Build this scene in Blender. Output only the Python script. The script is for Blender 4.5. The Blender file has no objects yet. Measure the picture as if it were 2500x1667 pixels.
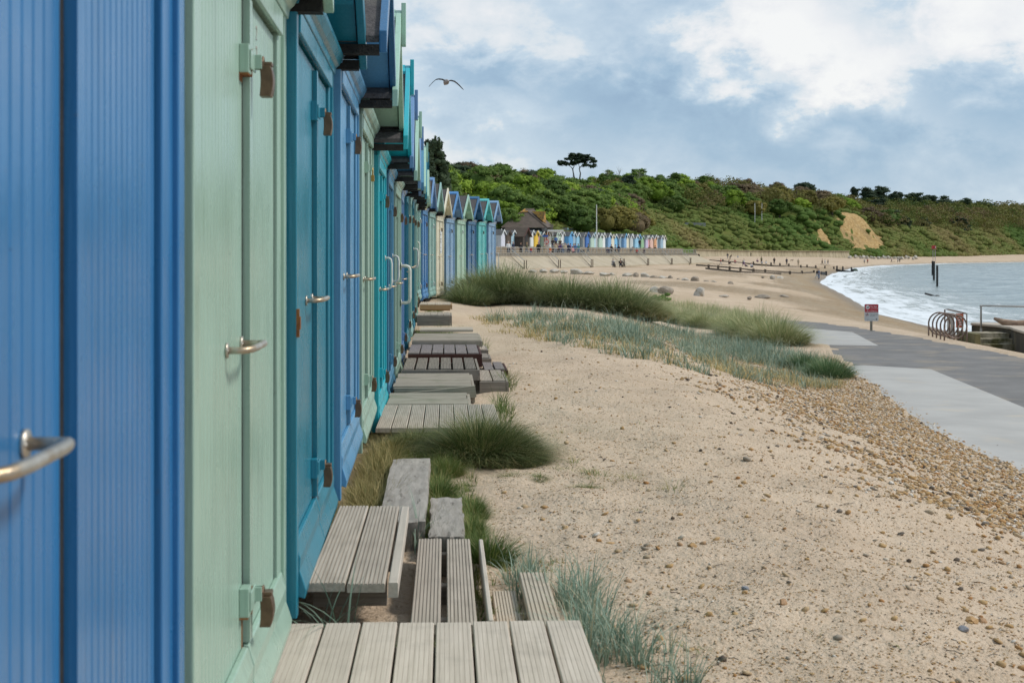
import bpy, bmesh, math, random
import numpy as np
from mathutils import Vector, Matrix, Euler
R = math.radians
random.seed(7); RS = np.random.RandomState(11)
S = bpy.context.scene
C = S.collection

# ------------------------------------------------------------------ camera
F = 3472.0; HZ = 620.0; EYE = 1.32          # focal length and horizon in photograph pixels (2500 wide)
cd = bpy.data.cameras.new('camera'); cam = bpy.data.objects.new('camera', cd); C.objects.link(cam)
cd.lens = 50; cd.sensor_width = 36; cd.shift_y = -(833.5-HZ)/2500
cd.clip_start = 0.05; cd.clip_end = 6000
cd.dof.use_dof = True; cd.dof.focus_distance = 13.0; cd.dof.aperture_fstop = 9.0
cam.location = (0, 0, EYE); cam.rotation_euler = (R(90), 0, 0)
S.camera = cam
S.view_settings.view_transform = 'Standard'; S.view_settings.look = 'None'
S.view_settings.exposure = 0.20; S.view_settings.gamma = 1.0

# ------------------------------------------------------------------ sun
SUN_DIR = Vector((0.80, -0.02, 0.90)).normalized()      # towards the sun
sd = bpy.data.lights.new('sun', 'SUN'); sd.energy = 2.3; sd.angle = R(9); sd.color = (1.0, 0.955, 0.885)
so = bpy.data.objects.new('sun', sd); C.objects.link(so)
so.rotation_euler = SUN_DIR.to_track_quat('Z', 'Y').to_euler()

# ------------------------------------------------------------------ node helper
class NT:
    def __init__(s, tree): s.t = tree; s.n = tree.nodes; s.l = tree.links
    def add(s, typ, **kw):
        n = s.n.new(typ)
        for k, v in kw.items(): setattr(n, k, v)
        return n
    def put(s, sock, v):
        if hasattr(v, 'is_output') or isinstance(v, bpy.types.NodeSocket): s.l.new(v, sock)
        elif isinstance(v, (tuple, list)) and len(v) == 3 and sock.type == 'RGBA': sock.default_value = (*v, 1)
        else: sock.default_value = v
    def m(s, op, a, b=0.0, c=None, clamp=False):
        n = s.add('ShaderNodeMath', operation=op, use_clamp=clamp)
        s.put(n.inputs[0], a); s.put(n.inputs[1], b)
        if c is not None: s.put(n.inputs[2], c)
        return n.outputs[0]
    def vm(s, op, a, b):
        n = s.add('ShaderNodeVectorMath', operation=op); s.put(n.inputs[0], a); s.put(n.inputs[1], b); return n.outputs[0]
    def noise(s, vec, scale, detail=4, rough=0.55, dist=0.0):
        n = s.add('ShaderNodeTexNoise'); n.inputs['Scale'].default_value = scale
        n.inputs['Detail'].default_value = detail; n.inputs['Roughness'].default_value = rough
        n.inputs['Distortion'].default_value = dist
        if vec is not None: s.l.new(vec, n.inputs['Vector'])
        return n.outputs['Fac']
    def mix(s, f, a, b, mode='MIX'):
        n = s.add('ShaderNodeMix', data_type='RGBA', blend_type=mode)
        s.put(n.inputs[0], f); s.put(n.inputs[6], a); s.put(n.inputs[7], b); return n.outputs[2]
    def ramp(s, f, stops, interp='LINEAR'):
        n = s.add('ShaderNodeValToRGB'); s.put(n.inputs[0], f); r = n.color_ramp; r.interpolation = interp
        while len(r.elements) < len(stops): r.elements.new(0.5)
        for e, (p, c) in zip(r.elements, stops):
            e.position = p; e.color = (*c, 1) if len(c) == 3 else c
        return n.outputs[0]
    def rng(s, v, a, b, c=0.0, d=1.0, smooth=False):
        n = s.add('ShaderNodeMapRange'); n.clamp = True
        if smooth: n.interpolation_type = 'SMOOTHSTEP'
        s.put(n.inputs[0], v)
        for i, x in enumerate((a, b, c, d)): n.inputs[i+1].default_value = x
        return n.outputs[0]

# ------------------------------------------------------------------ sky: Nishita air with broken cloud over most of it
W = bpy.data.worlds.new('World'); S.world = W; W.use_nodes = True
t = NT(W.node_tree); t.n.clear()
out = t.add('ShaderNodeOutputWorld')
sky = t.add('ShaderNodeTexSky', sky_type='NISHITA'); sky.sun_disc = False
sky.sun_elevation = math.asin(SUN_DIR.z); sky.sun_rotation = math.atan2(SUN_DIR.x, SUN_DIR.y)
bg1 = t.add('ShaderNodeBackground'); t.put(bg1.inputs[0], sky.outputs[0]); bg1.inputs[1].default_value = 0.10
gen = t.add('ShaderNodeTexCoord').outputs['Generated']
sx = t.add('ShaderNodeSeparateXYZ'); t.put(sx.inputs[0], gen)
u0 = t.m('ARCTAN2', sx.outputs[0], sx.outputs[1]); v0 = sx.outputs[2]
mp = t.add('ShaderNodeMapping'); mp.inputs['Scale'].default_value = (1, 1, 1.45); t.put(mp.inputs[0], gen)
big = t.noise(mp.outputs[0], 8, 7, 0.6, 0.2)
mid = t.noise(mp.outputs[0], 15, 10, 0.60, 0.15)
mp2 = t.add('ShaderNodeMapping'); mp2.inputs['Location'].default_value = (5.2, 1.3, 3.1); mp2.inputs['Scale'].default_value = (1, 1, 1.8); t.put(mp2.inputs[0], gen)
oth = t.noise(mp2.outputs[0], 24, 8, 0.6, 0.2)
u = t.m('MULTIPLY_ADD', t.m('SUBTRACT', mid, 0.5), 0.16, u0)
v = t.m('MULTIPLY_ADD', t.m('SUBTRACT', oth, 0.5), 0.07, v0)
def gauss(uc, vc, su, sv, k=0.0, amp=1.0):
    du = t.m('SUBTRACT', u, uc); dv = t.m('SUBTRACT', t.m('SUBTRACT', v, vc), t.m('MULTIPLY', du, k))
    a = t.m('POWER', t.m('ABSOLUTE', t.m('DIVIDE', du, su)), 2.4); b = t.m('POWER', t.m('ABSOLUTE', t.m('DIVIDE', dv, sv)), 2.4)
    return t.m('MULTIPLY', t.m('EXPONENT', t.m('MULTIPLY', t.m('ADD', a, b), -1.0)), amp)
val = t.m('MULTIPLY_ADD', t.m('SUBTRACT', big, 0.5), 0.55, 0.54)
val = t.m('MULTIPLY_ADD', t.m('SUBTRACT', mid, 0.5), 0.95, val); val = t.m('MULTIPLY_ADD', t.m('SUBTRACT', oth, 0.5), 0.45, val)
for g in [(-0.06, .15, .11, .05, 0, .16), (-.04, .068, .10, .014, 0, .24), (.0, .10, .06, .012, 0, .10),
          (.175, .150, .050, .026, .1, .50), (.245, .125, .045, .022, -.2, .36), (.33, .148, .06, .028, 0, .40), (.21, .108, .03, .012, .3, .22), (.22, .180, .12, .012, 0, .12),
          (.15, .112, .03, .010, 0, .30), (.295, .086, .03, .012, -.3, .16),
          (.04, .118, .11, .018, -.12, -.30), (.11, .100, .07, .018, .05, -.26), (.09, .135, .035, .012, .3, -.16),
          (.24, .088, .05, .016, .25, -.22), (.33, .092, .06, .026, 0, -.26), (.13, .072, .12, .016, 0, -.22), (.28, .05, .14, .02, 0, -.04), (-.03, .125, .03, .008, 0, -.2)]:
    val = t.m('ADD', val, gauss(*g))
col = t.ramp(t.m('MAXIMUM', val, 0.0), [(0.0, (.33, .48, .66)), (.25, (.41, .575, .745)), (.48, (.55, .69, .83)), (.60, (.64, .77, .89)), (.68, (.80, .87, .93)), (.84, (.97, .98, 1.0)), (1.0, (1.06, 1.06, 1.05))])
bg2 = t.add('ShaderNodeBackground'); t.put(bg2.inputs[0], col); bg2.inputs[1].default_value = 0.80
mx = t.add('ShaderNodeMixShader'); mx.inputs[0].default_value = 0.90
t.l.new(bg1.outputs[0], mx.inputs[1]); t.l.new(bg2.outputs[0], mx.inputs[2]); t.l.new(mx.outputs[0], out.inputs[0])

# ------------------------------------------------------------------ materials
MATS = {}
def mat(name, c1, c2=None, scale=6, rough=.6, bump=0.0, bscale=40, stretch=(1, 1, 1), attr=None, metal=0.0, spec=.5,
        detail=5, lo=.35, hi=.65, c3=None, scale3=2, t3=(.6, .75), coord='Object', trans=0.0):
    if name in MATS: return MATS[name]
    m = bpy.data.materials.new(name); m.use_nodes = True; q = NT(m.node_tree); b = q.n['Principled BSDF']
    b.inputs['Roughness'].default_value = rough; b.inputs['Metallic'].default_value = metal
    b.inputs['Specular IOR Level'].default_value = spec
    tc = q.add('ShaderNodeTexCoord').outputs[coord]
    mp = q.add('ShaderNodeMapping'); mp.inputs['Scale'].default_value = stretch; q.put(mp.inputs[0], tc); vec = mp.outputs[0]
    c = c1
    if c2:
        f = q.noise(vec, scale, detail); f = q.rng(f, lo, hi); c = q.mix(f, c1, c2)
    if attr:
        a = q.add('ShaderNodeAttribute', attribute_name='var').outputs['Fac']
        c = q.ramp(a, attr) if not c2 else q.mix(.5, q.ramp(a, attr), c)
    if c3:
        f3 = q.rng(q.noise(vec, scale3, 6), *t3); c = q.mix(f3, c, c3)
    q.put(b.inputs['Base Color'], c)
    if bump:
        bn = q.add('ShaderNodeBump'); bn.inputs['Strength'].default_value = bump; bn.inputs['Distance'].default_value = .01
        q.put(bn.inputs['Height'], q.noise(vec, bscale, 6)); q.l.new(bn.outputs[0], b.inputs['Normal'])
    if trans:
        b.inputs['Transmission Weight'].default_value = 0
    MATS[name] = m; return m
def L(r, g, b):      # sRGB 0-255 -> linear
    f = lambda c: (c/255/12.92) if c/255 <= .04045 else ((c/255+.055)/1.055)**2.4
    return (f(r), f(g), f(b))
def paint(name, c, rough=.24):
    """gloss exterior paint: brush streaks along the boards, faint chalking and mottling"""
    if name in MATS: return MATS[name]
    m = bpy.data.materials.new(name); m.use_nodes = True; q = NT(m.node_tree); b = q.n['Principled BSDF']
    tc = q.add('ShaderNodeTexCoord').outputs['Object']
    mp = q.add('ShaderNodeMapping'); mp.inputs['Scale'].default_value = (30, 30, 1.2); q.put(mp.inputs[0], tc)
    st = q.noise(mp.outputs[0], 3, 5); bl = q.noise(tc, 2.2, 5); fine = q.noise(tc, 60, 3)
    dk = tuple(x*.90 for x in c); lt = tuple(min(1, x*1.08+.015) for x in c)
    k = q.mix(q.rng(st, .3, .7), dk, lt); k = q.mix(q.rng(bl, .35, .7, 0, .35), k, lt)
    gm_ = q.add('ShaderNodeMapping'); gm_.inputs['Scale'].default_value = (9, 9, .55); q.put(gm_.inputs[0], tc); gr_ = q.noise(gm_.outputs[0], 1.6, 6, .6, .2)
    k = q.mix(q.rng(gr_, .56, .74, 0, .40), k, tuple(x*.55+.03 for x in c)); k = q.mix(q.rng(gr_, .40, .28, 0, .22), k, tuple(min(1, x*1.15+.06) for x in c))
    vo_ = q.add('ShaderNodeTexVoronoi'); vo_.inputs['Scale'].default_value = 11; q.put(vo_.inputs['Vector'], tc); k = q.mix(q.m('MULTIPLY', q.m('LESS_THAN', vo_.outputs['Distance'], .028), .55), k, tuple(x*.25+.01 for x in c))
    chip = q.rng(q.noise(tc, 38, 2), .735, .76); k = q.mix(q.m('MULTIPLY', chip, .18), k, (.10, .085, .06))
    q.put(b.inputs['Base Color'], k)
    q.put(b.inputs['Roughness'], q.rng(bl, .3, .7, rough-.06, rough+.14))
    bn = q.add('ShaderNodeBump'); bn.inputs['Strength'].default_value = .22; bn.inputs['Distance'].default_value = .004
    q.put(bn.inputs['Height'], q.m('ADD', st, q.m('MULTIPLY', fine, .35))); q.l.new(bn.outputs[0], b.inputs['Normal'])
    MATS[name] = m; return m

# ------------------------------------------------------------------ mesh helpers
def np_mesh(name, verts, polys, material=None, smooth=False, attrs=None):
    """polys: list of (N,k) index arrays"""
    me = bpy.data.meshes.new(name)
    verts = np.asarray(verts, dtype=np.float32)
    me.vertices.add(len(verts)); me.vertices.foreach_set('co', verts.ravel())
    idx = np.concatenate([p.ravel() for p in polys if len(p)]).astype(np.int32)
    tot = np.concatenate([np.full(len(p), p.shape[1]) for p in polys if len(p)]).astype(np.int32)
    st = np.concatenate([[0], np.cumsum(tot)[:-1]]).astype(np.int32)
    me.loops.add(len(idx)); me.loops.foreach_set('vertex_index', idx)
    me.polygons.add(len(tot)); me.polygons.foreach_set('loop_start', st); me.polygons.foreach_set('loop_total', tot)
    if smooth: me.polygons.foreach_set('use_smooth', np.ones(len(tot), dtype=bool))
    for k, v in (attrs or {}).items():
        a = me.attributes.new(k, 'FLOAT', 'POINT'); a.data.foreach_set('value', np.asarray(v, dtype=np.float32))
    me.update(calc_edges=True)
    if material: me.materials.append(material)
    return me
def link(name, me, parent=None):
    o = bpy.data.objects.new(name, me); C.objects.link(o)
    if parent: o.parent = parent
    return o
class MB:
    """collects solids into one mesh"""
    def __init__(s): s.v = []; s.f = []
    def raw(s, vs, fs, M=None):
        n = len(s.v)
        s.v += [tuple((M @ Vector(p)) if M else p) for p in vs]; s.f += [tuple(i+n for i in f) for f in fs]; return s
    def box(s, x0, x1, y0, y1, z0, z1, M=None):
        vs = [(x, y, z) for x in (x0, x1) for y in (y0, y1) for z in (z0, z1)]
        return s.raw(vs, [(0, 1, 3, 2), (4, 6, 7, 5), (0, 4, 5, 1), (2, 3, 7, 6), (0, 2, 6, 4), (1, 5, 7, 3)], M)
    def prism(s, pts, a, b, axis='y', M=None):
        """pts: closed polygon of 2-D points in the two other axes, extruded a..b along axis"""
        mk = {'x': lambda p, w: (w, p[0], p[1]), 'y': lambda p, w: (p[0], w, p[1]), 'z': lambda p, w: (p[0], p[1], w)}[axis]
        n = len(pts); vs = [mk(p, a) for p in pts]+[mk(p, b) for p in pts]
        return s.raw(vs, [tuple(range(n))[::-1], tuple(range(n, 2*n))]+[(i, (i+1) % n, n+(i+1) % n, n+i) for i in range(n)], M)
    def tube(s, pts, r, seg=8, M=None, cap=True):
        P_ = [Vector(p) for p in pts]; n = len(P_); rs = r if isinstance(r, (list, tuple)) else [r]*n
        vs = []; up = None
        for i, p in enumerate(P_):
            d = (P_[min(i+1, n-1)]-P_[max(i-1, 0)]).normalized()
            if up is None: up = Vector((0, 0, 1)) if abs(d.z) < .9 else Vector((1, 0, 0))
            a = d.cross(up).normalized(); b = a.cross(d).normalized(); up = b
            vs += [p+rs[i]*(math.cos(2*math.pi*k/seg)*a+math.sin(2*math.pi*k/seg)*b) for k in range(seg)]
        fs = [(i*seg+k, i*seg+(k+1) % seg, (i+1)*seg+(k+1) % seg, (i+1)*seg+k) for i in range(n-1) for k in range(seg)]
        if cap: fs += [tuple(range(seg))[::-1], tuple(range((n-1)*seg, n*seg))]
        return s.raw([tuple(x) for x in vs], fs, M)
    def ico(s, c, r, sub=1, M=None, noise=0.0, seed=0):
        bm = bmesh.new(); bmesh.ops.create_icosphere(bm, subdivisions=sub, radius=1.0)
        rr = r if isinstance(r, (tuple, list)) else (r, r, r); rnd = random.Random(seed)
        vs = [(c[0]+v.co.x*rr[0]*(1+noise*(rnd.random()-.5)), c[1]+v.co.y*rr[1]*(1+noise*(rnd.random()-.5)), c[2]+v.co.z*rr[2]*(1+noise*(rnd.random()-.5))) for v in bm.verts]
        fs = [tuple(v.index for v in f.verts) for f in bm.faces]; bm.free(); return s.raw(vs, fs, M)
    def mesh(s, name, material=None, smooth=False, recalc=True):
        me = bpy.data.meshes.new(name); me.from_pydata(s.v, [], s.f)
        if recalc:
            bm = bmesh.new(); bm.from_mesh(me); bmesh.ops.recalc_face_normals(bm, faces=bm.faces); bm.to_mesh(me); bm.free()
        if smooth: me.polygons.foreach_set('use_smooth', [True]*len(me.polygons))
        if material: me.materials.append(material)
        me.update(); return me
    def build(s, name, material, parent=None, smooth=False, bevel=0.0):
        o = link(name, s.mesh(name, material, smooth), parent)
        if bevel:
            b = o.modifiers.new('bevel', 'BEVEL'); b.width = bevel; b.segments = 2; b.limit_method = 'ANGLE'; b.angle_limit = R(40)
        return o
def tag(o, label=None, cat=None, group=None, kind=None):
    if label: o['label'] = label
    if cat: o['category'] = cat
    if group: o['group'] = group
    if kind: o['kind'] = kind
    return o
def thing(name, label, cat, loc=(0, 0, 0), rz=0.0, group=None, scale=None):
    o = bpy.data.objects.new(name, None); C.objects.link(o); o.location = loc; o.rotation_euler = (0, 0, rz)
    o.empty_display_size = .2
    if scale: o.scale = (scale,)*3
    return tag(o, label, cat, group)
def copy_tree(o, parent=None):
    kids = [c for c in o.children]
    c = o.copy(); C.objects.link(c)
    if parent: c.parent = parent
    for k in kids: copy_tree(k, c)
    return c
def set_mat(o, m):
    if o.material_slots:
        o.material_slots[0].link = 'OBJECT'; o.material_slots[0].material = m

# ------------------------------------------------------------------ numpy value noise
_perm = RS.rand(256, 256)
def vnoise(x, y):
    xi = np.floor(x).astype(int); yi = np.floor(y).astype(int); fx = x-xi; fy = y-yi
    fx = fx*fx*(3-2*fx); fy = fy*fy*(3-2*fy)
    a = _perm[xi & 255, yi & 255]; b = _perm[(xi+1) & 255, yi & 255]; c = _perm[xi & 255, (yi+1) & 255]; d = _perm[(xi+1) & 255, (yi+1) & 255]
    return (a*(1-fx)+b*fx)*(1-fy)+(c*(1-fx)+d*fx)*fy-.5
def fbm(x, y, o=4):
    s = 0; a = 1.0
    for i in range(o): s = s+a*vnoise(x*2**i+17*i, y*2**i+9*i); a *= .5
    return s
def sstep(t): t = np.clip(t, 0, 1); return t*t*(3-2*t)

# ------------------------------------------------------------------ terrain functions
ZS = EYE-4.40                                             # sea level
SHORE = np.array([(21, -200), (22, -60), (22.5, 20), (23, 55), (24, 75), (25.3, 86), (26.8, 105), (35.6, 153), (47, 218), (68, 305),
                  (104, 436), (141, 545), (201, 664), (275, 764), (420, 900), (800, 1150), (2600, 2000)], dtype=float)
def shore_d(x, y):
    """signed distance to the waterline, positive inland"""
    x = np.asarray(x, float); y = np.asarray(y, float); best = np.full(x.shape, 1e9); sg = np.ones(x.shape)
    for (ax, ay), (bx, by) in zip(SHORE[:-1], SHORE[1:]):
        dx, dy = bx-ax, by-ay; tt = np.clip(((x-ax)*dx+(y-ay)*dy)/(dx*dx+dy*dy), 0, 1)
        qx = x-ax-tt*dx; qy = y-ay-tt*dy; d = np.hypot(qx, qy); cr = dx*(y-ay)-dy*(x-ax)
        m = d < best; best = np.where(m, d, best); sg = np.where(m, np.sign(cr), sg)
    return best*sg
def gz(x, y):
    x = np.asarray(x, float); y = np.asarray(y, float)
    d = shore_d(x, y)
    far = ZS+np.where(d > 0, 2.75*(1-np.exp(-d/13.0)), .10*np.maximum(d, -40))
    far = far+np.clip(.030*(d-25), 0, 1.35)*sstep((y-200)/200)
    near = -1.22*sstep((x-.9)/5.4)+.03*sstep((x+2)/3)
    wx = sstep((x-12.4)/3.0)
    near = near*(1-wx)+np.minimum(far, near)*wx
    near = near+.22*sstep((y-20)/12)*sstep((-.4-x)/1.6)*(1-sstep((y-48)/6))
    # marram dune hump
    cx = -1.5+(38-y)*.84
    near = near+.16*np.exp(-((y-38+.55*(x+1.5)/1)/3.0)**2)*sstep((x+2)/1.5)*(1-sstep((x-6)/1.2))
    w = sstep((y-46)/34)
    return near*(1-w)+far*w
PAVED = [[(6.2, -30), (6.0, 19), (6.5, 22.9), (7.6, 32), (8.2, 37), (9.0, 41), (9.6, 45.5), (9.0, 52), (6.5, 59), (8, 62), (11.6, 52), (12.2, 44), (12.4, 34), (12.6, 20), (12.8, -30)],
         [(6.0, -30), (5.75, 12), (5.8, 19), (6.3, 22.9), (7.3, 31.5), (7.9, 32.0), (9.1, 30.9), (8.35, 23.2), (8.2, 12), (8.2, -30)],
         [(8.3, 39.2), (10.0, 38.8), (10.9, 45.5), (10.1, 47.5), (9.0, 48), (8.6, 43)]]
def in_poly(x, y, poly):
    c = np.zeros(np.shape(x), bool); j = len(poly)-1
    for i in range(len(poly)):
        (xi, yi), (xj, yj) = poly[i], poly[j]
        if yi != yj: c ^= ((yi > y) != (yj > y)) & (x < (xj-xi)*(y-yi)/(yj-yi)+xi)
        j = i
    return c
def gzf(x, y):
    """terrain with its small relief"""
    x = np.asarray(x, float); y = np.asarray(y, float)
    z = gz(x, y); d = shore_d(x, y)
    path = sstep((x-4.9)/.8)*(1-sstep((x-13.2)/.8))*(1-sstep((y-62)/8))
    k = (1-path)*sstep(d/3)
    near = 1-sstep((y-14)/30)
    z = z+k*(.055*fbm(x*.8, y*.8, 3)+near*(.050*fbm(x*2.6, y*2.6, 3)+.024*np.minimum(fbm(x*7, y*7, 3), .12)+.010*fbm(x*19, y*19, 2)))
    z = z+k*sstep((y-60)/30)*.25*fbm(x*.06+3, y*.06, 4)
    # sand drifted a few centimetres deep up to and over the ragged edge of the paving
    m = (x > 4.2) & (x < 14) & (y < 68); ins = np.zeros(x.shape, bool)
    wx = x+.28*fbm(x*1.3, y*.9, 3); wy = y+.5*fbm(x*1.1+7, y*.7, 3)
    for poly in PAVED: ins |= m & in_poly(wx, wy, poly)
    return z+np.where(ins, 0, .030*sstep((x-3.6)/1.5)*(1-sstep((x-15)/3))*(1-sstep((y-66)/6)))
_ys = np.geomspace(1.5, 1800, 5000)
def hit(px, py, top=None):
    """where the view ray through photograph pixel (px,py) meets the ground"""
    xs = (px-1250)/F*_ys; zs = EYE+(HZ-py)/F*_ys
    below = np.nonzero(zs < gz(xs, _ys))[0]
    i = below[0] if len(below) else len(_ys)-1
    return float(xs[i]), float(_ys[i]), float(gz(xs[i], _ys[i]))
def P(px, py, Y): return Vector(((px-1250)/F*Y, Y, EYE+(HZ-py)/F*Y))
# ================================================================== SETTING
# ---- ground sheet (a fan of cells that grow with distance, reaching the horizon)
rows = [0.6]
while rows[-1] < 3500:
    r = rows[-1]; k = .02 if r < 8 else (.0052 if r < 24 else (.008 if r < 70 else .016)); rows.append(r*(1+k))
rows = np.array(rows)
tc_ = np.concatenate([np.linspace(-2.5, -.42, 26), np.arange(-.40, .42, .0045), np.linspace(.43, 2.5, 26)])
TY, TX = np.meshgrid(rows, tc_, indexing='ij')
GX = TX*TY; GY = TY-6.0
sd_ = shore_d(GX, GY)
GZ = gzf(GX, GY)
nr, nc = GX.shape
ii = np.arange(nr*nc).reshape(nr, nc)
quads = np.stack([ii[:-1, :-1], ii[:-1, 1:], ii[1:, 1:], ii[1:, :-1]], -1).reshape(-1, 4)
quads = quads[:, ::-1]
peb = sstep((GX-2.0)/2.2+.25*fbm(GX*.9, GY*.5, 3))*sstep((GY-7.2)/3.0)*(1-sstep((GX-12.5)/1))*(1-sstep((GY-36)/8))
gravel = sstep(1-(sd_-2)/9+.8*fbm(GX*.12, GY*.05, 3))*sstep((GY-42)/6+.4)*sstep((GX-8)/6)*(1-sstep((GY-330)/160))
gravel = np.maximum(gravel, .55*sstep((fbm(GX*.07, GY*.035, 4)-.05)*5)*sstep((GY-70)/40)*(1-sstep((GY-380)/100)))
wet = sstep(1-(sd_-.2)/2.2)
gm = bpy.data.materials.new('beach sand'); gm.use_nodes = True; q = NT(gm.node_tree); b = q.n['Principled BSDF']
pos = q.add('ShaderNodeNewGeometry').outputs['Position']
n1 = q.noise(pos, 1.1, 6); n2 = q.noise(pos, 9, 6); n3 = q.noise(pos, 75, 4)
c = q.mix(q.rng(n1, .3, .7), (.505, .39, .285), (.605, .482, .36))
c = q.mix(q.rng(n2, .35, .7, 0, .45), c, (.46, .345, .235))
c = q.mix(q.rng(n3, .57, .68, 0, .6), c, (.27, .18, .105)); c = q.mix(q.rng(q.noise(pos, 34, 5), .58, .68, 0, .35), c, (.33, .22, .12)); c = q.mix(q.rng(n3, .30, .36, .6, 0), c, (.72, .66, .56))
def at(nm): return q.add('ShaderNodeAttribute', attribute_name=nm).outputs['Fac']
vo = q.add('ShaderNodeTexVoronoi'); vo.inputs['Scale'].default_value = 24; q.put(vo.inputs['Vector'], pos)
vs_ = q.add('ShaderNodeSeparateColor'); q.put(vs_.inputs[0], vo.outputs['Color'])
shin = q.ramp(vs_.outputs[0], [(0, (.15, .11, .075)), (.25, (.42, .29, .15)), (.5, (.50, .38, .24)), (.75, (.32, .29, .25)), (.9, (.62, .56, .46)), (1, (.18, .18, .19))])
vo2 = q.add('ShaderNodeTexVoronoi'); vo2.inputs['Scale'].default_value = 5; q.put(vo2.inputs['Vector'], pos)
vs2 = q.add('ShaderNodeSeparateColor'); q.put(vs2.inputs[0], vo2.outputs['Color'])
shin = q.mix(q.rng(vs2.outputs[0], 0, 1, 0, .35), shin, (.30, .22, .14))
pk = q.m('GREATER_THAN', q.m('MULTIPLY_ADD', at('gravel'), 1.15, q.m('MULTIPLY', vs_.outputs[1], .9)), 1.0)
c = q.mix(pk, c, shin)
dist = q.rng(q.m('MULTIPLY', at('pebble'), 1.0), 0, 1, 0, .5)
c = q.mix(q.m('MULTIPLY', dist, q.m('GREATER_THAN', vs_.outputs[2], .45)), c, shin)
sdv = q.add('ShaderNodeCombineXYZ'); q.put(sdv.inputs[0], at('sd')); sp2 = q.add('ShaderNodeSeparateXYZ'); q.put(sp2.inputs[0], pos); q.put(sdv.inputs[1], q.m('MULTIPLY', sp2.outputs[1], .035))
strand = q.noise(sdv.outputs[0], .55, 7, .65, .3); patchy = q.noise(pos, .14, 7, .62)
gmask = q.m('MULTIPLY', q.rng(q.m('ADD', q.m('MULTIPLY', strand, .6), q.m('MULTIPLY', patchy, .7)), .55, .74), at('farz'))
gmean = q.mix(q.rng(q.noise(pos, 3.2, 5, .7), .35, .65), (.24, .165, .095), (.47, .35, .225))
c = q.mix(q.m('MULTIPLY', gmask, q.m('MULTIPLY_ADD', at('gravel'), .55, .42)), c, gmean)
c = q.mix(q.m('MULTIPLY', at('wet'), .75), c, (.20, .15, .10))
q.put(b.inputs['Base Color'], c); q.put(b.inputs['Roughness'], q.rng(at('wet'), 0, 1, .9, .35)); b.inputs['Specular IOR Level'].default_value = .1
bn = q.add('ShaderNodeBump'); bn.inputs['Strength'].default_value = 1.0; bn.inputs['Distance'].default_value = .018
h = q.m('ADD', q.m('MULTIPLY', n3, .5), q.m('MULTIPLY', q.noise(pos, 26, 5), 1.3)); h = q.m('ADD', h, q.m('MULTIPLY', pk, q.m('MULTIPLY', vo.outputs['Distance'], -2.2)))
q.put(bn.inputs['Height'], h); q.l.new(bn.outputs[0], b.inputs['Normal'])
GME = np_mesh('ground', np.stack([GX, GY, GZ], -1).reshape(-1, 3), [quads], gm, True, {'pebble': peb.ravel(), 'gravel': gravel.ravel(), 'wet': wet.ravel(), 'sd': sd_.ravel(), 'farz': sstep((GY-40)/25).ravel()})
tag(link('ground', GME), kind='structure')

# ---- path: dark asphalt with pale concrete strip, laid as sheets on the ground
def sheet(name, poly, m, lift, step=.35):
    """triangulated sheet that follows the ground"""
    bm = bmesh.new(); vs = [bm.verts.new((x, y, 0)) for x, y in poly]; bm.faces.new(vs)
    xs = [p[0] for p in poly]; ys = [p[1] for p in poly]
    y = min(ys)+step
    while y < max(ys):
        bmesh.ops.bisect_plane(bm, geom=bm.verts[:]+bm.edges[:]+bm.faces[:], plane_co=(0, y, 0), plane_no=(0, 1, 0)); y += step*(1+max(0, y)/20)
    x = min(xs)+step
    while x < max(xs):
        bmesh.ops.bisect_plane(bm, geom=bm.verts[:]+bm.edges[:]+bm.faces[:], plane_co=(x, 0, 0), plane_no=(1, 0, 0)); x += step*1.6
    zz = gz(np.array([v.co.x for v in bm.verts]), np.array([v.co.y for v in bm.verts]))
    for v, z in zip(bm.verts, zz): v.co.z = z+lift
    bmesh.ops.triangulate(bm, faces=bm.faces); bmesh.ops.recalc_face_normals(bm, faces=bm.faces)
    for f in bm.faces:
        if f.normal.z < 0: f.normal_flip()
    me = bpy.data.meshes.new(name); bm.to_mesh(me); bm.free(); me.materials.append(m)
    return tag(link(name, me), kind='structure')
asphalt = mat('asphalt', (.135, .128, .122), (.18, .17, .162), 1.3, .85, .5, 160, c3=(.33, .27, .20), scale3=.8, t3=(.52, .80))
conc_pave = mat('pale concrete paving', (.35, .335, .315), (.41, .395, .37), 1.1, .85, .3, 120, c3=(.46, .40, .32), scale3=1.6, t3=(.58, .85))
sheet('path', PAVED[0], asphalt, .004)
sheet('pavement', PAVED[1], conc_pave, .009)
sheet('pavement', PAVED[2], conc_pave, .009)

# ---- sea
r2 = np.geomspace(8, 4000, 520); tcs = np.concatenate([np.linspace(-.05, .5, 330), np.linspace(.505, 2.6, 90)])
SYg, STg = np.meshgrid(r2, tcs, indexing='ij'); SX = STg*(SYg)+4; SYy = SYg-6
dsh = -shore_d(SX, SYy)
amp = sstep(dsh/25)*.07*(1-sstep((SYg-500)/300))
SZ = ZS+amp*(np.sin(dsh*1.15+2.2*fbm(SX*.05, SYy*.03, 3)*3)+1.8*fbm(SX*.5, SYy*.22, 3))
sw = bpy.data.materials.new('sea water'); sw.use_nodes = True; q = NT(sw.node_tree); b = q.n['Principled BSDF']
pos = q.add('ShaderNodeNewGeometry').outputs['Position']
mp = q.add('ShaderNodeMapping'); mp.inputs['Scale'].default_value = (.55, .28, 1); mp.inputs['Rotation'].default_value = (0, 0, R(-14)); q.put(mp.inputs[0], pos)
wv = q.noise(mp.outputs[0], 2.4, 6, .62, .4); wv2 = q.noise(mp.outputs[0], .7, 4, .6, .3)
mp3 = q.add('ShaderNodeMapping'); mp3.inputs['Scale'].default_value = (.16, .05, 1); mp3.inputs['Rotation'].default_value = (0, 0, R(-14)); q.put(mp3.inputs[0], pos)
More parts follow.
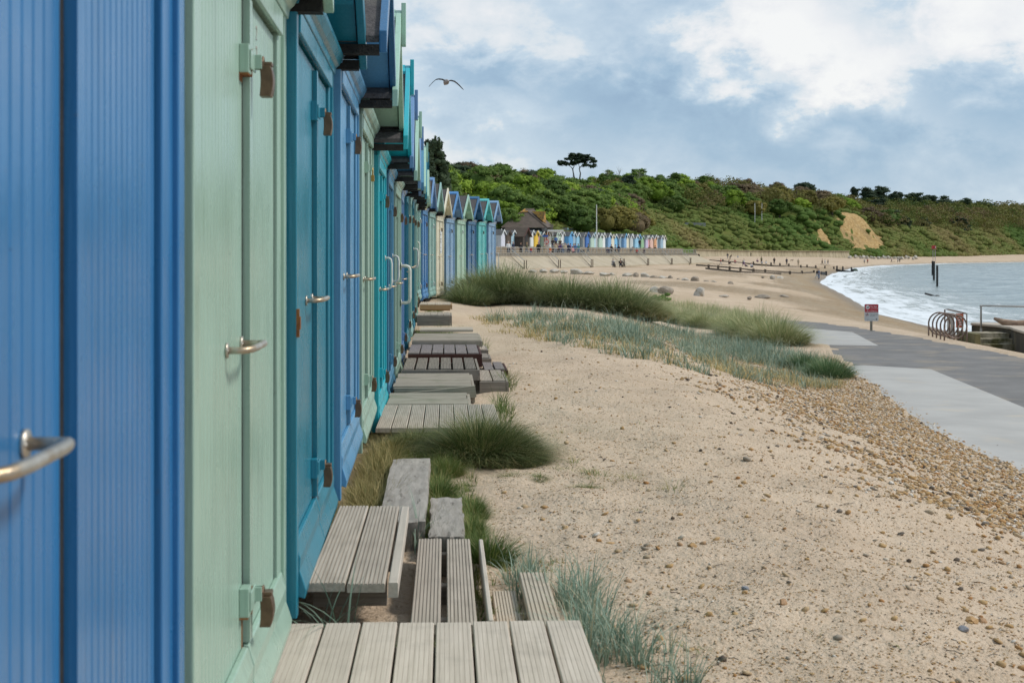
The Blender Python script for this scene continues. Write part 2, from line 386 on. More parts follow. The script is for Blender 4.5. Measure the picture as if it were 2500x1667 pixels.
fo = q.noise(mp3.outputs[0], 2.6, 8, .66, .8); fo2 = q.noise(mp.outputs[0], 3.0, 7, .7, .5)
d = at('off')
deep = q.mix(q.rng(wv, .36, .64), (.17, .225, .235), (.34, .405, .405)); deep = q.mix(q.rng(wv2, .4, .65, 0, .5), deep, (.38, .44, .43)); mp4 = q.add('ShaderNodeMapping'); mp4.inputs['Scale'].default_value = (.045, .085, 1); mp4.inputs['Rotation'].default_value = (0, 0, R(-10)); q.put(mp4.inputs[0], pos); wv3 = q.noise(mp4.outputs[0], 2.2, 8, .68, .5); deep = q.mix(q.rng(wv3, .40, .57, 0, 1), (.115, .165, .175), deep)
shal = q.rng(d, 0, 16, 1, 0); deep = q.mix(q.m('MULTIPLY', shal, .6), deep, (.42, .40, .35))
near_ = q.rng(d, -1.0, 17, 1, 0); stv = q.add('ShaderNodeCombineXYZ'); q.put(stv.inputs[0], q.m('MULTIPLY', d, .42)); q.put(stv.inputs[1], q.m('MULTIPLY', q.add('ShaderNodeSeparateXYZ').outputs[1], 0.0)); sepp = q.add('ShaderNodeSeparateXYZ'); q.put(sepp.inputs[0], pos); q.put(stv.inputs[1], q.m('MULTIPLY', sepp.outputs[1], .028)); stk = q.noise(stv.outputs[0], 1.6, 7, .65, .6)
f = q.m('ADD', q.m('ADD', q.m('MULTIPLY', fo, .9), q.m('ADD', q.m('MULTIPLY', fo2, .55), q.m('MULTIPLY', stk, 1.05))), q.m('MULTIPLY', near_, .60))
foam = q.rng(f, 1.50, 1.78, 0, 1, True)
foam = q.m('MAXIMUM', foam, q.rng(d, 0, .9, .9, 0))
q.put(b.inputs['Base Color'], q.mix(foam, deep, (.72, .75, .77)))
q.put(b.inputs['Roughness'], q.rng(foam, 0, 1, .22, .7)); b.inputs['IOR'].default_value = 1.33
bn = q.add('ShaderNodeBump'); bn.inputs['Strength'].default_value = .85; bn.inputs['Distance'].default_value = .25
q.put(bn.inputs['Height'], q.m('ADD', q.m('MULTIPLY', wv, .9), q.m('ADD', q.m('MULTIPLY', wv2, .7), q.m('MULTIPLY', foam, .12)))); q.l.new(bn.outputs[0], b.inputs['Normal'])
nr, nc = SX.shape; ii = np.arange(nr*nc).reshape(nr, nc)
qd = np.stack([ii[:-1, :-1], ii[1:, :-1], ii[1:, 1:], ii[:-1, 1:]], -1).reshape(-1, 4)
keep = (dsh.ravel()[qd].max(1) > -1.0)
sea = link('sea', np_mesh('sea', np.stack([SX, SYy, SZ], -1).reshape(-1, 3), [qd[keep][:, ::-1]], sw, True, {'off': dsh.ravel()})); tag(sea, kind='structure')

# ---- hillside
FOOT = np.array([(-75, 80), (-38, 140), (-8, 200), (8, 240), (32, 292), (37, 345), (46, 430), (60, 512), (88, 588), (144, 650), (232, 775), (330, 920), (480, 1100), (800, 1400)], float)
HH = np.array([9, 9, 10, 12.5, 16.5, 18, 21.5, 24.5, 30.5, 31, 29, 30, 32, 32], float)
HZ0 = np.array([2.0, 2.0, 2.2, 2.2, 2.2, 2.3, 2.5, 2.6, 2.6, 2.2, 1.3, 1.1, 1.0, 1.0], float)
fl = np.concatenate([[0], np.cumsum(np.hypot(*np.diff(FOOT, axis=0).T))])
_uf = np.arange(0, fl[-1], 4.0)
_fx = np.interp(_uf, fl, FOOT[:, 0]); _fy = np.interp(_uf, fl, FOOT[:, 1])
ker = np.ones(11)/11; pad = lambda a: np.convolve(np.concatenate([2*a[0]-a[5:0:-1], a, 2*a[-1]-a[-2:-7:-1]]), ker, 'valid')
_fx = pad(_fx); _fy = pad(_fy); _tx = np.gradient(_fx); _ty = np.gradient(_fy); _tn = np.hypot(_tx, _ty); _tx /= _tn; _ty /= _tn
def hill(u, v, rough=True):
    u = np.asarray(u, float); v = np.asarray(v, float)
    fx = np.interp(u, _uf, _fx); fy = np.interp(u, _uf, _fy); tx = np.interp(u, _uf, _tx); ty = np.interp(u, _uf, _ty)
    wob = 7*fbm(u*.022+4, u*0+.5, 3)*sstep(v/30)
    x = fx-ty*(v+wob); y = fy+tx*(v+wob)
    H = np.interp(u, fl, HH)*(1+.16*fbm(u*.013+9, v*.01, 2)); z0 = np.interp(u, fl, HZ0)
    cl = cliff_band(u)
    prof = 1-np.exp(-np.maximum(v, 0)/38.0); prof2 = sstep(v/22)*.62+.38*sstep((v-10)/80)
    pr = prof*(1-cl)+prof2*cl
    z = z0+H*pr*1.03
    if rough: z = z+sstep(v/12)*(2.0*fbm(u*.05, v*.05, 3)+.5*fbm(u*.3, v*.3, 2))
    z = np.where(v < 0, z0+(v/6.0)*(z0+1.5), z)
    return x, y, z
def u_of_px(px, v=20):
    us = np.arange(0, fl[-1], 2.0); x, y, z = hill(us, us*0+v, False); pxs = 1250+F*x/y
    return float(np.interp(px, pxs, us))
CL0 = 0
def cliff_band(u): return np.zeros_like(u)
_c0 = u_of_px(2032, 14); _c1 = u_of_px(2158, 8); _c2 = u_of_px(1935); _c3 = u_of_px(1965)
def cliff_band(u): return np.maximum(sstep((u-_c0+8)/10)*(1-sstep((u-_c1+4)/10)), .8*sstep((u-_c2)/5)*(1-sstep((u-_c3)/5)))
def bare_mask(u, v):
    u2 = u-1.5*(v-9)+9*fbm(v*.16+3, u*.08, 4); c1 = cliff_main(u2)*sstep((v-2.5-4*fbm(u*.10, v*.1, 3))/2.0)*(1-sstep((v-18-13*fbm(u*.09+2, v*.05, 4))/2.0))
    c2 = sstep((u2-_c2)/4)*(1-sstep((u2-_c3)/4))*sstep((v-6-6*fbm(u*.2, v*.1, 3))/2)*(1-sstep((v-13-6*fbm(u*.2+5, v*.1, 3))/2)); return np.maximum(c1, .9*c2)*(1-sstep((fbm(u*.16+5, v*.30, 4)-.20)*9))
def cliff_main(u): return sstep((u-_c0+2)/6)*(1-sstep((u-_c1-2)/6))
ug = np.arange(0, fl[-1]-20, 3.0); vg = np.concatenate([np.arange(-6, 60, 1.6), np.geomspace(60, 420, 40)])
UU, VV = np.meshgrid(ug, vg, indexing='ij'); hx, hy, hz_ = hill(UU, VV)
cb = cliff_band(UU)
sand_ = bare_mask(UU, VV)
ub = u_of_px(2130); pass
hm = bpy.data.materials.new('hillside earth and turf'); hm.use_nodes = True; q = NT(hm.node_tree); b = q.n['Principled BSDF']; b.inputs['Roughness'].default_value = .95; b.inputs['Specular IOR Level'].default_value = .1
pos = q.add('ShaderNodeNewGeometry').outputs['Position']
a1 = q.noise(pos, .09, 6); a2 = q.noise(pos, .8, 6)
c = q.mix(q.rng(a1, .38, .62), (.085, .130, .024), (.15, .145, .045)); c = q.mix(q.rng(a2, .4, .65, 0, .6), c, (.06, .09, .018))
mp = q.add('ShaderNodeMapping'); mp.inputs['Scale'].default_value = (1, 1, 7); q.put(mp.inputs[0], pos)
st = q.noise(mp.outputs[0], .25, 6, .6); sc_ = q.mix(q.rng(st, .35, .65), (.36, .225, .09), (.52, .37, .18)); sc_ = q.mix(q.rng(a2, .48, .70), sc_, (.24, .15, .06)); sc_ = q.mix(q.rng(a1, .5, .6, 0, .4), sc_, (.20, .15, .08))
k = q.rng(q.m('ADD', at('bare'), q.m('MULTIPLY', q.m('SUBTRACT', q.noise(pos, .5, 5), .5), .7)), .42, .55)
q.put(b.inputs['Base Color'], q.mix(k, c, sc_))
bn = q.add('ShaderNodeBump'); bn.inputs['Strength'].default_value = 1; bn.inputs['Distance'].default_value = .5; q.put(bn.inputs['Height'], q.noise(mp.outputs[0], .6, 6)); q.l.new(bn.outputs[0], b.inputs['Normal'])
nr, nc = hx.shape; ii = np.arange(nr*nc).reshape(nr, nc); qd = np.stack([ii[:-1, :-1], ii[1:, :-1], ii[1:, 1:], ii[:-1, 1:]], -1).reshape(-1, 4)
tag(link('hillside', np_mesh('hillside', np.stack([hx, hy, hz_], -1).reshape(-1, 3), [qd], hm, True, {'bare': sand_.ravel()})), kind='structure')

# ---- promenade, its sloping sea defence and the terrace behind
PE = np.array((.298, .9545)); PN = np.array((-.9545, .298)); P0 = np.array((-1.7, 170.0))
def prom(s, o): a = P0+PE*s+PN*o; return float(a[0]), float(a[1])
def prom_px(px, o=0):
    k = (px-1250)/F; return (k*(P0[1]+PN[1]*o)-P0[0]-PN[0]*o)/(PE[0]-PE[1]*k)
PZ = 1.08; TZ = 2.42
concrete = mat('weathered concrete', (.36, .295, .20), (.43, .36, .26), .35, .85, .4, 20, stretch=(1, 1, .35), c3=(.36, .30, .21), scale3=.5, t3=(.55, .7))
conc_dark = mat('damp mossy concrete', (.07, .06, .035), (.15, .125, .075), 4, .9, .8, 30, c3=(.045, .05, .015), scale3=2)
slabc = mat('promenade paving', (.42, .36, .28), (.50, .44, .35), .5, .9, .2, 10)
def slab(name, poly, z0, z1, m):
    mb = MB(); mb.prism(poly, z0, z1, 'z'); o = mb.build(name, m); return tag(o, kind='structure')
SL, SR = -45, 137
slab('promenade', [prom(SL, 0), prom(SR, 0), prom(SR, 8), prom(110, 14), prom(60, 20), prom(SL, 24)], -2, PZ, slabc)
HA = np.array((-10.0, 198.0)); HB = np.array((31.8, 290.5)); HD = (HB-HA)/np.hypot(*(HB-HA)); HNn = np.array((HD[1], -HD[0]))     # hut row and its seaward normal
ha = HA-HD*45; f1 = ha+HNn*2.6; f2 = HB+HD*2+HNn*2.6; f3 = HB+HD*2-HNn*14; f4 = ha-HNn*40
slab('terrace', [tuple(f1), tuple(f2), tuple(f3), tuple(f4)], -2, TZ, slabc)
rw = MB(); rwm = mat('brown terrace stone', (.17, .13, .09), (.27, .22, .155), 1.5, .9, .6, 12); nA = np.array(f1); nB = np.array(f2); o_ = HNn*.06
rw.raw([(*(nA+o_), 0), (*(nB+o_), 0), (*(nB+o_), TZ-.03), (*(nA+o_), TZ-.03), (*(nA-o_*3), 0), (*(nB-o_*3), 0), (*(nB-o_*3), TZ-.03), (*(nA-o_*3), TZ-.03)], [(0, 1, 2, 3), (4, 5, 6, 7), (0, 3, 7, 4), (1, 2, 6, 5), (0, 1, 5, 4)])
tag(rw.build('retaining_wall', rwm), 'brown stone retaining wall below the terrace of small promenade huts', 'wall')
# sloping apron: a thing with its slabs
rv = MB()
a, bq, c_, d_ = prom(SL, 0), prom(SR, 0), prom(SR, -3.4), prom(SL, -3.4)
rv.raw([(*a, PZ-.004), (*bq, PZ-.004), (*c_, -.45), (*d_, -.45), (*a, -2.4), (*bq, -2.4), (*c_, -2.4), (*d_, -2.4)], [(0, 3, 2, 1), (3, 7, 6, 2), (0, 1, 5, 4), (0, 4, 7, 3), (1, 2, 6, 5)])
sdf = thing('sea_defence_slope', 'pale concrete slope running down from the promenade to the sand', 'sea wall'); rv.build('slab', concrete, sdf)
wl_ = mat('white line paint', (.75, .75, .72)); dj = mat('dark joint', (.16, .12, .07))
def on_slope(s, f, up_=.012): a = np.array(prom(s, 0))*(1-f)+np.array(prom(s, -3.4))*f; return (a[0], a[1], PZ-.004-(PZ+.446)*f+up_)
for px_ in (1222, 1390, 1540, 1651):
    s0 = prom_px(px_-9, -1.2); s1 = prom_px(px_+2, -2.4); a = on_slope(s0, .40); b2 = on_slope(s1, .85); w_ = .10
    MB().raw([(a[0], a[1]-w_, a[2]), (a[0], a[1]+w_, a[2]), (b2[0], b2[1]+w_, b2[2]), (b2[0], b2[1]-w_, b2[2])], [(0, 1, 2, 3)]).build('white_line', wl_, sdf)
for k in range(22):
    s0 = SL+4+k*8.2; a = on_slope(s0, .02, .006); b2 = on_slope(s0, .98, .006); MB().raw([(a[0]-.02, a[1]-.07, a[2]), (a[0]+.02, a[1]+.07, a[2]), (b2[0]+.02, b2[1]+.07, b2[2]), (b2[0]-.02, b2[1]-.07, b2[2])], [(0, 1, 2, 3)]).build('joint', dj, sdf)
# ---- curved sea wall beyond
wl = [(57, 440), (72, 505), (99, 570), (149, 628)]
prof = [(0, 2.5), (-.9, 2.5), (-.9, 2.28), (-.45, 2.05), (-.12, 1.5), (.12, .9), (.4, .3), (.9, -1.6), (0.0, -1.6)]   # (seaward offset, z); lip overhangs
wm = mat('stained sea wall concrete', (.32, .265, .165), (.42, .36, .245), .6, .85, .4, 20, stretch=(1, 1, .12), c3=(.24, .20, .13), scale3=.9, t3=(.5, .62))
vs = []; ws = []
pts = []
for i in range(37):
    tt = i/36*3; j = min(int(tt), 2); fr = tt-j; pts.append(np.array(wl[j])*(1-fr)+np.array(wl[j+1])*fr)
pr2 = [(1.0, 2.42), (-.35, 2.42), (-.35, 2.25), (.0, 2.12), (.12, 1.6), (.08, 1.0), (-.1, .4), (-.6, -1.6), (1.0, -1.6)]
for i, p in enumerate(pts):
    dd = pts[min(i+1, 36)]-pts[max(i-1, 0)]; dd /= np.hypot(*dd); nn = np.array((-dd[1], dd[0]))
    vs += [(*(p+nn*o), z+.42-.0010*(p[1]-440)) for o, z in pr2]
n_ = len(pr2); fs = [(i*n_+k, i*n_+(k+1) % n_, (i+1)*n_+(k+1) % n_, (i+1)*n_+k) for i in range(36) for k in range(n_)]+[tuple(range(n_)), tuple(range(36*n_, 37*n_))]
mb = MB(); mb.raw(vs, fs)
tag(mb.build('sea_wall', wm), 'long concave concrete sea wall with a stained face at the foot of the hill', 'sea wall')
# ================================================================== BEACH HUTS, NEAR ROW
PAL = {'blue': L(36, 108, 160), 'sage': L(150, 177, 160), 'teal': L(18, 118, 140), 'periwinkle': L(84, 142, 180), 'turquoise': L(22, 165, 178), 'cream': L(224, 214, 188),
       'mid blue': L(66, 126, 156), 'violet blue': L(98, 134, 174), 'deep teal': L(14, 114, 134), 'pale green': L(156, 190, 170), 'dark blue': L(38, 96, 138),
       'sea green': L(84, 178, 178), 'pale blue': L(120, 156, 188), 'bright blue': L(72, 128, 180), 'grey green': L(140, 176, 168)}
PM = {k: paint(k+' gloss paint', v) for k, v in PAL.items()}
felt = mat('mineral roofing felt', (.055, .05, .05), (.11, .10, .10), 60, .95, .9, 160, c3=(.16, .15, .13), scale3=3)
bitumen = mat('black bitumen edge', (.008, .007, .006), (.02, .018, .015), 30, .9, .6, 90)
brass = mat('weathered bronze padlock', (.10, .06, .035), (.19, .12, .07), 18, .42, .12, 120, metal=.5, c3=(.06, .035, .02), scale3=14)
goldbrass = mat('brass padlock', (.45, .27, .06), (.32, .19, .05), 40, .4, .1, 90, metal=.5)
steel = mat('pitted stainless steel', (.58, .53, .46), (.44, .39, .32), 30, .38, .15, 120, metal=.8, c3=(.34, .21, .09), scale3=12, t3=(.52, .75))
whiterail = mat('chalky white rail paint', (.62, .62, .58), (.52, .52, .48), 20, .5, .15, 90, c3=(.36, .30, .2), scale3=18, t3=(.66, .8))
rust = mat('rusty iron', (.17, .055, .015), (.28, .12, .03), 30, .8, .5, 120)
blackiron = mat('black iron', (.02, .018, .015), (.05, .045, .04), 30, .6, .3, 90)
silver = mat('silver padlock', (.55, .55, .56), (.42, .42, .42), 20, .4, .1, 60, metal=.6)

HW = .89; EZ = 1.97; SLP = .62; AP = 2.62
def leaf_mesh(side, groove):
    y0, y1 = (-.744, -.014) if side < 0 else (.010, .739)
    pts = [(-.040, y0), (-.012, y0)]
    if groove:
        y = y0+.046
        while y < y1-.02:
            pts += [(-.012, y-.0055), (-.0172, y), (-.012, y+.0055)]; y += .047
    pts += [(-.012, y1), (-.040, y1)]
    mb = MB(); mb.prism([(p[0], p[1]) for p in pts], .03, 1.815, 'z')
    if side > 0: mb.box(-.0118, .006, .0098, .062, .175, 1.80)
    return mb.mesh('door')
_c = {}
def cached(key, fn):
    if key not in _c: _c[key] = fn()
    return _c[key]
def m_wall():
    mb = MB(); pts = [(-HW, -.06), (HW, -.06), (HW, 2.015), (0, 2.565), (-HW, 2.015)]
    mb.prism(pts, -2.3, -.12, 'x')
    # tongue and groove battens on the gable face
    return mb.mesh('wall')
def m_gable():
    mb = MB(); y = -HW+.01
    while y < HW-.05:
        w = .094; ya, yb = y+.003, y+w; za = 2.565-abs(ya)*SLP-.01; zb_ = 2.565-abs(yb)*SLP-.01
        if ya < 0 < yb: mb.prism([(ya, 1.985), (yb, 1.985), (yb, zb_), (0, 2.56), (ya, za)], -.1195, -.018, 'x')
        elif min(za, zb_) > 1.99: mb.prism([(ya, 1.985), (yb, 1.985), (yb, zb_), (ya, za)], -.1195, -.018, 'x')
        y += .097
    return mb.mesh('gable_board')
def m_frame():
    mb = MB()
    for s in (-1, 1):
        a, b_ = sorted((s*.753, s*HW)); mb.box(-.1195, 0, a, b_, -.05, 1.985)
        a, b_ = sorted((s*(HW-.045), s*(HW+.012))); mb.box(-.13, .012, a, b_, -.06, 1.90)
    mb.box(-.1195, -.002, -.7525, .7525, 1.83, 1.985)
    mb.box(-.1195, -.003, -.7525, .7525, -.05, .022)
    return mb.mesh('door_frame')
def m_gap_shade():
    mb = MB(); mb.box(-.036, -.0124, -.0138, .0098, .03, 1.815); mb.box(-.036, -.0124, .7392, .7522, .03, 1.815); mb.box(-.036, -.0145, -.7522, -.7442, .03, 1.815); return mb.mesh('door_gap_shade')  # black strips in the door gaps, standing in for the shade inside them
def m_trim():
    mb = MB(); pr = [(0.0, 1.895), (.018, 1.895), (.022, 1.925), (.036, 1.937), (.052, 1.968), (.056, 1.985), (0.0, 1.99)]
    mb.prism([(p[0], p[1]) for p in pr], -HW-.02, HW+.02, 'y'); mb.box(0.0005, .014, -.78, .78, 1.822, 1.8945)
    return mb.mesh('head_moulding')
def m_kick(s):
    mb = MB(); pr = [(-.0115, .002), (.032, -.012), (.036, .018), (.028, .045), (.016, .08), (.018, .12), (.010, .145), (.004, .168), (-.0115, .17)]
    a, b_ = sorted((s*.008, s*.84)); mb.prism(pr, a, b_, 'y'); return mb.mesh('kick_board')
def m_roof():
    mb = MB(); s = SLP; t_ = .03
    for k in (-1, 1):
        pts = [(0, AP), (k*.99, AP-.99*s), (k*.99, AP-.99*s-t_), (0, AP-t_*1.2)]
        mb.prism(pts if k > 0 else pts[::-1], -2.36, .205, 'x')
    return mb.mesh('roof')
def m_soffit():
    mb = MB(); s = SLP
    for k in (-1, 1):
        pts = [(0.001*k, AP-.037), (k*.93, AP-.93*s-.0335), (k*.93, AP-.93*s-.055), (0.001*k, AP-.058)]
        mb.prism(pts, -.041, .20, 'x')
        a, b_ = sorted((k*.50, k*.56)); mb.prism([(a, AP-abs(a)*s-.056), (b_, AP-abs(b_)*s-.056), (b_, AP-abs(b_)*s-.125), (a, AP-abs(a)*s-.125)], -.018, .20, 'x')
    return mb.mesh('soffit')
def m_barge(k):
    mb = MB(); s = SLP
    pts = [(0.0015*k, AP+.03), (k*1.0, AP-1.0*s+.028), (k*1.0, AP-1.0*s-.070), (0.0015*k, AP-.10)]
    mb.prism(pts, .206, .240, 'x'); return mb.mesh('barge_board')
def m_cap():
    mb = MB(); pts = [(-.085, AP-.085*SLP+.002), (0, AP+.003), (.085, AP-.085*SLP+.002), (.085, AP-.085*SLP+.028), (0, AP+.034), (-.085, AP-.085*SLP+.028)]
    mb.prism(pts, -2.37, .2055, 'x'); return mb.mesh('ridge_cap')
def m_finial():
    mb = MB(); mb.box(.2405, .270, -.045, .045, AP-.20, AP+.07); return mb.mesh('finial')
def m_eave(k):
    mb = MB(); a, b_ = sorted((k*.935, k*1.0)); s = SLP
    mb.box(-2.34, .2055, a, b_, AP-s-.035-.040, AP-s-.033+.0); return mb.mesh('eave_edge')
def m_hasp():
    mb = MB(); mb.box(-.0115, .012, -.062, -.008, -.036, .036); mb.box(.0125, .0165, -.05, .05, -.024, .024); mb.box(.006, .034, .024, .030, -.016, .020); mb.box(.006, .034, .046, .052, -.016, .020); return mb.mesh('hasp')
def m_lock():
    mb = MB(); rnd = []
    for i in range(9): z = -.006-.078*i/8; rnd.append((.062-.007*((z+.045)/.039)**2, z))
    for i in range(9): z = -.084+.078*i/8; rnd.append((.030-.003*((z+.045)/.039)**2, z))
    mb.prism(rnd, .030, .082, 'y'); mb.box(.036, .058, .036, .076, -.006, .004); mb.tube([(.034, .036, -.03), (.034, .036, .004), (.034, .045, .016), (.034, .056, .016), (.034, .066, .004), (.034, .066, -.03)], .0045, 6); return mb.mesh('padlock')
def m_handle():
    mb = MB(); mb.tube([(-.012, -.33, 0), (.028, -.33, 0), (.046, -.31, .002), (.054, -.27, .004), (.054, -.13, .004), (.046, -.085, .002), (.03, -.068, 0), (-.012, -.066, 0)], .0085, 10)
    for y in (-.33, -.066): mb.tube([(-.0118, y, 0), (-.006, y, 0)], .018, 12)
    for y in (-.345, -.315, -.05, -.08): mb.ico((-.006, y, 0), .004, 1)
    return mb.mesh('handle', smooth=True)
def m_rail(h, out=.07, r=.014):
    mb = MB(); mb.tube([(0, 0, h/2), (out*.6, 0, h/2), (out*.9, 0, h/2-.012), (out, 0, h/2-.05), (out, 0, -h/2+.05), (out*.9, 0, -h/2+.012), (out*.6, 0, -h/2), (0, 0, -h/2)], r, 10)
    for z in (h/2, -h/2): mb.tube([(.0005, 0, z), (.006, 0, z)], r*2.1, 12)
    return mb.mesh('grab_rail', smooth=True)
roof_in = mat('shadow grey soffit board', (.05, .05, .055), (.07, .07, .07), 10, .8)
def bev(o, w=.003):
    b_ = o.modifiers.new('bevel', 'BEVEL'); b_.width = w; b_.segments = 2; b_.limit_method = 'ANGLE'; b_.angle_limit = R(38); return o
def child(name, key, fn, m, parent, bevel=0, loc=None):
    me = cached(key, fn)
    if not me.materials: me.materials.append(m)
    o = link(name, me, parent); set_mat(o, m)
    if loc: o.location = loc
    if bevel: bev(o, bevel)
    return o
ROW = []
def beach_hut(loc, rz, col, trim, label, near=True, groove=True, lock=brass, cap=True, finial=True, uplock=True, lowlock=True):
    h = thing('beach_hut', label, 'beach hut', loc, rz, 'beach huts in the near row')
    pm, tm = PM[col], PM[trim]; bw = .0035 if near else 0
    child('wall', 'wall', m_wall, pm, h); child('gable_board', 'gable', m_gable, pm, h); child('door_frame', 'frame', m_frame, pm, h, bw)
    child('door_gap_shade', 'gap_shade', m_gap_shade, bitumen, h)
    rf = child('roof', 'roof', m_roof, felt, h, 0, (-.085 if len(ROW) < 3 else -.02, 0, 0)); child('soffit', 'soffit', m_soffit, pm, rf)
    for k in (-1, 1):
        child('barge_board', 'barge%d' % k, lambda: m_barge(k), tm, rf, bw); child('eave_edge', 'eave%d' % k, lambda: m_eave(k), bitumen, rf)
    if cap: child('ridge_cap', 'cap', m_cap, tm, rf, bw)
    if finial: child('finial', 'finial', m_finial, tm, rf, bw)
    child('head_moulding', 'trim', m_trim, pm, h, bw)
    for k in (-1, 1):
        d = child('door', 'leaf%d%s' % (k, groove), lambda: leaf_mesh(k, groove), pm, h)
        child('kick_board', 'kick%d' % k, lambda: m_kick(k), pm, d, bw)
        if k < 0:
            child('handle', 'handle', m_handle, steel, d, 0, (0, .030 if ROW else -.11, .932 if ROW else .922))
            for z, on in ((1.64, uplock), (.29, lowlock)):
                if on:
                    child('hasp', 'hasp', m_hasp, pm, d, .0015 if near else 0, (0, 0, z)); lk = child('padlock', 'lock', m_lock, lock, d, .004 if near else 0, (0, 0, z))
    ROW.append(h); return h
a_off, tanr = .4834, -.04695
def row_pt(s): Y = 1.838*s; return (-a_off-.012+tanr*Y, Y)
ths = -math.atan(tanr)
ZB = [.17, .165, .22, .277, .23, .12, .10, .09, .10, .16, .2, .2, .22, .25, .27, .40, .37, .36, .32, .32, .33, .36, .38, .4]
spec = [('blue', 'blue'), ('sage', 'pale green'), ('teal', 'teal'), ('periwinkle', 'dark blue'), ('sage', 'pale green'), ('turquoise', 'turquoise'), ('mid blue', 'violet blue'), ('sage', 'pale green'),
        ('violet blue', 'violet blue'), ('deep teal', 'mid blue'), ('grey green', 'pale green'), ('deep teal', 'deep teal'), ('grey green', 'pale green'),
        ('pale green', 'sage'), ('cream', 'cream'), ('grey green', 'pale green'), ('bright blue', 'violet blue'), ('grey green', 'grey green'), ('cream', 'cream'), ('pale blue', 'bright blue'), ('pale green', 'pale green'),
        ('dark blue', 'dark blue'), ('sea green', 'sea green'), ('pale blue', 'pale blue')]
labels = ['mid blue beach hut nearest the camera, filling the left edge, with a steel pull handle',
          'sage green beach hut next to the nearest blue one, with two rust stained hasps',
          'teal beach hut between the nearest sage green hut and a periwinkle blue hut',
          'periwinkle blue beach hut with wide dark blue roof boards, just beyond the teal one',
          'sage green beach hut with a small hanging brass padlock, between the periwinkle and turquoise huts',
          'bright turquoise beach hut with a strip of notices on its door',
          'mid blue beach hut just beyond the bright turquoise one, with a white grab rail',
          'sage green beach hut just before the one with the big curved rail',
          'violet blue beach hut with a big curved white grab rail',
          'deep teal beach hut beside the curved white grab rail, with pale blue roof boards',
          'grey green beach hut between the two deep teal huts',
          'deep teal beach hut with teal roof boards, farther of the two deep teal huts',
          'grey green beach hut just past the farther deep teal hut',
          'pale green beach hut with a sage roof edge just before the first cream hut',
          'cream beach hut with a slim grab rail, nearer of the two cream huts',
          'grey green beach hut between the nearer cream hut and a bright blue hut',
          'bright blue beach hut where the row starts to bend right',
          'grey green beach hut with a silver padlock just left of the farther cream hut',
          'cream beach hut with a white notice on its door, farther of the two cream huts',
          'pale blue beach hut with brighter blue roof boards, just right of the farther cream hut',
          'pale green beach hut just left of the dark blue hut near the row end',
          'dark blue beach hut, third from the far end of the row',
          'sea green beach hut, second from the far end of the row',
          'pale blue beach hut standing last at the far end of the row']
far = [(15, 1014), (16, 1022), (17.2, 1037), (18.3, 1055), (19.4, 1074), (20.5, 1099), (21.7, 1126), (22.8, 1152), (24, 1177), (25.2, 1201)]
ctr = [row_pt(k+.95) for k in range(13)]+[(-1.73, 25.75)]
for s, px in far: Y = s*1.838; ctr.append(((px-1250)/F*Y, Y))
jit = [0, -.004, 0, .004, -.006, .005, 0, .006, -.004, .0, .005, -.004, 0]
for i in range(24):
    x, y = ctr[i]
    if i < 13: rz = ths
    else:
        p0 = ctr[max(i-1, 0)]; p1 = ctr[min(i+1, 23)]; rz = -math.atan2(p1[0]-p0[0], p1[1]-p0[1])
    jx = jit[i] if i < 13 else 0
    lock = brass if i not in (15, 17, 20) else silver
    h = beach_hut((x+jx, y, ZB[i]), rz+R([.1, .85, .75, .8, .7, .6, .75][i % 7] if i < 13 else .3), spec[i][0], spec[i][1], labels[i], near=i < 9, groove=i < 10, lock=lock,
                  cap=i not in (14, 15, 17, 18, 20), finial=i in (4, 5, 6, 7, 8, 10, 11), uplock=i != 4)
    # the sand under each hut is closed off by a dark sleeper base
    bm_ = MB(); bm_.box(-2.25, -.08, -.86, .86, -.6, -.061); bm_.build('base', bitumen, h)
# hut 4: small brass padlock hanging open on a steel eye
def small_lock(h, z, body, y=.045):
    d = [c for c in h.children if c.name.startswith('door') and not c.name.startswith(('door_frame', 'door_gap_shade'))][0]
    child('hasp', 'hasp', m_hasp, PM[spec[ROW.index(h)][0]], d, .0015, (0, 0, z))
    mb = MB(); mb.box(.026, .046, y-.024, y+.024, -.085, -.045); mb.tube([(.036, y-.017, -.045), (.036, y-.017, -.012), (.036, y-.008, 0), (.036, y+.008, 0), (.036, y+.017, -.012), (.036, y+.017, -.045)], .0042, 8)
    o = mb.build('padlock', body, d, bevel=.003); o.location = (0, 0, z)
small_lock(ROW[4], 1.64, goldbrass)
# rust streaks: thin scabs of rusted paint under the hasps of the sage hut
for (z0, z1, y) in ((1.585, 1.605, -.035), (.10, .245, -.012)):
    d = [c for c in ROW[1].children if c.name.startswith('door') and not c.name.startswith(('door_frame', 'door_gap_shade'))][0]
    mb = MB(); mb.box(-.0119, -.0108, y-.008 if z1-z0 > .1 else y-.03, y+.006 if z1-z0 > .1 else y+.03, z0, z1); mb.build('rust_stain', rust, d)
d_ = [c for c in ROW[1].children if c.name.startswith('door') and not c.name.startswith(('door_frame', 'door_gap_shade'))][0]
for z_ in (1.64, .29): MB().box(-.0105, .0135, -.0078, .0005, -.040, .030).box(-.0112, .010, -.066, -.003, -.0395, -.0362).build('rust_edge', rust, d_).location = (0, 0, z_)
# hinge plate on the edge of the teal hut
mb = MB(); mb.box(.0125, .022, -.90, -.868, .86, .90); mb.box(.010, .019, -.902, -.88, .835, .925); mb.build('hinge', rust, ROW[2])
for c_ in ROW[0].children:
    if c_.name.startswith('door') and not c_.name.startswith('door_frame'):
        c_.location.y = .140
        if c_.data.vertices[0].co.y > 0: c_.scale.y = .81
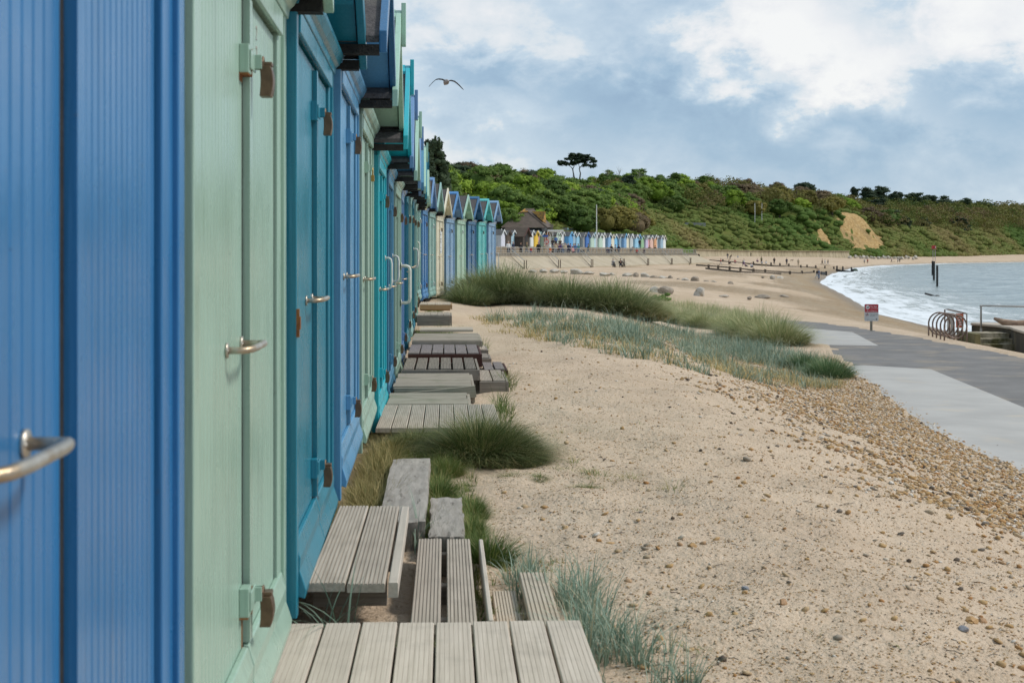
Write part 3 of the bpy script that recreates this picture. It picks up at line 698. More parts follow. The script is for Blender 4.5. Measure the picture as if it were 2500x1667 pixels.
# grab rails
def grab(i, y, z, h, out=.07, r=.014):
    o = child('grab_rail', 'rail%.2f%.2f%.3f' % (h, out, r), lambda: m_rail(h, out, r), whiterail, ROW[i], 0, (.0125 if abs(y) > .8 else .0005, y, z))
grab(5, .80, 1.04, .25, .055, .011); grab(6, .80, 1.08, .24, .06, .011); grab(7, .82, .90, .40, .095, .018); grab(11, .78, 1.05, .30)
grab(13, .80, 1.12, .34, .06); grab(22, .80, .70, .5, .06, .013); grab(23, .84, .70, .5, .10, .013)
# notices
paper = mat('white notice', (.60, .62, .64), (.66, .68, .70), 3, .5); ink = mat('dark print', (.05, .06, .08)); blueprint = mat('blue print', (.03, .08, .3))
def notice(i, y0, y1, z0, z1, rowsn):
    n = MB().box(-.0115, -.0085, y0, y1, z0, z1).build('notice', paper, ROW[i])
    mb = MB()
    for a, b_, l_, r_ in rowsn:
        zt = z1-(z1-z0)*a; zb_ = z1-(z1-z0)*b_; w_ = y1-y0; mb.box(-.0084, -.0078, y0+w_*l_, y0+w_*r_, zb_, zt)
    mb.build('print', ink, n)
notice(18, .10, .52, 1.02, 1.58, [(.14, .17, .1, .7), (.18, .20, .1, .8), (.35, .38, .1, .85), (.40, .41, .1, .7), (.43, .44, .1, .8), (.46, .47, .1, .6), (.49, .52, .15, .8), (.74, .76, .1, .7), (.93, .96, .1, .8)])
notice(5, .12, .30, 1.28, 1.36, []); notice(5, .10, .44, .93, 1.26, [(.06, .12, .1, .5), (.2, .3, .2, .45), (.34, .36, .1, .9), (.40, .43, .1, .8), (.5, .6, .2, .5), (.75, .8, .1, .8), (.85, .9, .1, .6)])
# faded red hut number on the nearest sage green hut
def text_mesh(txt, size, name='lettering', extrude=.0006, align='CENTER'):
    c = bpy.data.curves.new('t', 'FONT'); c.body = txt; c.size = size; c.extrude = extrude; c.align_x = align; c.align_y = 'CENTER'
    o = bpy.data.objects.new('t', c); C.objects.link(o); dg = bpy.context.evaluated_depsgraph_get()
    me = bpy.data.meshes.new_from_object(o.evaluated_get(dg)); me.name = name; bpy.data.objects.remove(o); bpy.data.curves.remove(c); return me
faded = mat('faded red number', L(172, 150, 142), L(160, 172, 168), 12, .6)
dd = [c for c in ROW[1].children if c.name.startswith('door') and not c.name.startswith(('door_frame', 'door_gap_shade'))][1]
for ch, z in (('2', 1.755), ('2', 1.70)):
    me = text_mesh(ch, .055, 'number'); me.materials.append(faded); o = link('number', me, dd); o.rotation_euler = (R(90), 0, R(90)); o.location = (-.0112, .30, z)

# ================================================================== TIMBER STEPS AND DECKS
def wood(name, a, b_, groove=True, c3=None):
    m = bpy.data.materials.new(name); m.use_nodes = True; q = NT(m.node_tree); bb = q.n['Principled BSDF']; bb.inputs['Roughness'].default_value = .8; bb.inputs['Specular IOR Level'].default_value = .3
    tcn = q.add('ShaderNodeTexCoord').outputs['Object']; at_ = q.add('ShaderNodeAttribute', attribute_name='along').outputs['Vector']
    inf = q.add('ShaderNodeAttribute', attribute_name='along').outputs['Vector']
    mp = q.add('ShaderNodeMapping'); mp.inputs['Scale'].default_value = (60, 2.2, 60); q.put(mp.inputs[0], inf)
    g1 = q.noise(mp.outputs[0], 1.2, 6, .6, .3); g2 = q.noise(tcn, 5, 6)
    vv = q.add('ShaderNodeAttribute', attribute_name='var').outputs['Fac']
    c = q.mix(q.rng(g1, .3, .7), a, b_); c = q.mix(q.rng(g2, .5, .7, 0, .4), c, tuple(x*.62 for x in a))
    c = q.mix(q.m('MULTIPLY', vv, .5), c, tuple(x*.66 for x in b_))
    if c3: c = q.mix(q.rng(q.noise(tcn, 3.1, 5), .52, .68), c, c3)
    q.put(bb.inputs['Base Color'], c)
    bn = q.add('ShaderNodeBump'); bn.inputs['Strength'].default_value = .5; bn.inputs['Distance'].default_value = .004; q.put(bn.inputs['Height'], g1); q.l.new(bn.outputs[0], bb.inputs['Normal']); return m
grey = wood('weathered grey decking', (.34, .285, .225), (.53, .455, .375)); greyd = wood('dark weathered decking', (.16, .135, .11), (.30, .26, .215))
greyf = wood('fresh grey decking', (.46, .395, .32), (.62, .54, .455)); greenish = wood('lichened grey boards', (.27, .23, .175), (.41, .355, .285), c3=(.23, .215, .15)); brownw = wood('brown stained boards', (.15, .125, .115), (.26, .225, .21))
redw = wood('dark red stained skirting', (.05, .018, .014), (.085, .035, .028)); sand_wood = wood('sand dusted board', (.42, .36, .28), (.54, .46, .36), c3=(.52, .42, .31))
def board(x0, x1, y0, y1, z1, th=.03, along='y', n=0, rng=random, gw_=.18):
    gd = .0045 if gw_ > .12 else .0013
    """one board as (verts, faces, var, along-coords); n grooves on its top, wavy cut ends"""
    pts = []
    w0, w1 = (x0, x1) if along == 'y' else (y0, y1); l0, l1 = (y0, y1) if along == 'y' else (x0, x1)
    jit0 = rng.uniform(-.006, .006); jit1 = rng.uniform(-.006, .006); w = w1-w0
    top = [(w0, -.004), (w0+.003, 0)]
    if n:
        p = (w-.010)/n
        for i in range(n):
            a = w0+.005+i*p; top += [(a+p*(.5-gw_), 0), (a+p*(.5-gw_*.7), -gd), (a+p*(.5+gw_*.7), -gd), (a+p*(.5+gw_), 0)]
    top += [(w1-.003, 0), (w1, -.004)]
    sec = top+[(w1, -th), (w0, -th)]
    k = len(sec); vs = []; al = []; off = rng.uniform(0, 50)
    for l, e in ((l0+jit0, 0), (l1+jit1, 1)):
        for a, z in sec:
            vs.append((a, l, z1+z) if along == 'y' else (l, a, z1+z)); al.append((a+off, l+off, z+off))
    fs = [tuple(range(k)), tuple(range(k, 2*k))]+[(i, (i+1) % k, k+(i+1) % k, k+i) for i in range(k)]
    return vs, fs, [rng.random()]*len(vs), al
def board_part(name, boards, m, parent):
    V, Fs, A, AL = [], [], [], []
    for vs, fs, va, al in boards:
        n = len(V); V += vs; Fs += [tuple(i+n for i in f) for f in fs]; A += va; AL += al
    me = bpy.data.meshes.new(name); me.from_pydata(V, [], Fs)
    bm = bmesh.new(); bm.from_mesh(me); bmesh.ops.recalc_face_normals(bm, faces=bm.faces); bm.to_mesh(me); bm.free()
    a = me.attributes.new('var', 'FLOAT', 'POINT'); a.data.foreach_set('value', A)
    a = me.attributes.new('along', 'FLOAT_VECTOR', 'POINT'); a.data.foreach_set('vector', np.array(AL, dtype=np.float32).ravel())
    me.materials.append(m); return link(name, me, parent)
def deck(label, x0, x1, y0, y1, z, n, m, along='y', grooves=7, rz=0, gap=.007, skirt=.0, sm=None, cat='deck', name='timber_deck', th=.03, tilt=(0, 0), bear=True, gw=.18):
    """n boards side by side over bearers, with an optional skirting board"""
    cx, cy = (x0+x1)/2, (y0+y1)/2; t_ = thing(name, label, cat, (cx, cy, z), rz+ths, 'timber steps and decks in front of the huts'); t_.rotation_euler[0] = R(tilt[0]); t_.rotation_euler[1] = R(tilt[1])
    hx, hy = (x1-x0)/2, (y1-y0)/2; rg = random.Random(int(abs(x0*1000)+y0*100)); W_ = (2*hx if along == 'y' else 2*hy)/n
    for i in range(n):
        a = (-hx if along == 'y' else -hy)+i*W_+gap/2; b_ = a+W_-gap; dz = rg.uniform(-.003, .003)
        br = board(a, b_, -hy, hy, dz, th, 'y', grooves, rg, gw) if along == 'y' else board(-hx, hx, a, b_, dz, th, 'x', grooves, rg, gw)
        board_part('board', [br], m, t_)
    if bear:
        bs = []
        for f_ in (.14, .5, .9):
            if along == 'y': bs.append(board(-hx+.01, hx-.01, -hy+2*hy*f_-.025, -hy+2*hy*f_+.025, -th-.002, .09, 'x', 0, rg))
            else: bs.append(board(-hx+2*hx*f_-.025, -hx+2*hx*f_+.025, -hy+.01, hy-.01, -th-.002, .09, 'y', 0, rg))
        for b1_ in bs: board_part('bearer', [b1_], sm or greyd, t_)
    if skirt:
        gs = sm or m
        board_part('skirting', [board(-hx, hx, -hy-.026, -hy-.002, -.012, skirt, 'x', 0, rg)], gs, t_); board_part('skirting', [board(hx+.002, hx+.026, -hy-.024, hy, -.012, skirt, 'y', 0, rg)], gs, t_)
    return t_
deck('wide pale grey deck of long grooved boards beside the nearest sage green hut', -.665, .268, 2.55, 4.53, .15, 8, greyf, grooves=7, gw=.06)
deck('two grooved boards with a narrow edge board raised in front of the teal hut', -.72, -.455, 4.74, 6.2, .225, 2, grey, grooves=8, sm=greyd)
deck('narrow plain edging plank lying along the raised boards by the teal hut', -.452, -.412, 4.76, 6.2, .222, 1, greyf, grooves=0, bear=False, cat='plank', name='edging_plank', th=.05)
deck('low pair of worn grooved boards below the raised boards of the teal hut', -.375, -.135, 4.63, 6.03, .115, 2, grey, grooves=7, gap=.022, sm=greyd)
deck('thin plank set on its edge to the right of the low worn boards', -.112, -.088, 4.66, 5.98, .12, 1, greyf, grooves=0, bear=False, cat='plank', name='edging_plank', th=.10)
deck('half buried board under blown sand and pebbles beside the nearest deck', -.06, .035, 4.62, 5.40, .045, 1, sand_wood, grooves=7, bear=False, cat='plank', name='buried_board')
deck('sandy grooved board with grass growing along its right side', .045, .155, 4.62, 5.5, .09, 1, sand_wood, grooves=6, bear=False, cat='plank', name='buried_board')
deck('grooved boards at the bottom edge of the picture, right of the wide pale deck', .27, .72, 2.9, 3.90, .10, 4, grey, grooves=7)
# weathered sleepers
def sleeper(label, x0, x1, y0, y1, z, th, seed, rz=0):
    bm = bmesh.new(); bmesh.ops.create_cube(bm, size=1); bmesh.ops.subdivide_edges(bm, edges=bm.edges, cuts=14, use_grid_fill=True)
    rx, ry = (x1-x0), (y1-y0)
    for v in bm.verts:
        p = v.co.copy(); n = float(fbm(np.array(p.x*3+seed), np.array(p.y*9), 4)); v.co = Vector((p.x*rx, p.y*ry, p.z*th))
        e = max(abs(p.x), abs(p.y))
        v.co.z += .008*n-(.012*abs(n) if e > .45 else 0); v.co.x += .012*float(fbm(np.array(p.y*7+seed), np.array(p.z*2), 3)); v.co.y += .02*float(fbm(np.array(p.x*8+seed), np.array(p.z), 3))
    me = bpy.data.meshes.new('sleeper'); bm.to_mesh(me); bm.free(); me.materials.append(slpm)
    o = link('timber_sleeper', me); o.location = ((x0+x1)/2, (y0+y1)/2, z-th/2); o.rotation_euler = (0, 0, ths+rz); return tag(o, label, 'sleeper', 'old timber sleepers in the grass')
slpm = mat('silvered cracked sleeper', (.36, .315, .265), (.52, .465, .40), 3.5, .85, 1.0, 60, stretch=(10, 1.5, 10), c3=(.12, .10, .08), scale3=2.6, t3=(.60, .70), detail=8)
sleeper('long silvered sleeper in the grass below the periwinkle hut', -.635, -.425, 6.22, 8.15, .150, .14, 3)
sleeper('short cracked sleeper edged with green grass, right of the long one', -.375, -.225, 6.05, 7.02, .12, .12, 8)
# run of decks farther along
deck('broad grey grooved deck with a grass tussock over its right end', -.94, -.10, 9.42, 10.88, .17, 8, grey, grooves=7)
deck('low plain boards laid crosswise behind the broad grey deck', -.99, -.36, 10.98, 11.85, .165, 4, greenish, 'x', grooves=3, skirt=.05)
t_ = deck('plain boarded step with a slipped front board, behind the low crosswise boards', -1.03, -.37, 12.02, 13.32, .205, 5, greenish, 'x', grooves=3, skirt=.13, gap=.004)
board_part('slipped_board', [board(-.30, .36, -.70, -.677, -.03, .10, 'x', 0, random)], greenish, t_).rotation_euler = (0, R(-6), 0)
deck('step of six deeply grooved dark grey boards', -1.08, -.365, 13.5, 14.95, .232, 6, greyd, grooves=6, gap=.022, skirt=.10, sm=greyd, th=.045)
deck('dark brown six board step with a dark red skirting', -1.15, -.38, 15.2, 16.62, .262, 6, brownw, grooves=0, skirt=.14, sm=redw, gap=.012)
deck('light grey plain boarded step with a thin edge rail, beyond the dark brown step', -1.22, -.41, 16.85, 18.35, .30, 6, greenish, 'x', grooves=2, skirt=.07, gap=.002)
deck('low grooved two board step with slatted skirting, right of the dark grey boards', -.335, -.085, 13.52, 14.72, .12, 2, grey, grooves=7, skirt=.17, sm=greyd, gap=.014)
deck('low brown two board step behind the slatted one', -.32, -.09, 14.95, 15.95, .11, 2, brownw, grooves=0, skirt=.06, sm=redw, gap=.014)
deck('small pale single board step right of the light grey step', -.47, -.33, 17.2, 17.95, .17, 1, greyf, grooves=4, skirt=.05, sm=greyd)
deck('dark worn block step below the small pale one', -.47, -.28, 16.35, 17.1, .13, 1, greyd, grooves=0, skirt=.16, sm=greyd)
deck('thin grey planks flat on the sand among wispy grass', -1.28, -.55, 19.5, 20.2, .28, 2, grey, 'x', grooves=0, bear=False)
deck('grey grooved step with side skirting and grass before it', -1.54, -1.01, 22.6, 23.8, .35, 5, grey, grooves=6, skirt=.16, sm=greyd)
deck('far brownish boarded step with an orange front edge', -1.72, -1.15, 26.0, 27.3, .40, 4, grey, grooves=3, skirt=.08, sm=wood('orange brown edge board', (.32, .18, .09), (.42, .27, .15)))
# ================================================================== PROMENADE: SMALL HUTS, CAFE, RAILINGS
white = mat('white paint', (.78, .78, .76), (.70, .70, .68), 8, .5)
def flat(name, c, rough=.6): return mat(name, c, tuple(x*.88 for x in c), 4, rough)
SM = {'lilac white': L(212, 214, 226), 'pink white': L(226, 206, 208), 'dark brown': L(84, 72, 62), 'pale blue': L(176, 206, 220), 'white': L(226, 228, 226), 'yellow': L(228, 190, 70), 'pink': L(222, 168, 176),
      'pale teal': L(160, 200, 200), 'sage': L(168, 186, 164), 'orange brown': L(176, 108, 62), 'pale green': L(184, 206, 190), 'bright blue': L(60, 140, 206), 'grey blue': L(126, 156, 178), 'light blue': L(150, 196, 222),
      'grey': L(160, 160, 158), 'deep blue': L(40, 92, 170), 'pale grey': L(190, 196, 196), 'cream': L(222, 216, 194), 'sky blue': L(120, 184, 224), 'teal blue': L(70, 150, 178), 'green': L(150, 188, 150),
      'lilac': L(176, 160, 200), 'salmon': L(216, 160, 140), 'orange': L(206, 120, 60), 'blue': L(90, 140, 190)}
SM.update({'bright blue': L(96, 160, 212), 'deep blue': L(70, 116, 184), 'blue': L(128, 168, 206), 'orange': L(214, 160, 118), 'lilac': L(196, 186, 212), 'grey blue': L(150, 176, 194), 'teal blue': L(110, 176, 196), 'salmon': L(222, 186, 172)})
SMm = {k: flat('small hut '+k, v) for k, v in SM.items()}
smroof = mat('small hut grey felt', (.085, .085, .09), (.13, .13, .135), 2, .9)
def sm_wall():
    mb = MB(); mb.prism([(-.86, 0), (.86, 0), (.86, 1.85), (0, 2.5), (-.86, 1.85)], -2.4, 0, 'x'); return mb.mesh('wall')
def sm_roof():
    mb = MB()
    for k in (-1, 1):
        pts = [(0, 2.54), (k*.93, 1.83), (k*.93, 1.78), (0, 2.505)]; mb.prism(pts, -2.45, .20, 'x')
    return mb.mesh('roof')
def sm_barge():
    mb = MB()
    for k in (-1, 1):
        pts = [(0, 2.62), (k*1.0, 1.82), (k*1.0, 1.68), (0, 2.40)]; mb.prism(pts, .201, .24, 'x')
    return mb.mesh('barge_board')
def sm_door():
    mb = MB(); mb.box(.003, .03, -.55, -.01, .06, 1.75); mb.box(.003, .03, .01, .55, .06, 1.75); return mb.mesh('door')
# (px of apex, front colour, barge colour, base-z offset, scale)
tab1 = [(320, 'lilac white', 'white'), (345, 'pink white', 'white'), (400, 'dark brown', 'dark brown'), (490, 'dark brown', 'dark brown'), (570, 'pale blue', 'white'), (870, 'white', 'white'), (925, 'yellow', 'yellow'),
        (990, 'pink', 'white'), (1040, 'pale teal', 'pale teal'), (1075, 'sage', 'white'), (1125, 'orange brown', 'orange brown'), (1190, 'white', 'white'), (1325, 'pale green', 'pale green'), (1385, 'pale green', 'white'),
        (1465, 'white', 'white'), (1525, 'bright blue', 'sky blue'), (1565, 'pale green', 'white'), (1625, 'grey blue', 'white'), (1730, 'light blue', 'white'), (1800, 'grey', 'grey'), (1830, 'deep blue', 'deep blue'), (1870, 'bright blue', 'pale blue'),
        (1915, 'pale green', 'pale grey'), (1950, 'pale blue', 'pale blue'), (1985, 'pale grey', 'white'), (2060, 'pale grey', 'white'), (2085, 'pale green', 'white'), (2145, 'white', 'white'), (2185, 'cream', 'white')]
hp = [(1180+x/7.35, c, b_) for x, c, b_ in tab1]
tab2 = [(645, 'blue', 'white'), (700, 'cream', 'cream'), (800, 'sky blue', 'white'), (890, 'grey blue', 'pale grey'), (925, 'blue', 'sky blue'), (965, 'cream', 'white'), (1035, 'pale grey', 'white'), (1065, 'white', 'white'), (1120, 'light blue', 'white'),
        (1165, 'teal blue', 'sky blue'), (1265, 'green', 'pale green'), (1320, 'lilac', 'white'), (1350, 'pink', 'white'), (1390, 'salmon', 'white'), (1440, 'sky blue', 'light blue'), (1480, 'orange', 'white'), (1525, 'white', 'white'),
        (1552, 'grey blue', 'white'), (1585, 'cream', 'white'), (1625, 'white', 'cream'), (1670, 'cream', 'white')]
hp += [(1400+x/7.35, c, b_) for x, c, b_ in tab2]
def on_row(px, off=0.0):
    """point where the ray through px crosses the promenade hut line"""
    k = (px-1250)/F; ax, ay = HA+HNn*off; s = (k*ay-ax)/(HD[0]-HD[1]*k); return s, (ax+HD[0]*s, ay+HD[1]*s)
pz = math.atan2(HNn[1], HNn[0])
landm = lambda px: ('left of the dark brown kiosk' if px < 1262 else 'just right of the dark brown kiosk' if px < 1322 else 'between the yellow hut and the cafe terrace' if px < 1350 else
                    'left of the white flagpole' if px < 1456 else 'right of the white flagpole' if px < 1500 else 'beyond the flagpole, in the middle of the promenade row' if px < 1570 else 'near the far right end of the promenade row')
proto = None; used = {}
items = sorted(hp)
for i, (px, c, b_) in enumerate(items):
    s, (x, y) = on_row(px, 0)
    rg = random.Random(i); y_j = rg.uniform(-.5, .5)
    prv = items[i-1][1] if i else None; nx = items[i+1][1] if i < len(items)-1 else None
    lab = '%s beach hut on the promenade %s' % (c, landm(px))
    if prv and nx: lab = '%s beach hut on the promenade between %s and %s huts, %s' % (c, prv, nx, landm(px))
    lab = ' '.join(lab.split()[:22])
    if len(lab.split()) > 16: lab = '%s promenade hut between %s and %s ones, %s' % (c, prv, nx, landm(px).split(',')[0])
    lab = ' '.join(lab.split()[:16])
    if lab in used: lab = ' '.join(lab.split()[:13])+', farther one'
    used[lab] = 1
    if proto is None:
        h = thing('beach_hut', lab, 'beach hut', (0, 0, 0), 0, 'small beach huts along the promenade')
        link('wall', sm_wall(), h).data.materials.append(white); r_ = link('roof', sm_roof(), h); r_.data.materials.append(smroof)
        link('barge_board', sm_barge(), r_).data.materials.append(white); link('door', sm_door(), h).data.materials.append(white); proto = h
    else: h = copy_tree(proto)
    h['label'] = lab; h.location = (x+HNn[0]*y_j, y+HNn[1]*y_j, TZ); h.rotation_euler = (0, 0, pz+R(rg.uniform(-4, 4)))
    h.scale = (1, .95, rg.uniform(.96, 1.08))
    for ch in h.children:
        if ch.name.startswith(('wall', 'door')): set_mat(ch, SMm[c])
        if ch.name.startswith('roof'):
            for g in ch.children: set_mat(g, SMm[b_])
# four pale huts in a second row behind
for i, x in enumerate((1500, 1605, 1635, 1668, 1702)):
    px = 1180+x/7.35; s, (wx, wy) = on_row(px, -9); h = copy_tree(proto); h.location = (wx, wy, TZ+1.0); h.rotation_euler = (0, 0, pz); h.scale = (1, .8, 1.08)
    h['label'] = ['lowest pale teal hut peeping over the front row', 'leftmost of four pale teal hut tops behind the front row', 'second of four pale teal hut tops behind the front row', 'third of four pale teal hut tops behind the front row', 'rightmost of four pale teal hut tops behind the front row'][i]; h['group'] = 'second row of promenade huts'
    for ch in h.children:
        if ch.name.startswith(('wall', 'door')): set_mat(ch, SMm['pale teal'])
        if ch.name.startswith('roof'):
            for g in ch.children: set_mat(g, SMm['pale teal'])
# dark brown kiosk
brn = mat('dark stained timber', (.045, .034, .027), (.075, .058, .046), 3, .8, .3, 20, stretch=(6, 6, 1)); tile_b = mat('brown roof tiles', (.075, .055, .042), (.115, .085, .065), 1.2, .85, .6, 18, stretch=(1, 1, 3), c3=(.06, .06, .03), scale3=.8)
k_ = thing('kiosk', 'dark brown timber kiosk with a tiled gable roof on the promenade', 'kiosk', (*on_row(1180+770/7.35, 1.2)[1], TZ), pz)
mb = MB(); mb.prism([(-1.3, 0), (1.3, 0), (1.3, 1.7), (0, 2.9), (-1.3, 1.7)], -3.4, 0, 'x'); mb.build('wall', brn, k_)
mb = MB()
for s_ in (-1, 1): mb.prism([(0, 3.0), (s_*1.5, 1.62), (s_*1.5, 1.52), (0, 2.9)], -3.6, .35, 'x')
mb.build('roof', tile_b, k_)
mb = MB()
for s_ in (-1, 1): mb.prism([(0, 3.04), (s_*1.52, 1.64), (s_*1.52, 1.48), (0, 2.86)], .351, .40, 'x')
mb.build('barge_board', flat('dark red barge', L(92, 50, 44)), k_)
MB().box(.003, .04, -.5, .5, 0, 1.9).build('door', flat('dark door', (.02, .017, .015)), k_)
# cafe with a hipped tile roof, lichened ridge, dormer and white canopy
lich = mat('orange lichened tiles', (.42, .22, .04), (.16, .10, .05), 2.2, .9, .4, 20, lo=.42, hi=.6)
Yc = 232.0; cz = 2.4
def at_c(px, py, Y=Yc): return P(px, py, Y)
el = P(1224, 556, Yc); er = P(1336, 556, Yc-1); apex = P(1281, 511, Yc+4.5); apr = P(1303, 511, Yc+7); bk = 11
cf = thing('cafe_building', 'low cafe building with a hipped brown tile roof and orange lichened ridge behind the huts', 'cafe', (el.x, el.y, cz))
def rel(p): return (p[0]-el.x, p[1]-el.y, p[2]-cz)
br_ = P(1352, 553, Yc+12); bl_ = P(1218, 553, Yc+14); er2 = P(1347, 558, Yc+1)
mb = MB(); mb.raw([rel(el), rel(er), rel(apex), rel(apr), rel(br_), rel(bl_)], [(0, 1, 2), (1, 4, 3, 2), (0, 2, 5), (2, 3, 4, 5), (0, 5, 4, 1)]); rf = mb.build('roof', tile_b, cf)
up = .06
mb = MB()
def tri_on(a, b_, c, w=up): mb.raw([(p[0], p[1]-w*2.5, p[2]+w) for p in (rel(a), rel(b_), rel(c))], [(0, 1, 2)])
l1 = apex.lerp(el, .20); r1 = apex.lerp(er, .16); rr = apr.lerp(br_, .1)
mb.raw([(p[0], p[1]-.12, p[2]+.10) for p in (rel(apex), rel(l1), rel(r1))]+[(p[0], p[1]-.04, p[2]+.02) for p in (rel(apex), rel(l1), rel(r1))], [(0, 1, 2), (3, 4, 5), (0, 1, 4, 3), (1, 2, 5, 4), (2, 0, 3, 5)])
mb.build('lichened_tiles', lich, rf)
mb = MB(); mb.tube([rel(apex), rel(er)], .13, 6); mb.tube([rel(apex), rel(el)], .12, 6); mb.tube([rel(apex), rel(apr)], .14, 6); mb.build('ridge_tiles', tile_b, rf)
# dormer on the right slope
da = rel(P(1298, 516, Yc+4)); db = rel(P(1331, 516, Yc+1.5)); dc = rel(P(1326, 543, Yc+1)); dd_ = rel(P(1300, 520, Yc+4.4))
mb = MB(); mb.raw([da, db, rel(P(1325, 541, Yc+.8)), rel(P(1331, 517, Yc+5))], [(0, 2, 1), (0, 1, 3)]); mb.raw([db, rel(P(1325, 541, Yc+.8)), rel(P(1334, 545, Yc+3)), rel(P(1331, 517, Yc+5))], [(0, 1, 2, 3)]); mb.build('dormer', lich, rf)
mb = MB(); e2, e3 = rel(el), rel(er2); mb.box(e2[0]+.4, e3[0]-.8, .6, 10, 0, e2[2]-.02); mb.build('wall', flat('cafe pale wall', (.46, .46, .44)), cf)
mb = MB(); mb.box(e2[0]+.3, e2[0]+6.6, .35, .55, e2[2]-.85, e2[2]-.05); mb.build('fascia', flat('black fascia', (.02, .025, .03)), cf)
mb = MB(); w0 = rel(P(1337, 562, Yc-3)); w1 = rel(P(1376, 562, Yc-3)); mb.box(w0[0], w1[0], -3, 4, w0[2]-.22, w0[2]+.05); mb.build('canopy', white, cf)
mb = MB()
for i in range(4): x_ = w0[0]+(w1[0]-w0[0])*i/3; mb.box(x_-.05, x_+.05, -2.9, -2.8, 0, w0[2]-.22)
mb.build('canopy_post', white, cf)
g_ = rel(P(1362, 548, Yc+7)); MB().box(e3[0]-1.6, e3[0]+.4, 7, 10, 0, g_[2]).build('chimney', flat('buff chimney', (.25, .21, .15)), rf)
blu = flat('blue sign board', (.04, .13, .42)); p_ = rel(P(1331, 579, Yc-9)); sg = thing('hanging_sign', 'small blue sign board on a post among the promenade huts', 'sign', (el.x+p_[0], el.y+p_[1], TZ))
MB().box(-.45, .45, -.03, .03, 1.55, 1.85).build('board', blu, sg); MB().box(-.04, .04, -.029, .029, 0, 1.55).build('post', white, sg)
# flagpole
s_, (x, y) = on_row(1456.5, 3.2)
fp = thing('flagpole', 'tall white flagpole standing in front of the promenade huts', 'flagpole', (x, y, TZ)); mb = MB(); mb.tube([(0, 0, 0), (0, 0, 7.2)], [.10, .055], 10); mb.build('pole', white, fp); MB().ico((0, 0, 7.26), .09, 1).build('finial', white, fp)

# railings along the promenade edge with low slatted balustrade
galv = mat('galvanised rail', (.42, .41, .38), (.33, .32, .30), 5, .5, metal=.3); slatm = flat('pale balustrade', (.42, .38, .32))
rail_o = thing('promenade_railing', 'long pale metal railing along the top edge of the promenade', 'railing', (*prom(0, .25), PZ)); ang = math.atan2(PE[1], PE[0]); rail_o.rotation_euler = (0, 0, ang)
mb = MB(); mb.tube([(SL, 0, 1.05), (SR, 0, 1.05)], .035, 6); mb.tube([(SL, 0, .62), (SR, 0, .62)], .025, 6); mb.build('rail', galv, rail_o)
pm_ = None
for i in range(60):
    s_ = SL+8+i*3.0
    if s_ > SR: break
    if pm_ is None: pm_ = MB().box(-.04, .04, -.04, .04, 0, 1.05).mesh('post', galv)
    o = link('post', pm_, rail_o); o.location = (s_, 0, 0)
bal = MB(); s_ = SL
while s_ < SR: bal.box(s_, s_+.17, -.12, .12, 0, .35); s_ += .62 if s_ < 60 else .8
bal.box(SL, SR, -.14, .14, .35, .40)
bo = bal.build('low_balustrade', slatm); bo.location = (*prom(0, -.08), PZ); bo.rotation_euler = (0, 0, ang); tag(bo, 'low balustrade of pale concrete slats below the promenade railing', 'balustrade')
# flights down the slope with dark strings and handrails
dk = flat('dark step string', (.17, .135, .09)); nfl = 0
for px_t, px_b in ((1250, 1277), (1340, 1361), (1421, 1441), (1497, 1519), (1561, 1579), (1620, 1637), (1666, 1683)):
    s_ = prom_px(px_t, 0); s2 = prom_px(px_b, -3.4); a = np.array(prom(s_, .3)); b2 = np.array(prom(s2, -3.55)); zb = -.48
    st = thing('handrail', ['leftmost', 'second', 'third', 'fourth', 'fifth', 'sixth', 'rightmost'][nfl]+' stepped flight and handrail descending the promenade slope', 'handrail', (*b2, zb), 0, 'handrails down the promenade slope'); nfl += 1
    v_ = Vector((*(a-b2), PZ-zb)); mb = MB()
    mb.tube([(0, 0, 1.0), (v_.x, v_.y, v_.z+1.0), (v_.x-.4*.95, v_.y+.12, v_.z+1.0)], .04, 6); mb.tube([(0, 0, .55), (v_.x, v_.y, v_.z+.55)], .03, 6); mb.build('rail', galv, st)
    for q_ in ((0, 0), (float(PE[0])*.9, float(PE[1])*.9)):
        MB().box(q_[0]-.06, q_[0]+.06, q_[1]-.06, q_[1]+.06, -.1, 1.05).build('post', flat('brown rail post', (.16, .12, .08)), st)
    mb = MB(); n = Vector((0, 0, 1)); sd2 = Vector((*PE, 0))*.16
    mb.raw([tuple(p) for p in (Vector((0, 0, .05))-sd2, Vector((0, 0, .05))+sd2, v_+Vector((0, 0, .12))+sd2, v_+Vector((0, 0, .12))-sd2, Vector((0, 0, -.25))-sd2, Vector((0, 0, -.25))+sd2, v_+Vector((0, 0, -.2))+sd2, v_+Vector((0, 0, -.2))-sd2)], [(0, 1, 2, 3), (4, 5, 6, 7), (0, 1, 5, 4), (1, 2, 6, 5), (2, 3, 7, 6), (3, 0, 4, 7)]); mb.build('string', dk, st)
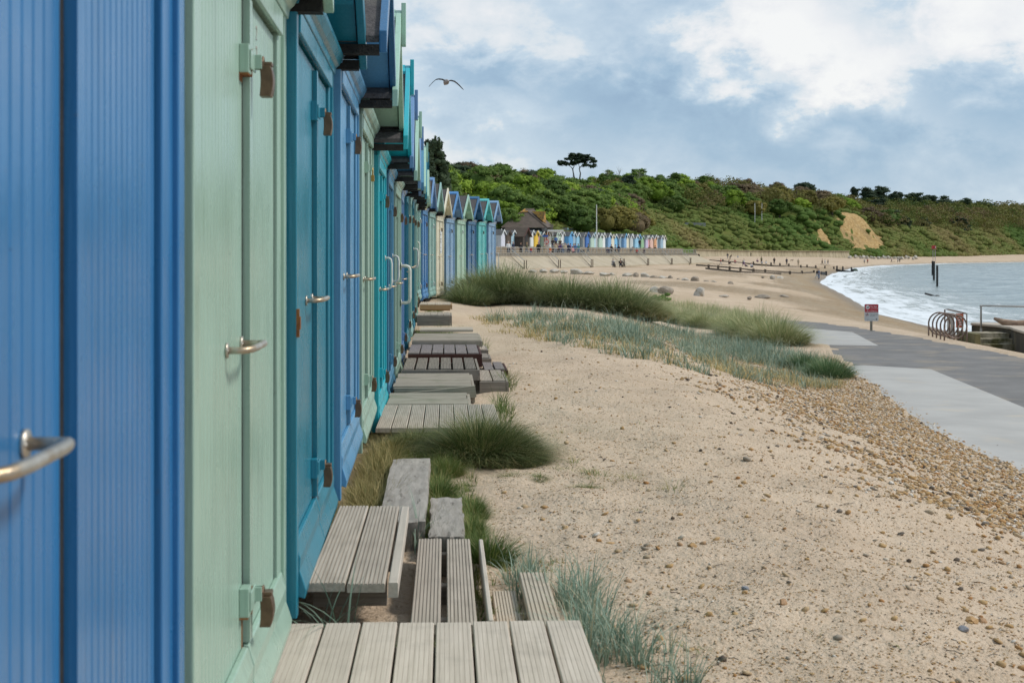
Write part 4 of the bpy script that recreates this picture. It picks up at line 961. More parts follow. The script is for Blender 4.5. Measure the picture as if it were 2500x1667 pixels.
# right end steps to the beach
# picnic tables ------------------------------------------------
blackw = flat('dark picnic timber', (.03, .026, .022))
def picnic(px, py, lab, rz):
    x, y, z = hit(px, py); t_ = thing('picnic_table', lab, 'picnic table', (x, y, z), rz, 'picnic tables on the sand')
    MB().box(-1.0, 1.0, -.38, .38, .72, .77).build('tabletop', blackw, t_)
    for s_ in (-1, 1): MB().box(-1.0, 1.0, s_*.72-.14, s_*.72+.14, .43, .475).build('seat', blackw, t_)
    for s_ in (-.75, .75): mb = MB(); mb.tube([(s_, -.3, .72), (s_, -.8, 0)], .05, 4); mb.tube([(s_, .3, .72), (s_, .8, 0)], .05, 4); mb.tube([(s_, -.8, .42), (s_, .8, .42)], .045, 4); mb.build('frame', blackw, t_)
    return t_
picnic(1467, 648.5, 'left dark picnic table on the sand below the promenade', .35); picnic(1484, 649, 'middle dark picnic table on the sand, close beside the left one', .3); picnic(1511, 653, 'right dark picnic table with two people sitting at it', .1)

# ================================================================== PEOPLE
def skin_mesh(name, nodes, edges, root=0, sub=1):
    me = bpy.data.meshes.new(name); me.from_pydata([n[:3] for n in nodes], edges, []); o = bpy.data.objects.new(name, me); C.objects.link(o)
    o.modifiers.new('s', 'SKIN').use_smooth_shade = True; o.modifiers.new('u', 'SUBSURF').levels = sub; o.modifiers['u'].render_levels = sub
    for i, n in enumerate(nodes):
        sv = me.skin_vertices[0].data[i]; sv.radius = (n[3], n[4] if len(n) > 4 else n[3]); sv.use_root = (i == root)
    dg = bpy.context.evaluated_depsgraph_get(); r_ = bpy.data.meshes.new_from_object(o.evaluated_get(dg)); r_.name = name
    bpy.data.objects.remove(o); bpy.data.meshes.remove(me); return r_
skinm = flat('skin', L(196, 150, 125)); 
def figure(pose):
    """joint positions for one pose, facing -y (towards the camera side)"""
    if pose == 'sit': hip, kn, an = .48, [(.11, -.40, .50), (-.11, -.42, .50)], [(.12, -.42, .08), (-.12, -.46, .08)]
    elif pose == 'ground': hip, kn, an = .14, [(.16, -.32, .38), (-.16, -.35, .36)], [(.14, -.58, .06), (-.14, -.62, .06)]
    elif pose == 'walk': hip, kn, an = .93, [(.10, -.16, .50), (-.10, .10, .50)], [(.10, -.22, .08), (-.10, .34, .12)]
    elif pose == 'bend': hip, kn, an = .88, [(.11, -.04, .48), (-.11, .02, .48)], [(.11, .02, .08), (-.11, .06, .08)]
    else: hip, kn, an = .93, [(.10, -.01, .50), (-.10, .01, .50)], [(.11, .01, .08), (-.11, .03, .08)]
    lean = {'bend': 50, 'walk': 5, 'ground': -6, 'sit': 6}.get(pose, 0); c_, s_ = math.cos(R(lean)), math.sin(R(lean))
    def up_(x, y, h): return (x, y*c_-h*s_, hip+h*c_+y*s_*.3)
    chest = up_(0, 0, .33); neck = up_(0, 0, .53); head = up_(0, -.015, .68); hd2 = up_(0, -.02, .77)
    sh = [up_(.19, 0, .46), up_(-.19, 0, .46)]; swing = .14 if pose == 'walk' else .03
    if pose in ('sit', 'ground'): el_ = [up_(.25, -.08, .20), up_(-.25, -.08, .20)]; ha_ = [(.16, el_[0][1]-.24, el_[0][2]-.02), (-.16, el_[1][1]-.24, el_[1][2]-.02)]
    elif pose == 'bend': el_ = [(.24, chest[1]-.12, chest[2]-.16), (-.24, chest[1]-.12, chest[2]-.16)]; ha_ = [(.2, chest[1]-.22, chest[2]-.40), (-.2, chest[1]-.22, chest[2]-.40)]
    else: el_ = [up_(.25, swing, .20), up_(-.25, -swing, .20)]; ha_ = [up_(.24, swing-.10, -.05), up_(-.24, -swing-.12, -.04)]
    foot = [(a[0], a[1]-.15, .04) for a in an]
    N_ = [(0, 0, hip, .15, .11), (*chest, .16, .11), (*neck, .06, .06), (*head, .085, .095), (*hd2, .07, .08)]
    E_ = [(0, 1), (1, 2), (2, 3), (3, 4)]
    for i in (0, 1):
        b0 = len(N_); N_ += [(*sh[i], .065), (*el_[i], .048), (*ha_[i], .035), (ha_[i][0], ha_[i][1]-.04, ha_[i][2]-.08, .03, .018)]; E_ += [(1, b0), (b0, b0+1), (b0+1, b0+2), (b0+2, b0+3)]
    for i in (0, 1):
        b0 = len(N_); N_ += [((.10 if i == 0 else -.10), 0, hip-.06, .095), (*kn[i], .06), (*an[i], .045), (*foot[i], .045, .03)]; E_ += [(0, b0), (b0, b0+1), (b0+1, b0+2), (b0+2, b0+3)]
    body = skin_mesh('body', N_, E_)
    g = .022
    J = [(0, 0, hip-.06, .165, .13), (0, 0, hip+.06, .165, .125), (*chest, .18, .13), (*up_(0, 0, .50), .10, .09)]; JE = [(0, 1), (1, 2), (2, 3)]
    for i in (0, 1):
        b0 = len(J); J += [(*sh[i], .08), (*el_[i], .065), (ha_[i][0], ha_[i][1]+.03, ha_[i][2]+.05, .05)]; JE += [(2, b0), (b0, b0+1), (b0+1, b0+2)]
    jacket = skin_mesh('jacket', J, JE, 1)
    T = [(0, 0, hip, .158, .12)]; TE = []
    for i in (0, 1):
        b0 = len(T); T += [((.10 if i == 0 else -.10), 0, hip-.07, .11), (*kn[i], .078), (an[i][0], an[i][1], an[i][2]+.03, .062)]; TE += [(0, b0), (b0, b0+1), (b0+1, b0+2)]
    trousers = skin_mesh('trousers', T, TE)
    hr = MB().ico((head[0], head[1]+.03, head[2]+.065), (.098, .105, .10), 2).mesh('hair', smooth=True)
    shoes = MB()
    for i in (0, 1): shoes.ico((foot[i][0], foot[i][1]+.06, .045), (.055, .14, .05), 1)
    shoe = shoes.mesh('shoes', smooth=True)
    return dict(body=body, jacket=jacket, trousers=trousers, hair=hr, shoes=shoe)
FIG = {p: figure(p) for p in ('stand', 'walk', 'sit', 'ground', 'bend')}
CL = {'black': (.012, .012, .014), 'navy': (.014, .022, .055), 'white': (.70, .70, .70), 'grey': (.22, .23, .24), 'lightgrey': (.42, .43, .44), 'red': (.42, .035, .03), 'denim': (.10, .16, .27), 'beige': (.42, .34, .23), 'brown': (.09, .055, .035),
      'olive': (.10, .10, .04), 'orange': (.65, .16, .04), 'pink': (.60, .28, .30), 'blue': (.08, .17, .38), 'purple': (.14, .06, .20), 'hairdark': (.018, .012, .008), 'hairgrey': (.35, .34, .32), 'hairblond': (.32, .22, .10), 'teal': (.03, .16, .18)}
CM = {k: flat('cloth '+k, v, .85) for k, v in CL.items()}
for d_ in FIG.values():
    for k, me in d_.items(): me.materials.clear(); me.materials.append(skinm if k == 'body' else CM['black'])
def person(loc, pose, top, legs, hair, label, rz=0, sc=1.0, group=None):
    t_ = thing('person', label, 'person', loc, rz, group, sc); d_ = FIG[pose]
    for k in ('body', 'jacket', 'trousers', 'hair', 'shoes'):
        o = link(k, d_[k], t_)
        if k == 'jacket': set_mat(o, CM[top])
        if k == 'trousers': set_mat(o, CM[legs])
        if k == 'hair': set_mat(o, CM['hair'+hair])
    return t_
def pr_person(px, o, *a, terr=False, **k):
    if terr: loc = (*on_row(px, o)[1], TZ)
    else: s_ = prom_px(px, o); loc = (*prom(s_, o), PZ)
    return person(loc, *a, **k)
r1 = lambda x: 1180+x/7.35
r2_ = lambda x: 1400+x/7.35
PP = 'people strolling and standing on the promenade'
for (px, o, pose, top, legs, hair, lab, rz) in [
    (r1(450), 3.0, 'stand', 'white', 'navy', 'grey', 'person in a white top leaning at the promenade railing left of the kiosk', .3),
    (r1(535), 3.0, 'stand', 'navy', 'grey', 'grey', 'person in a dark navy jacket beside the one in white at the railing', 1),
    (r1(672), 6.0, 'stand', 'black', 'black', 'dark', 'person in black standing in front of the dark brown kiosk', .2),
    (r1(775), 5.0, 'walk', 'olive', 'grey', 'blond', 'person in an olive top walking just right of the kiosk door', 1.4),
    (r1(852), 5.5, 'stand', 'red', 'denim', 'dark', 'small child in a red top below the yellow hut', 0),
    (r1(990), 2.2, 'stand', 'black', 'black', 'grey', 'broad person all in black seen from behind at the promenade railing', 3.1),
    (r1(1088), 3.0, 'walk', 'beige', 'beige', 'grey', 'person in a beige coat walking right of the broad one in black', 1.5),
    (r1(1195), 1.6, 'stand', 'orange', 'orange', 'dark', 'small child all in orange at the promenade railing', 0),
    (r1(1240), 5.0, 'walk', 'brown', 'black', 'dark', 'person in a brown coat just behind the child in orange', 1.2),
    (r1(1300), 3.5, 'stand', 'beige', 'grey', 'dark', 'person in a beige and dark coat standing left of the crowd', .4),
    (r1(1330), 4.6, 'stand', 'brown', 'black', 'grey', 'person in a brown jacket at the left side of the crowd', 2.0),
    (r1(1383), 4.0, 'walk', 'purple', 'black', 'dark', 'person in a dark plum coat in the middle of the crowd', -1.2),
    (r1(1425), 6.0, 'stand', 'grey', 'denim', 'dark', 'person in a grey top behind the beige hooded one', 0),
    (r1(1468), 3.0, 'stand', 'beige', 'grey', 'blond', 'person in a light beige hooded coat in the crowd', .5),
    (r1(1530), 3.8, 'stand', 'navy', 'navy', 'grey', 'person in a navy jacket and pale cap right of the beige hooded one', 0),
    (r1(1600), 3.6, 'sit', 'pink', 'navy', 'dark', 'person in pink and white sitting by the flags right of the crowd', .8),
    (r1(1262), 7.0, 'stand', 'grey', 'black', 'grey', 'person in a grey top at the left end of the crowd, farther back', .3),
    (r1(1285), 6.5, 'walk', 'red', 'navy', 'dark', 'person in dark red walking at the left of the crowd', 1.3),
    (r1(1355), 6.8, 'stand', 'white', 'denim', 'dark', 'person in white half hidden in the middle of the crowd', 0),
    (r1(1405), 7.4, 'walk', 'black', 'black', 'dark', 'person in black farther back in the middle of the crowd', -1.2),
    (r1(1500), 6.6, 'stand', 'lightgrey', 'navy', 'grey', 'person in pale grey farther back right of the hooded one', .2),
    (r1(1560), 5.2, 'walk', 'purple', 'black', 'dark', 'person in plum walking by the flags', 1.2),
    (r1(1622), 6.2, 'stand', 'white', 'red', 'blond', 'person in white and red beside the one in mid blue', -.4),
    (r1(1705), 5.0, 'stand', 'teal', 'denim', 'dark', 'person in teal standing alone right of the crowd', .6),
    (r1(1648), 4.0, 'stand', 'blue', 'grey', 'dark', 'person in mid blue at the right edge of the crowd', -.5),
    (r1(1878), 4.0, 'walk', 'olive', 'grey', 'dark', 'lone person in a dark green hooded coat before the bright blue hut', 1.4),
    (r2_(610), 3.0, 'sit', 'navy', 'navy', 'grey', 'person in navy seated low at the railing right of the flagpole', .4),
    (r2_(655), 3.4, 'sit', 'black', 'denim', 'grey', 'person with grey hair seated beside the one in navy', -.5),
    (r2_(680), 4.6, 'stand', 'black', 'black', 'dark', 'person in black standing behind the two seated right of the flagpole', .2),
    (r2_(750), 5.0, 'walk', 'grey', 'black', 'dark', 'person in a dark grey jacket walking right of the seated pair', 1.3),
    (r2_(812), 5.0, 'stand', 'navy', 'navy', 'dark', 'slim person in navy with a pale bag in front of the sky blue hut', 2.8),
    (r2_(1020), 5.0, 'bend', 'grey', 'black', 'dark', 'person in grey bending forward beside the promenade benches', 1.0),
    (r2_(1135), 4.0, 'sit', 'red', 'navy', 'dark', 'person in dark red seated on the promenade', .7),
    (r2_(1265), 4.0, 'sit', 'navy', 'navy', 'dark', 'person in navy seated on the promenade before the green hut', -.7),
    (r2_(1362), 4.0, 'stand', 'brown', 'black', 'dark', 'person in a brown coat standing before the lilac hut', .2),
    (r2_(1405), 4.0, 'sit', 'black', 'black', 'dark', 'person in black seated before the far sky blue hut', .7),
    (r2_(1465), 4.2, 'stand', 'black', 'navy', 'dark', 'person in black standing before the far orange hut', -.7)]:
    pr_person(px, o, pose, top, legs, hair, lab, rz, 1.07 if 'child' not in lab else .70, group=PP)
for (px, o, pose, top, lab) in [(r1(1243), 5.5, 'sit', 'black', 'person in black sitting at the left of the cafe terrace'), (r1(1303), 5.5, 'stand', 'blue', 'person in blue standing on the cafe terrace'), (r1(1375), 5.5, 'sit', 'brown', 'person in brown seated at the right of the cafe terrace'), (r2_(1188), 2.2, 'stand', 'black', 'person in black standing on the upper terrace before the green hut')]:
    pr_person(px, o, pose, top, 'navy', 'dark', lab, .2, group=PP, terr=True)
def bp(px, py, pose, top, legs, hair, lab, rz=0, sc=1.0, group='people on the beach'):
    x, y, z = hit(px, py); return person((x, y, z-.02), pose, top, legs, hair, lab, rz, sc, group)
r3 = lambda x, y: (1650+x/5.227, 560+y/5.227)
r4 = lambda x, y: (2000+x/4.612, 560+y/4.612)
bp(*r3(232, 388), 'stand', 'denim', 'denim', 'grey', 'person in blue denim standing at the right end of the promenade slope', .4)
bp(*r3(262, 394), 'stand', 'navy', 'brown', 'dark', 'person in navy standing in the middle of the three by the slope end', 0)
bp(*r3(292, 392), 'stand', 'black', 'brown', 'dark', 'person in black on the right of the three by the slope end', -.3)
bp(*r3(1800, 632), 'walk', 'black', 'lightgrey', 'dark', 'person in black and pale grey leaning in, left of the couple at the waterline', 1.4)
bp(*r3(1825, 634), 'stand', 'denim', 'denim', 'dark', 'person in blue denim, right of the couple at the waterline', -1.2)
bp(*r3(572, 452), 'walk', 'red', 'lightgrey', 'dark', 'child in red running between the two groynes', 1.2, .75)
bp(*r3(680, 440), 'ground', 'black', 'black', 'dark', 'person in black sitting on the sand behind the groyne', .5)
bp(*r3(692, 384), 'bend', 'black', 'black', 'dark', 'person in black bending down farther up the beach', 1.0)
bp(*r3(662, 372), 'stand', 'navy', 'grey', 'dark', 'person in navy standing behind the bending one', 0)
bp(*r3(755, 432), 'ground', 'red', 'grey', 'dark', 'person in dark red sitting on the sand by the far groyne', 0)
bp(*r3(868, 470), 'walk', 'lightgrey', 'purple', 'blond', 'child in pale grey bending over the sand by the near groyne', .8, .85)
bp(*r3(893, 476), 'ground', 'navy', 'navy', 'dark', 'small child in navy crouching next to the pale grey one', .8, .7)
bp(*r3(965, 488), 'ground', 'white', 'navy', 'dark', 'person in a white shirt sitting behind the near groyne', .2)
bp(*r3(957, 348), 'stand', 'olive', 'black', 'dark', 'lone person standing close under the curved sea wall', 0)
bp(*r3(790, 360), 'ground', 'lightgrey', 'lightgrey', 'blond', 'person in pale grey sitting far back under the sea wall', 0)
bp(*r3(1040, 422), 'ground', 'purple', 'black', 'dark', 'person in dark purple sitting by the far groyne', 0)
bp(*r3(1092, 440), 'stand', 'olive', 'black', 'dark', 'person in a khaki top standing by the far groyne', .5)
bp(*r3(1098, 474), 'stand', 'lightgrey', 'beige', 'dark', 'child standing between the groynes in front of the khaki one', 0, .72)
bp(*r3(1152, 478), 'stand', 'white', 'beige', 'dark', 'child in white standing between the groynes', 0, .78)
bp(*r3(1256, 448), 'stand', 'black', 'black', 'dark', 'person in long black coat between the groyne posts', 0)
bp(*r3(1414, 456), 'stand', 'navy', 'black', 'dark', 'person in navy beside a small brown dog', 0)
bp(*r3(1563, 466), 'stand', 'beige', 'beige', 'grey', 'person all in beige near the end of the far groyne', 0)
bp(*r3(1866, 452), 'walk', 'brown', 'black', 'dark', 'person in brown, left of the three walking toward the water', 1.3)
bp(*r3(1902, 452), 'walk', 'white', 'lightgrey', 'blond', 'person in white, middle of the three walking toward the water', 1.3)
bp(*r3(1940, 456), 'walk', 'black', 'lightgrey', 'dark', 'person in black and grey, right of the three walking', 1.3)
bp(*r4(508, 384), 'stand', 'lightgrey', 'black', 'grey', 'person in pale grey on the far beach beside one in red', 0)
bp(*r4(545, 384), 'stand', 'red', 'black', 'dark', 'person in a red jacket on the far beach', 0)
bp(*r4(815, 374), 'walk', 'purple', 'black', 'dark', 'person in dark plum walking alone on the far beach', 1.3)
bp(*r4(885, 374), 'stand', 'lightgrey', 'navy', 'dark', 'left of the distant couple on the far beach, paler clothes', 0)
bp(*r4(906, 374), 'stand', 'black', 'navy', 'dark', 'right of the distant couple on the far beach, darker clothes', 0)
tt_ = hit(1511, 653)
person((tt_[0]+.2, tt_[1]-.72, tt_[2]-.02), 'sit', 'black', 'navy', 'dark', 'person in black seated at the right picnic table', 3.14)
person((tt_[0]-.9, tt_[1]-.2, tt_[2]), 'sit', 'lightgrey', 'grey', 'grey', 'person in pale grey with a green cap seated left of the one in black', 2.4)
# dogs
def dog(px, py, m, lab, rz):
    x, y, z = hit(px, py); nodes = [(0, 0, .42, .11), (.28, 0, .44, .13), (-.26, 0, .42, .10), (.42, 0, .56, .07), (.52, 0, .62, .075), (.64, 0, .59, .04), (-.40, 0, .46, .03), (-.52, 0, .56, .02)]
    e = [(0, 1), (0, 2), (1, 3), (3, 4), (4, 5), (2, 6), (6, 7)]
    for px_, s_ in ((.30, .08), (.30, -.08)):
        b0 = len(nodes); nodes += [(px_, s_, .30, .05), (px_+.02, s_, .15, .03), (px_+.03, s_, .02, .03)]; e += [(1, b0), (b0, b0+1), (b0+1, b0+2)]
    for px_, s_ in ((-.26, .08), (-.26, -.08)):
        b0 = len(nodes); nodes += [(px_+.04, s_, .28, .055), (px_-.07, s_, .15, .03), (px_-.03, s_, .02, .03)]; e += [(2, b0), (b0, b0+1), (b0+1, b0+2)]
    me = skin_mesh('dog', nodes, e); me.materials.clear(); me.materials.append(m); o = link('dog', me); o.location = (x, y, z); o.rotation_euler = (0, 0, rz); tag(o, lab, 'dog')
dog(*r3(1478, 410), flat('dog brown', (.14, .085, .045)), 'small brown dog standing on the sand beyond the far groyne', 0); dog(*r4(843, 375), flat('dog tan', (.40, .32, .2)), 'pale dog on the far beach beside the lone walker', 0)
# benches and bins on the promenade
for (px, o_, lab) in [(r2_(900), 7.5, 'leftmost pale bench on the promenade right of the flagpole'), (r2_(960), 7.5, 'second pale bench on the promenade right of the flagpole'), (r2_(1085), 5.0, 'pale bench on the promenade between seated people')]:
    s_ = prom_px(px, o_); t_ = thing('bench', lab, 'bench', (*prom(s_, o_), PZ), ang, 'benches on the promenade')
    MB().box(-.8, .8, -.22, .22, .42, .47).build('seat', slatm, t_); MB().box(-.8, .8, .22, .27, .5, .85).build('backrest', slatm, t_)
    for sx_ in (-.65, .65): MB().box(sx_-.04, sx_+.04, -.2, .26, 0, .42).build('leg', galv, t_)
for px, m_, lab in ((r2_(1855), flat('yellow grit box', (.75, .6, .06)), 'yellow grit box standing against the upper terrace wall'), (r1(1778), blackw, 'dark litter bin left of the deep blue hut'), (r2_(1598), blackw, 'dark litter bin at the last promenade huts')):
    s_ = prom_px(px, 6); b0 = MB(); b0.prism([(-.3, 0), (.3, 0), (.36, .9), (-.36, .9)], -.3, .3, 'y'); o = b0.build('litter_bin' if 'bin' in lab else 'grit_box', m_, bevel=.03); o.location = (*prom(s_, 6), PZ); tag(o, lab, 'bin' if 'bin' in lab else 'grit box')
rb = thing('lifebuoy_stand', 'red lifebuoy on a post beside the orange brown hut', 'lifebuoy', (*on_row(r1(1133), 3.5)[1], TZ-1.3+1.3)); MB().box(-.05, .05, -.05, .05, 0, 1.1).build('post', white, rb)
mb = MB(); mb.tube([(.33*math.cos(a/14*6.283), -.07, .8+.33*math.sin(a/14*6.283)) for a in range(15)], .07, 6, cap=False); mb.build('buoy', flat('lifebuoy red', (.6, .04, .03)), rb)
# ================================================================== BEACH OBJECTS
gro = mat('sea worn groyne timber', (.075, .058, .042), (.13, .105, .08), 1.5, .9, .5, 20, stretch=(1, 1, 4), c3=(.17, .135, .10), scale3=.7); grb = flat('wet black timber', (.016, .016, .014)); weed = flat('green weed', (.03, .055, .03))
def groyne(label, pts, h, posts, m=gro, second=None, ph=.9):
    """pts: beach points; planking follows them; posts: fractions along"""
    W_ = [np.array(hit(*p)) for p in pts]; o0 = W_[0]; t_ = thing('groyne', label, 'groyne', tuple(o0))
    mb = MB()
    for a, b_ in zip(W_[:-1], W_[1:]):
        a = a-o0; b_ = b_-o0; d = (b_-a)[:2]; d /= np.hypot(*d); n = np.array((-d[1], d[0]))*.09
        vs = [(a[0]+s*n[0], a[1]+s*n[1], a[2]+z) for s, z in ((1, -.5), (-1, -.5), (-1, h), (1, h))]+[(b_[0]+s*n[0], b_[1]+s*n[1], b_[2]+z) for s, z in ((1, -.5), (-1, -.5), (-1, h), (1, h))]
        mb.raw(vs, [(0, 1, 2, 3), (4, 5, 6, 7), (0, 1, 5, 4), (1, 2, 6, 5), (2, 3, 7, 6), (3, 0, 4, 7)])
    mb.build('planking', m, t_)
    for (p, hh) in posts:
        w = np.array(hit(*p))-o0; q_ = MB(); q_.box(-.17, .17, -.17, .17, -.6, hh); o = q_.build('post', m, t_, bevel=.03); o.location = tuple(w)
    return t_
groyne('nearer long low timber groyne running across the sand', [r3(262, 462), r3(640, 492), r3(1000, 530), r3(1340, 552), r3(1600, 566), r3(1760, 552)], .24, [(r3(x, y), .55) for x, y in ((418, 492), (540, 500), (686, 514), (825, 528), (990, 545), (1140, 552), (1455, 572), (1610, 566), (1762, 556))])
groyne('lower broken plank line beside the nearer groyne', [r3(382, 502), r3(820, 545), r3(1340, 570)], .18, [])
groyne('short dark end piece of the nearer groyne beside the couple', [r3(1852, 578), r3(1922, 586)], .62, [(r3(1918, 586), .85)], grb)
groyne('farther timber groyne with a row of stubby posts', [r3(430, 398), r3(760, 425), r3(1000, 450), r3(1240, 470), r3(1560, 486), r3(1800, 492)], .24, [(r3(x, y), .70) for x, y in ((600, 418), (860, 440), (990, 452), (1215, 462), (1328, 470), (1441, 476), (1594, 494), (1674, 490), (1785, 496), (1902, 498), (2016, 508))])
groyne('end of the farther groyne standing in the foam, with three posts', [r3(2045, 534), r3(2120, 548), r3(2262, 562)], .55, [(r3(2056, 532), 1.3), (r3(2131, 532), 1.2), (r3(2240, 545), 1.3), (r3(2258, 562), 1.1)], grb)
x, y, z = hit(*r3(2286, 552)); mb = MB(); mb.ico((0, 0, .45), (.8, .6, .75), 2, noise=.2); o = mb.build('weedy_drum', weed, smooth=True); o.location = (x, y, z-.1); tag(o, 'green weed covered marker drum at the seaward groyne end', 'drum')
# rocks
rockm = mat('pale boulder', (.40, .36, .30), (.52, .48, .42), 2.2, .9, .9, 12, c3=(.24, .19, .12), scale3=1.3, t3=(.52, .68)); rockd = mat('dark boulder', (.20, .16, .12), (.34, .29, .23), 2.2, .9, .9, 12)
RK = []
for i in range(6):
    bm = bmesh.new(); bmesh.ops.create_icosphere(bm, subdivisions=3, radius=1)
    ks = [Vector((random.gauss(0, 1), random.gauss(0, 1), random.gauss(0, .8))).normalized() for _ in range(11)]
    for v in bm.verts:
        p = v.co.normalized(); d = min(1.15, min((.72+.12*((j*7+i) % 4)/3)/max(p.dot(k), .05) for j, k in enumerate(ks)))
        v.co = p*d*(1+.05*float(fbm(np.array(p.x*4+i), np.array(p.y*4+p.z*3), 3)))
    me = bpy.data.meshes.new('rock'); bm.to_mesh(me); bm.free(); me.materials.append(rockm); RK.append(me)
def rock(px, py, wpx, hpx, lab, group='boulders half buried in the sand', m=None, i=0, name='rock', zsub=.25):
    x, y, z = hit(px, py); s = wpx/2/F*y; h = hpx/F*y/(2*(1-zsub)); o = link(name, RK[i % 6]); o.location = (x, y, z+h*(1-2*zsub)); o.scale = (s, s*.8, h); o.rotation_euler = (0, 0, i*1.3)
    if m: set_mat(o, m)
    return tag(o, lab, 'rock', group)
rr1 = [(1294, 652, 18, 6), (1318, 652, 20, 7), (1345, 653, 26, 8), (1372, 654, 22, 7), (1417, 649, 20, 7), (1430, 650, 12, 6), (1450, 650, 14, 6), (1466, 651, 14, 5), (1494, 652, 13, 5)]
rr1 = [(1300, 664, 24, 6), (1327, 664, 24, 7), (1352, 665, 28, 8), (1376, 666, 22, 6), (1407, 668, 44, 11), (1438, 669, 26, 8), (1476, 673, 34, 8), (1495, 672, 18, 6), (1417, 650, 18, 6), (1447, 650, 14, 6), (1432, 651, 12, 5), (1490, 651, 12, 5)]
for i, (px, py, w, h) in enumerate(rr1): rock(px, py, w, h, 'boulder in the line of sunken rocks above the dune grass, left part' if i > 7 or i % 2 else 'pale boulder in the line of sunken rocks above the dune grass, left part', i=i, group='left part of the boulder line')
for i, (px, py, w, h, lab) in enumerate([(1530, 675, 30, 8, 'buff block at the left end of the middle boulder line'), (1552, 677, 16, 11, 'dark tilted block in the middle boulder line'), (1574, 677, 30, 10, 'grey flat topped block in the middle boulder line'), (1597, 680, 24, 9, 'brown block right of the grey flat topped one'), (1619, 682, 26, 9, 'tan block in the middle boulder line'), (1638, 683, 14, 10, 'dark small block ending the middle boulder line'),
                                         (1656, 685, 14, 6, 'low dark stone right of the middle boulder line'), (1675, 687, 24, 8, 'pale stone among scattered boulders'), (1697, 689, 26, 13, 'peaked grey boulder with a dark split'), (1723, 690, 18, 7, 'dark low boulder right of the peaked one'), (1742, 691, 20, 6, 'flat pale boulder toward the shingle'), (1783, 695, 18, 8, 'dark jagged boulder on the open sand'),
                                         (1600, 716, 28, 16, 'tan boulder behind the dune grass, beside a rounder one'), (1627, 719, 44, 19, 'large rounded brown boulder behind the dune grass'), (1708, 721, 36, 19, 'pale angular boulder on the sand above the dune grass'), (1768, 724, 24, 5, 'flat pale slab lying above the right dune grass'), (1830, 730, 14, 7, 'small dark stone above the right dune grass'), (1858, 728, 40, 9, 'long pale slab with a dark end'), (1912, 726, 30, 7, 'dark driftwood coloured stones near the shingle'),
                                         (1885, 680, 16, 8, 'grey pointed stone below the near groyne'), (1904, 680, 20, 5, 'flat pale stone beside the pointed one'), (1863, 678, 10, 4, 'small dark stone left of the pointed one')]):
    rock(px, py, w, h, lab, m=rockd if ('dark' in lab or 'brown' in lab) else None, i=i+2)
for i in range(26):
    px = 2072+i*6.5+random.uniform(-3, 3); rock(px, 630.5+random.uniform(-1.5, 1.5)+.1*i, random.uniform(7, 13), random.uniform(4, 8), 'pale armour rock heaped at the end of the sea wall', 'armour rocks at the end of the sea wall', i=i, zsub=.2)
for i, (px, py, w) in enumerate([(2063, 677, 9), (2036, 675, 8), (2104, 668, 9), (2116, 669, 6), (2102, 680, 6), (2125, 681, 5), (2103, 692, 4), (2197, 681, 8), (2106, 714, 7), (2032, 688, 5)]):
    k_ = (px-1250)/F; Y = F*(EYE-ZS)/(py-HZ); o = link('rock', RK[i % 6]); s = w/2/F*Y; o.location = (k_*Y, Y, ZS); o.scale = (s, s, s*.35); set_mat(o, grb); tag(o, 'dark stone awash in the shallow foam', 'rock', 'dark stones awash in the foam')
# markers in the sea
def seap(px, py): Y = F*(EYE-ZS)/(py-HZ); return Vector(((px-1250)/F*Y, Y, ZS))
b1 = seap(2280, 685); bk_ = thing('beacon', 'red topped beacon on dark piles standing in the sea', 'beacon', tuple(b1)); sc_ = b1.y/F
H1 = (685-638)*sc_; HT = (685-607.5)*sc_
mb = MB(); mb.tube([(0, 0, -1), (0, 0, H1)], 2.6*sc_, 10); mb.build('pile', grb, bk_); mb = MB(); mb.tube([(-3.4*sc_, .2, 12.5*sc_), (-3.4*sc_, .2, H1+.05)], 1.5*sc_, 8); mb.build('pile', grb, bk_)
mb = MB(); mb.tube([(-.15, 0, H1), (-.15, 0, HT-.1)], .7*sc_, 6); mb.tube([(.22, 0, H1), (.22, 0, HT-.1)], .7*sc_, 6); mb.build('staff', flat('pinkish staff', (.42, .32, .33)), bk_)
w_ = 5.6*sc_; mb = MB(); mb.raw([(-w_, -w_*.6, HT-.2*sc_), (w_, -w_*.6, HT-.2*sc_), (w_, w_*.6, HT-.2*sc_), (-w_, w_*.6, HT-.2*sc_), (-w_*.75, -w_*.5, HT+8*sc_), (w_*.75, -w_*.5, HT+8*sc_), (w_*.75, w_*.5, HT+8*sc_), (-w_*.75, w_*.5, HT+8*sc_)], [(0, 1, 2, 3), (4, 5, 6, 7), (0, 1, 5, 4), (1, 2, 6, 5), (2, 3, 7, 6), (3, 0, 4, 7)]); mb.build('topmark', flat('beacon red', (.42, .02, .02)), bk_)
MB().box(w_*.38, w_*.62, -w_*.62, -w_*.56, HT+1.5*sc_, HT+6*sc_).build('topmark_panel', white, bk_)
b2 = seap(2288, 700); sc2 = b2.y/F; mb = MB(); mb.tube([(0, 0, -1), (0, 0, 52*sc2)], 2.6*sc2, 10); o = mb.build('sea_pile', grb); o.location = b2; tag(o, 'single dark pile standing in the sea right of the beacon', 'pile')
b3 = seap(2272, 722); s3 = b3.y/F; mb = MB(); mb.tube([(-14*s3, 0, 5.5*s3), (0, 0, 2*s3), (12*s3, 0, -1*s3)], [2.4*s3, 2.2*s3, 1.2*s3], 8); o = mb.build('drift_log', grb); o.location = b3; tag(o, 'dark log end sticking out of the water', 'log')
o = link('rock', RK[2]); o.location = seap(2288, 722.5); o.scale = (.25, .2, .1); set_mat(o, grb); tag(o, 'tiny dark stone beside the log in the water', 'rock')
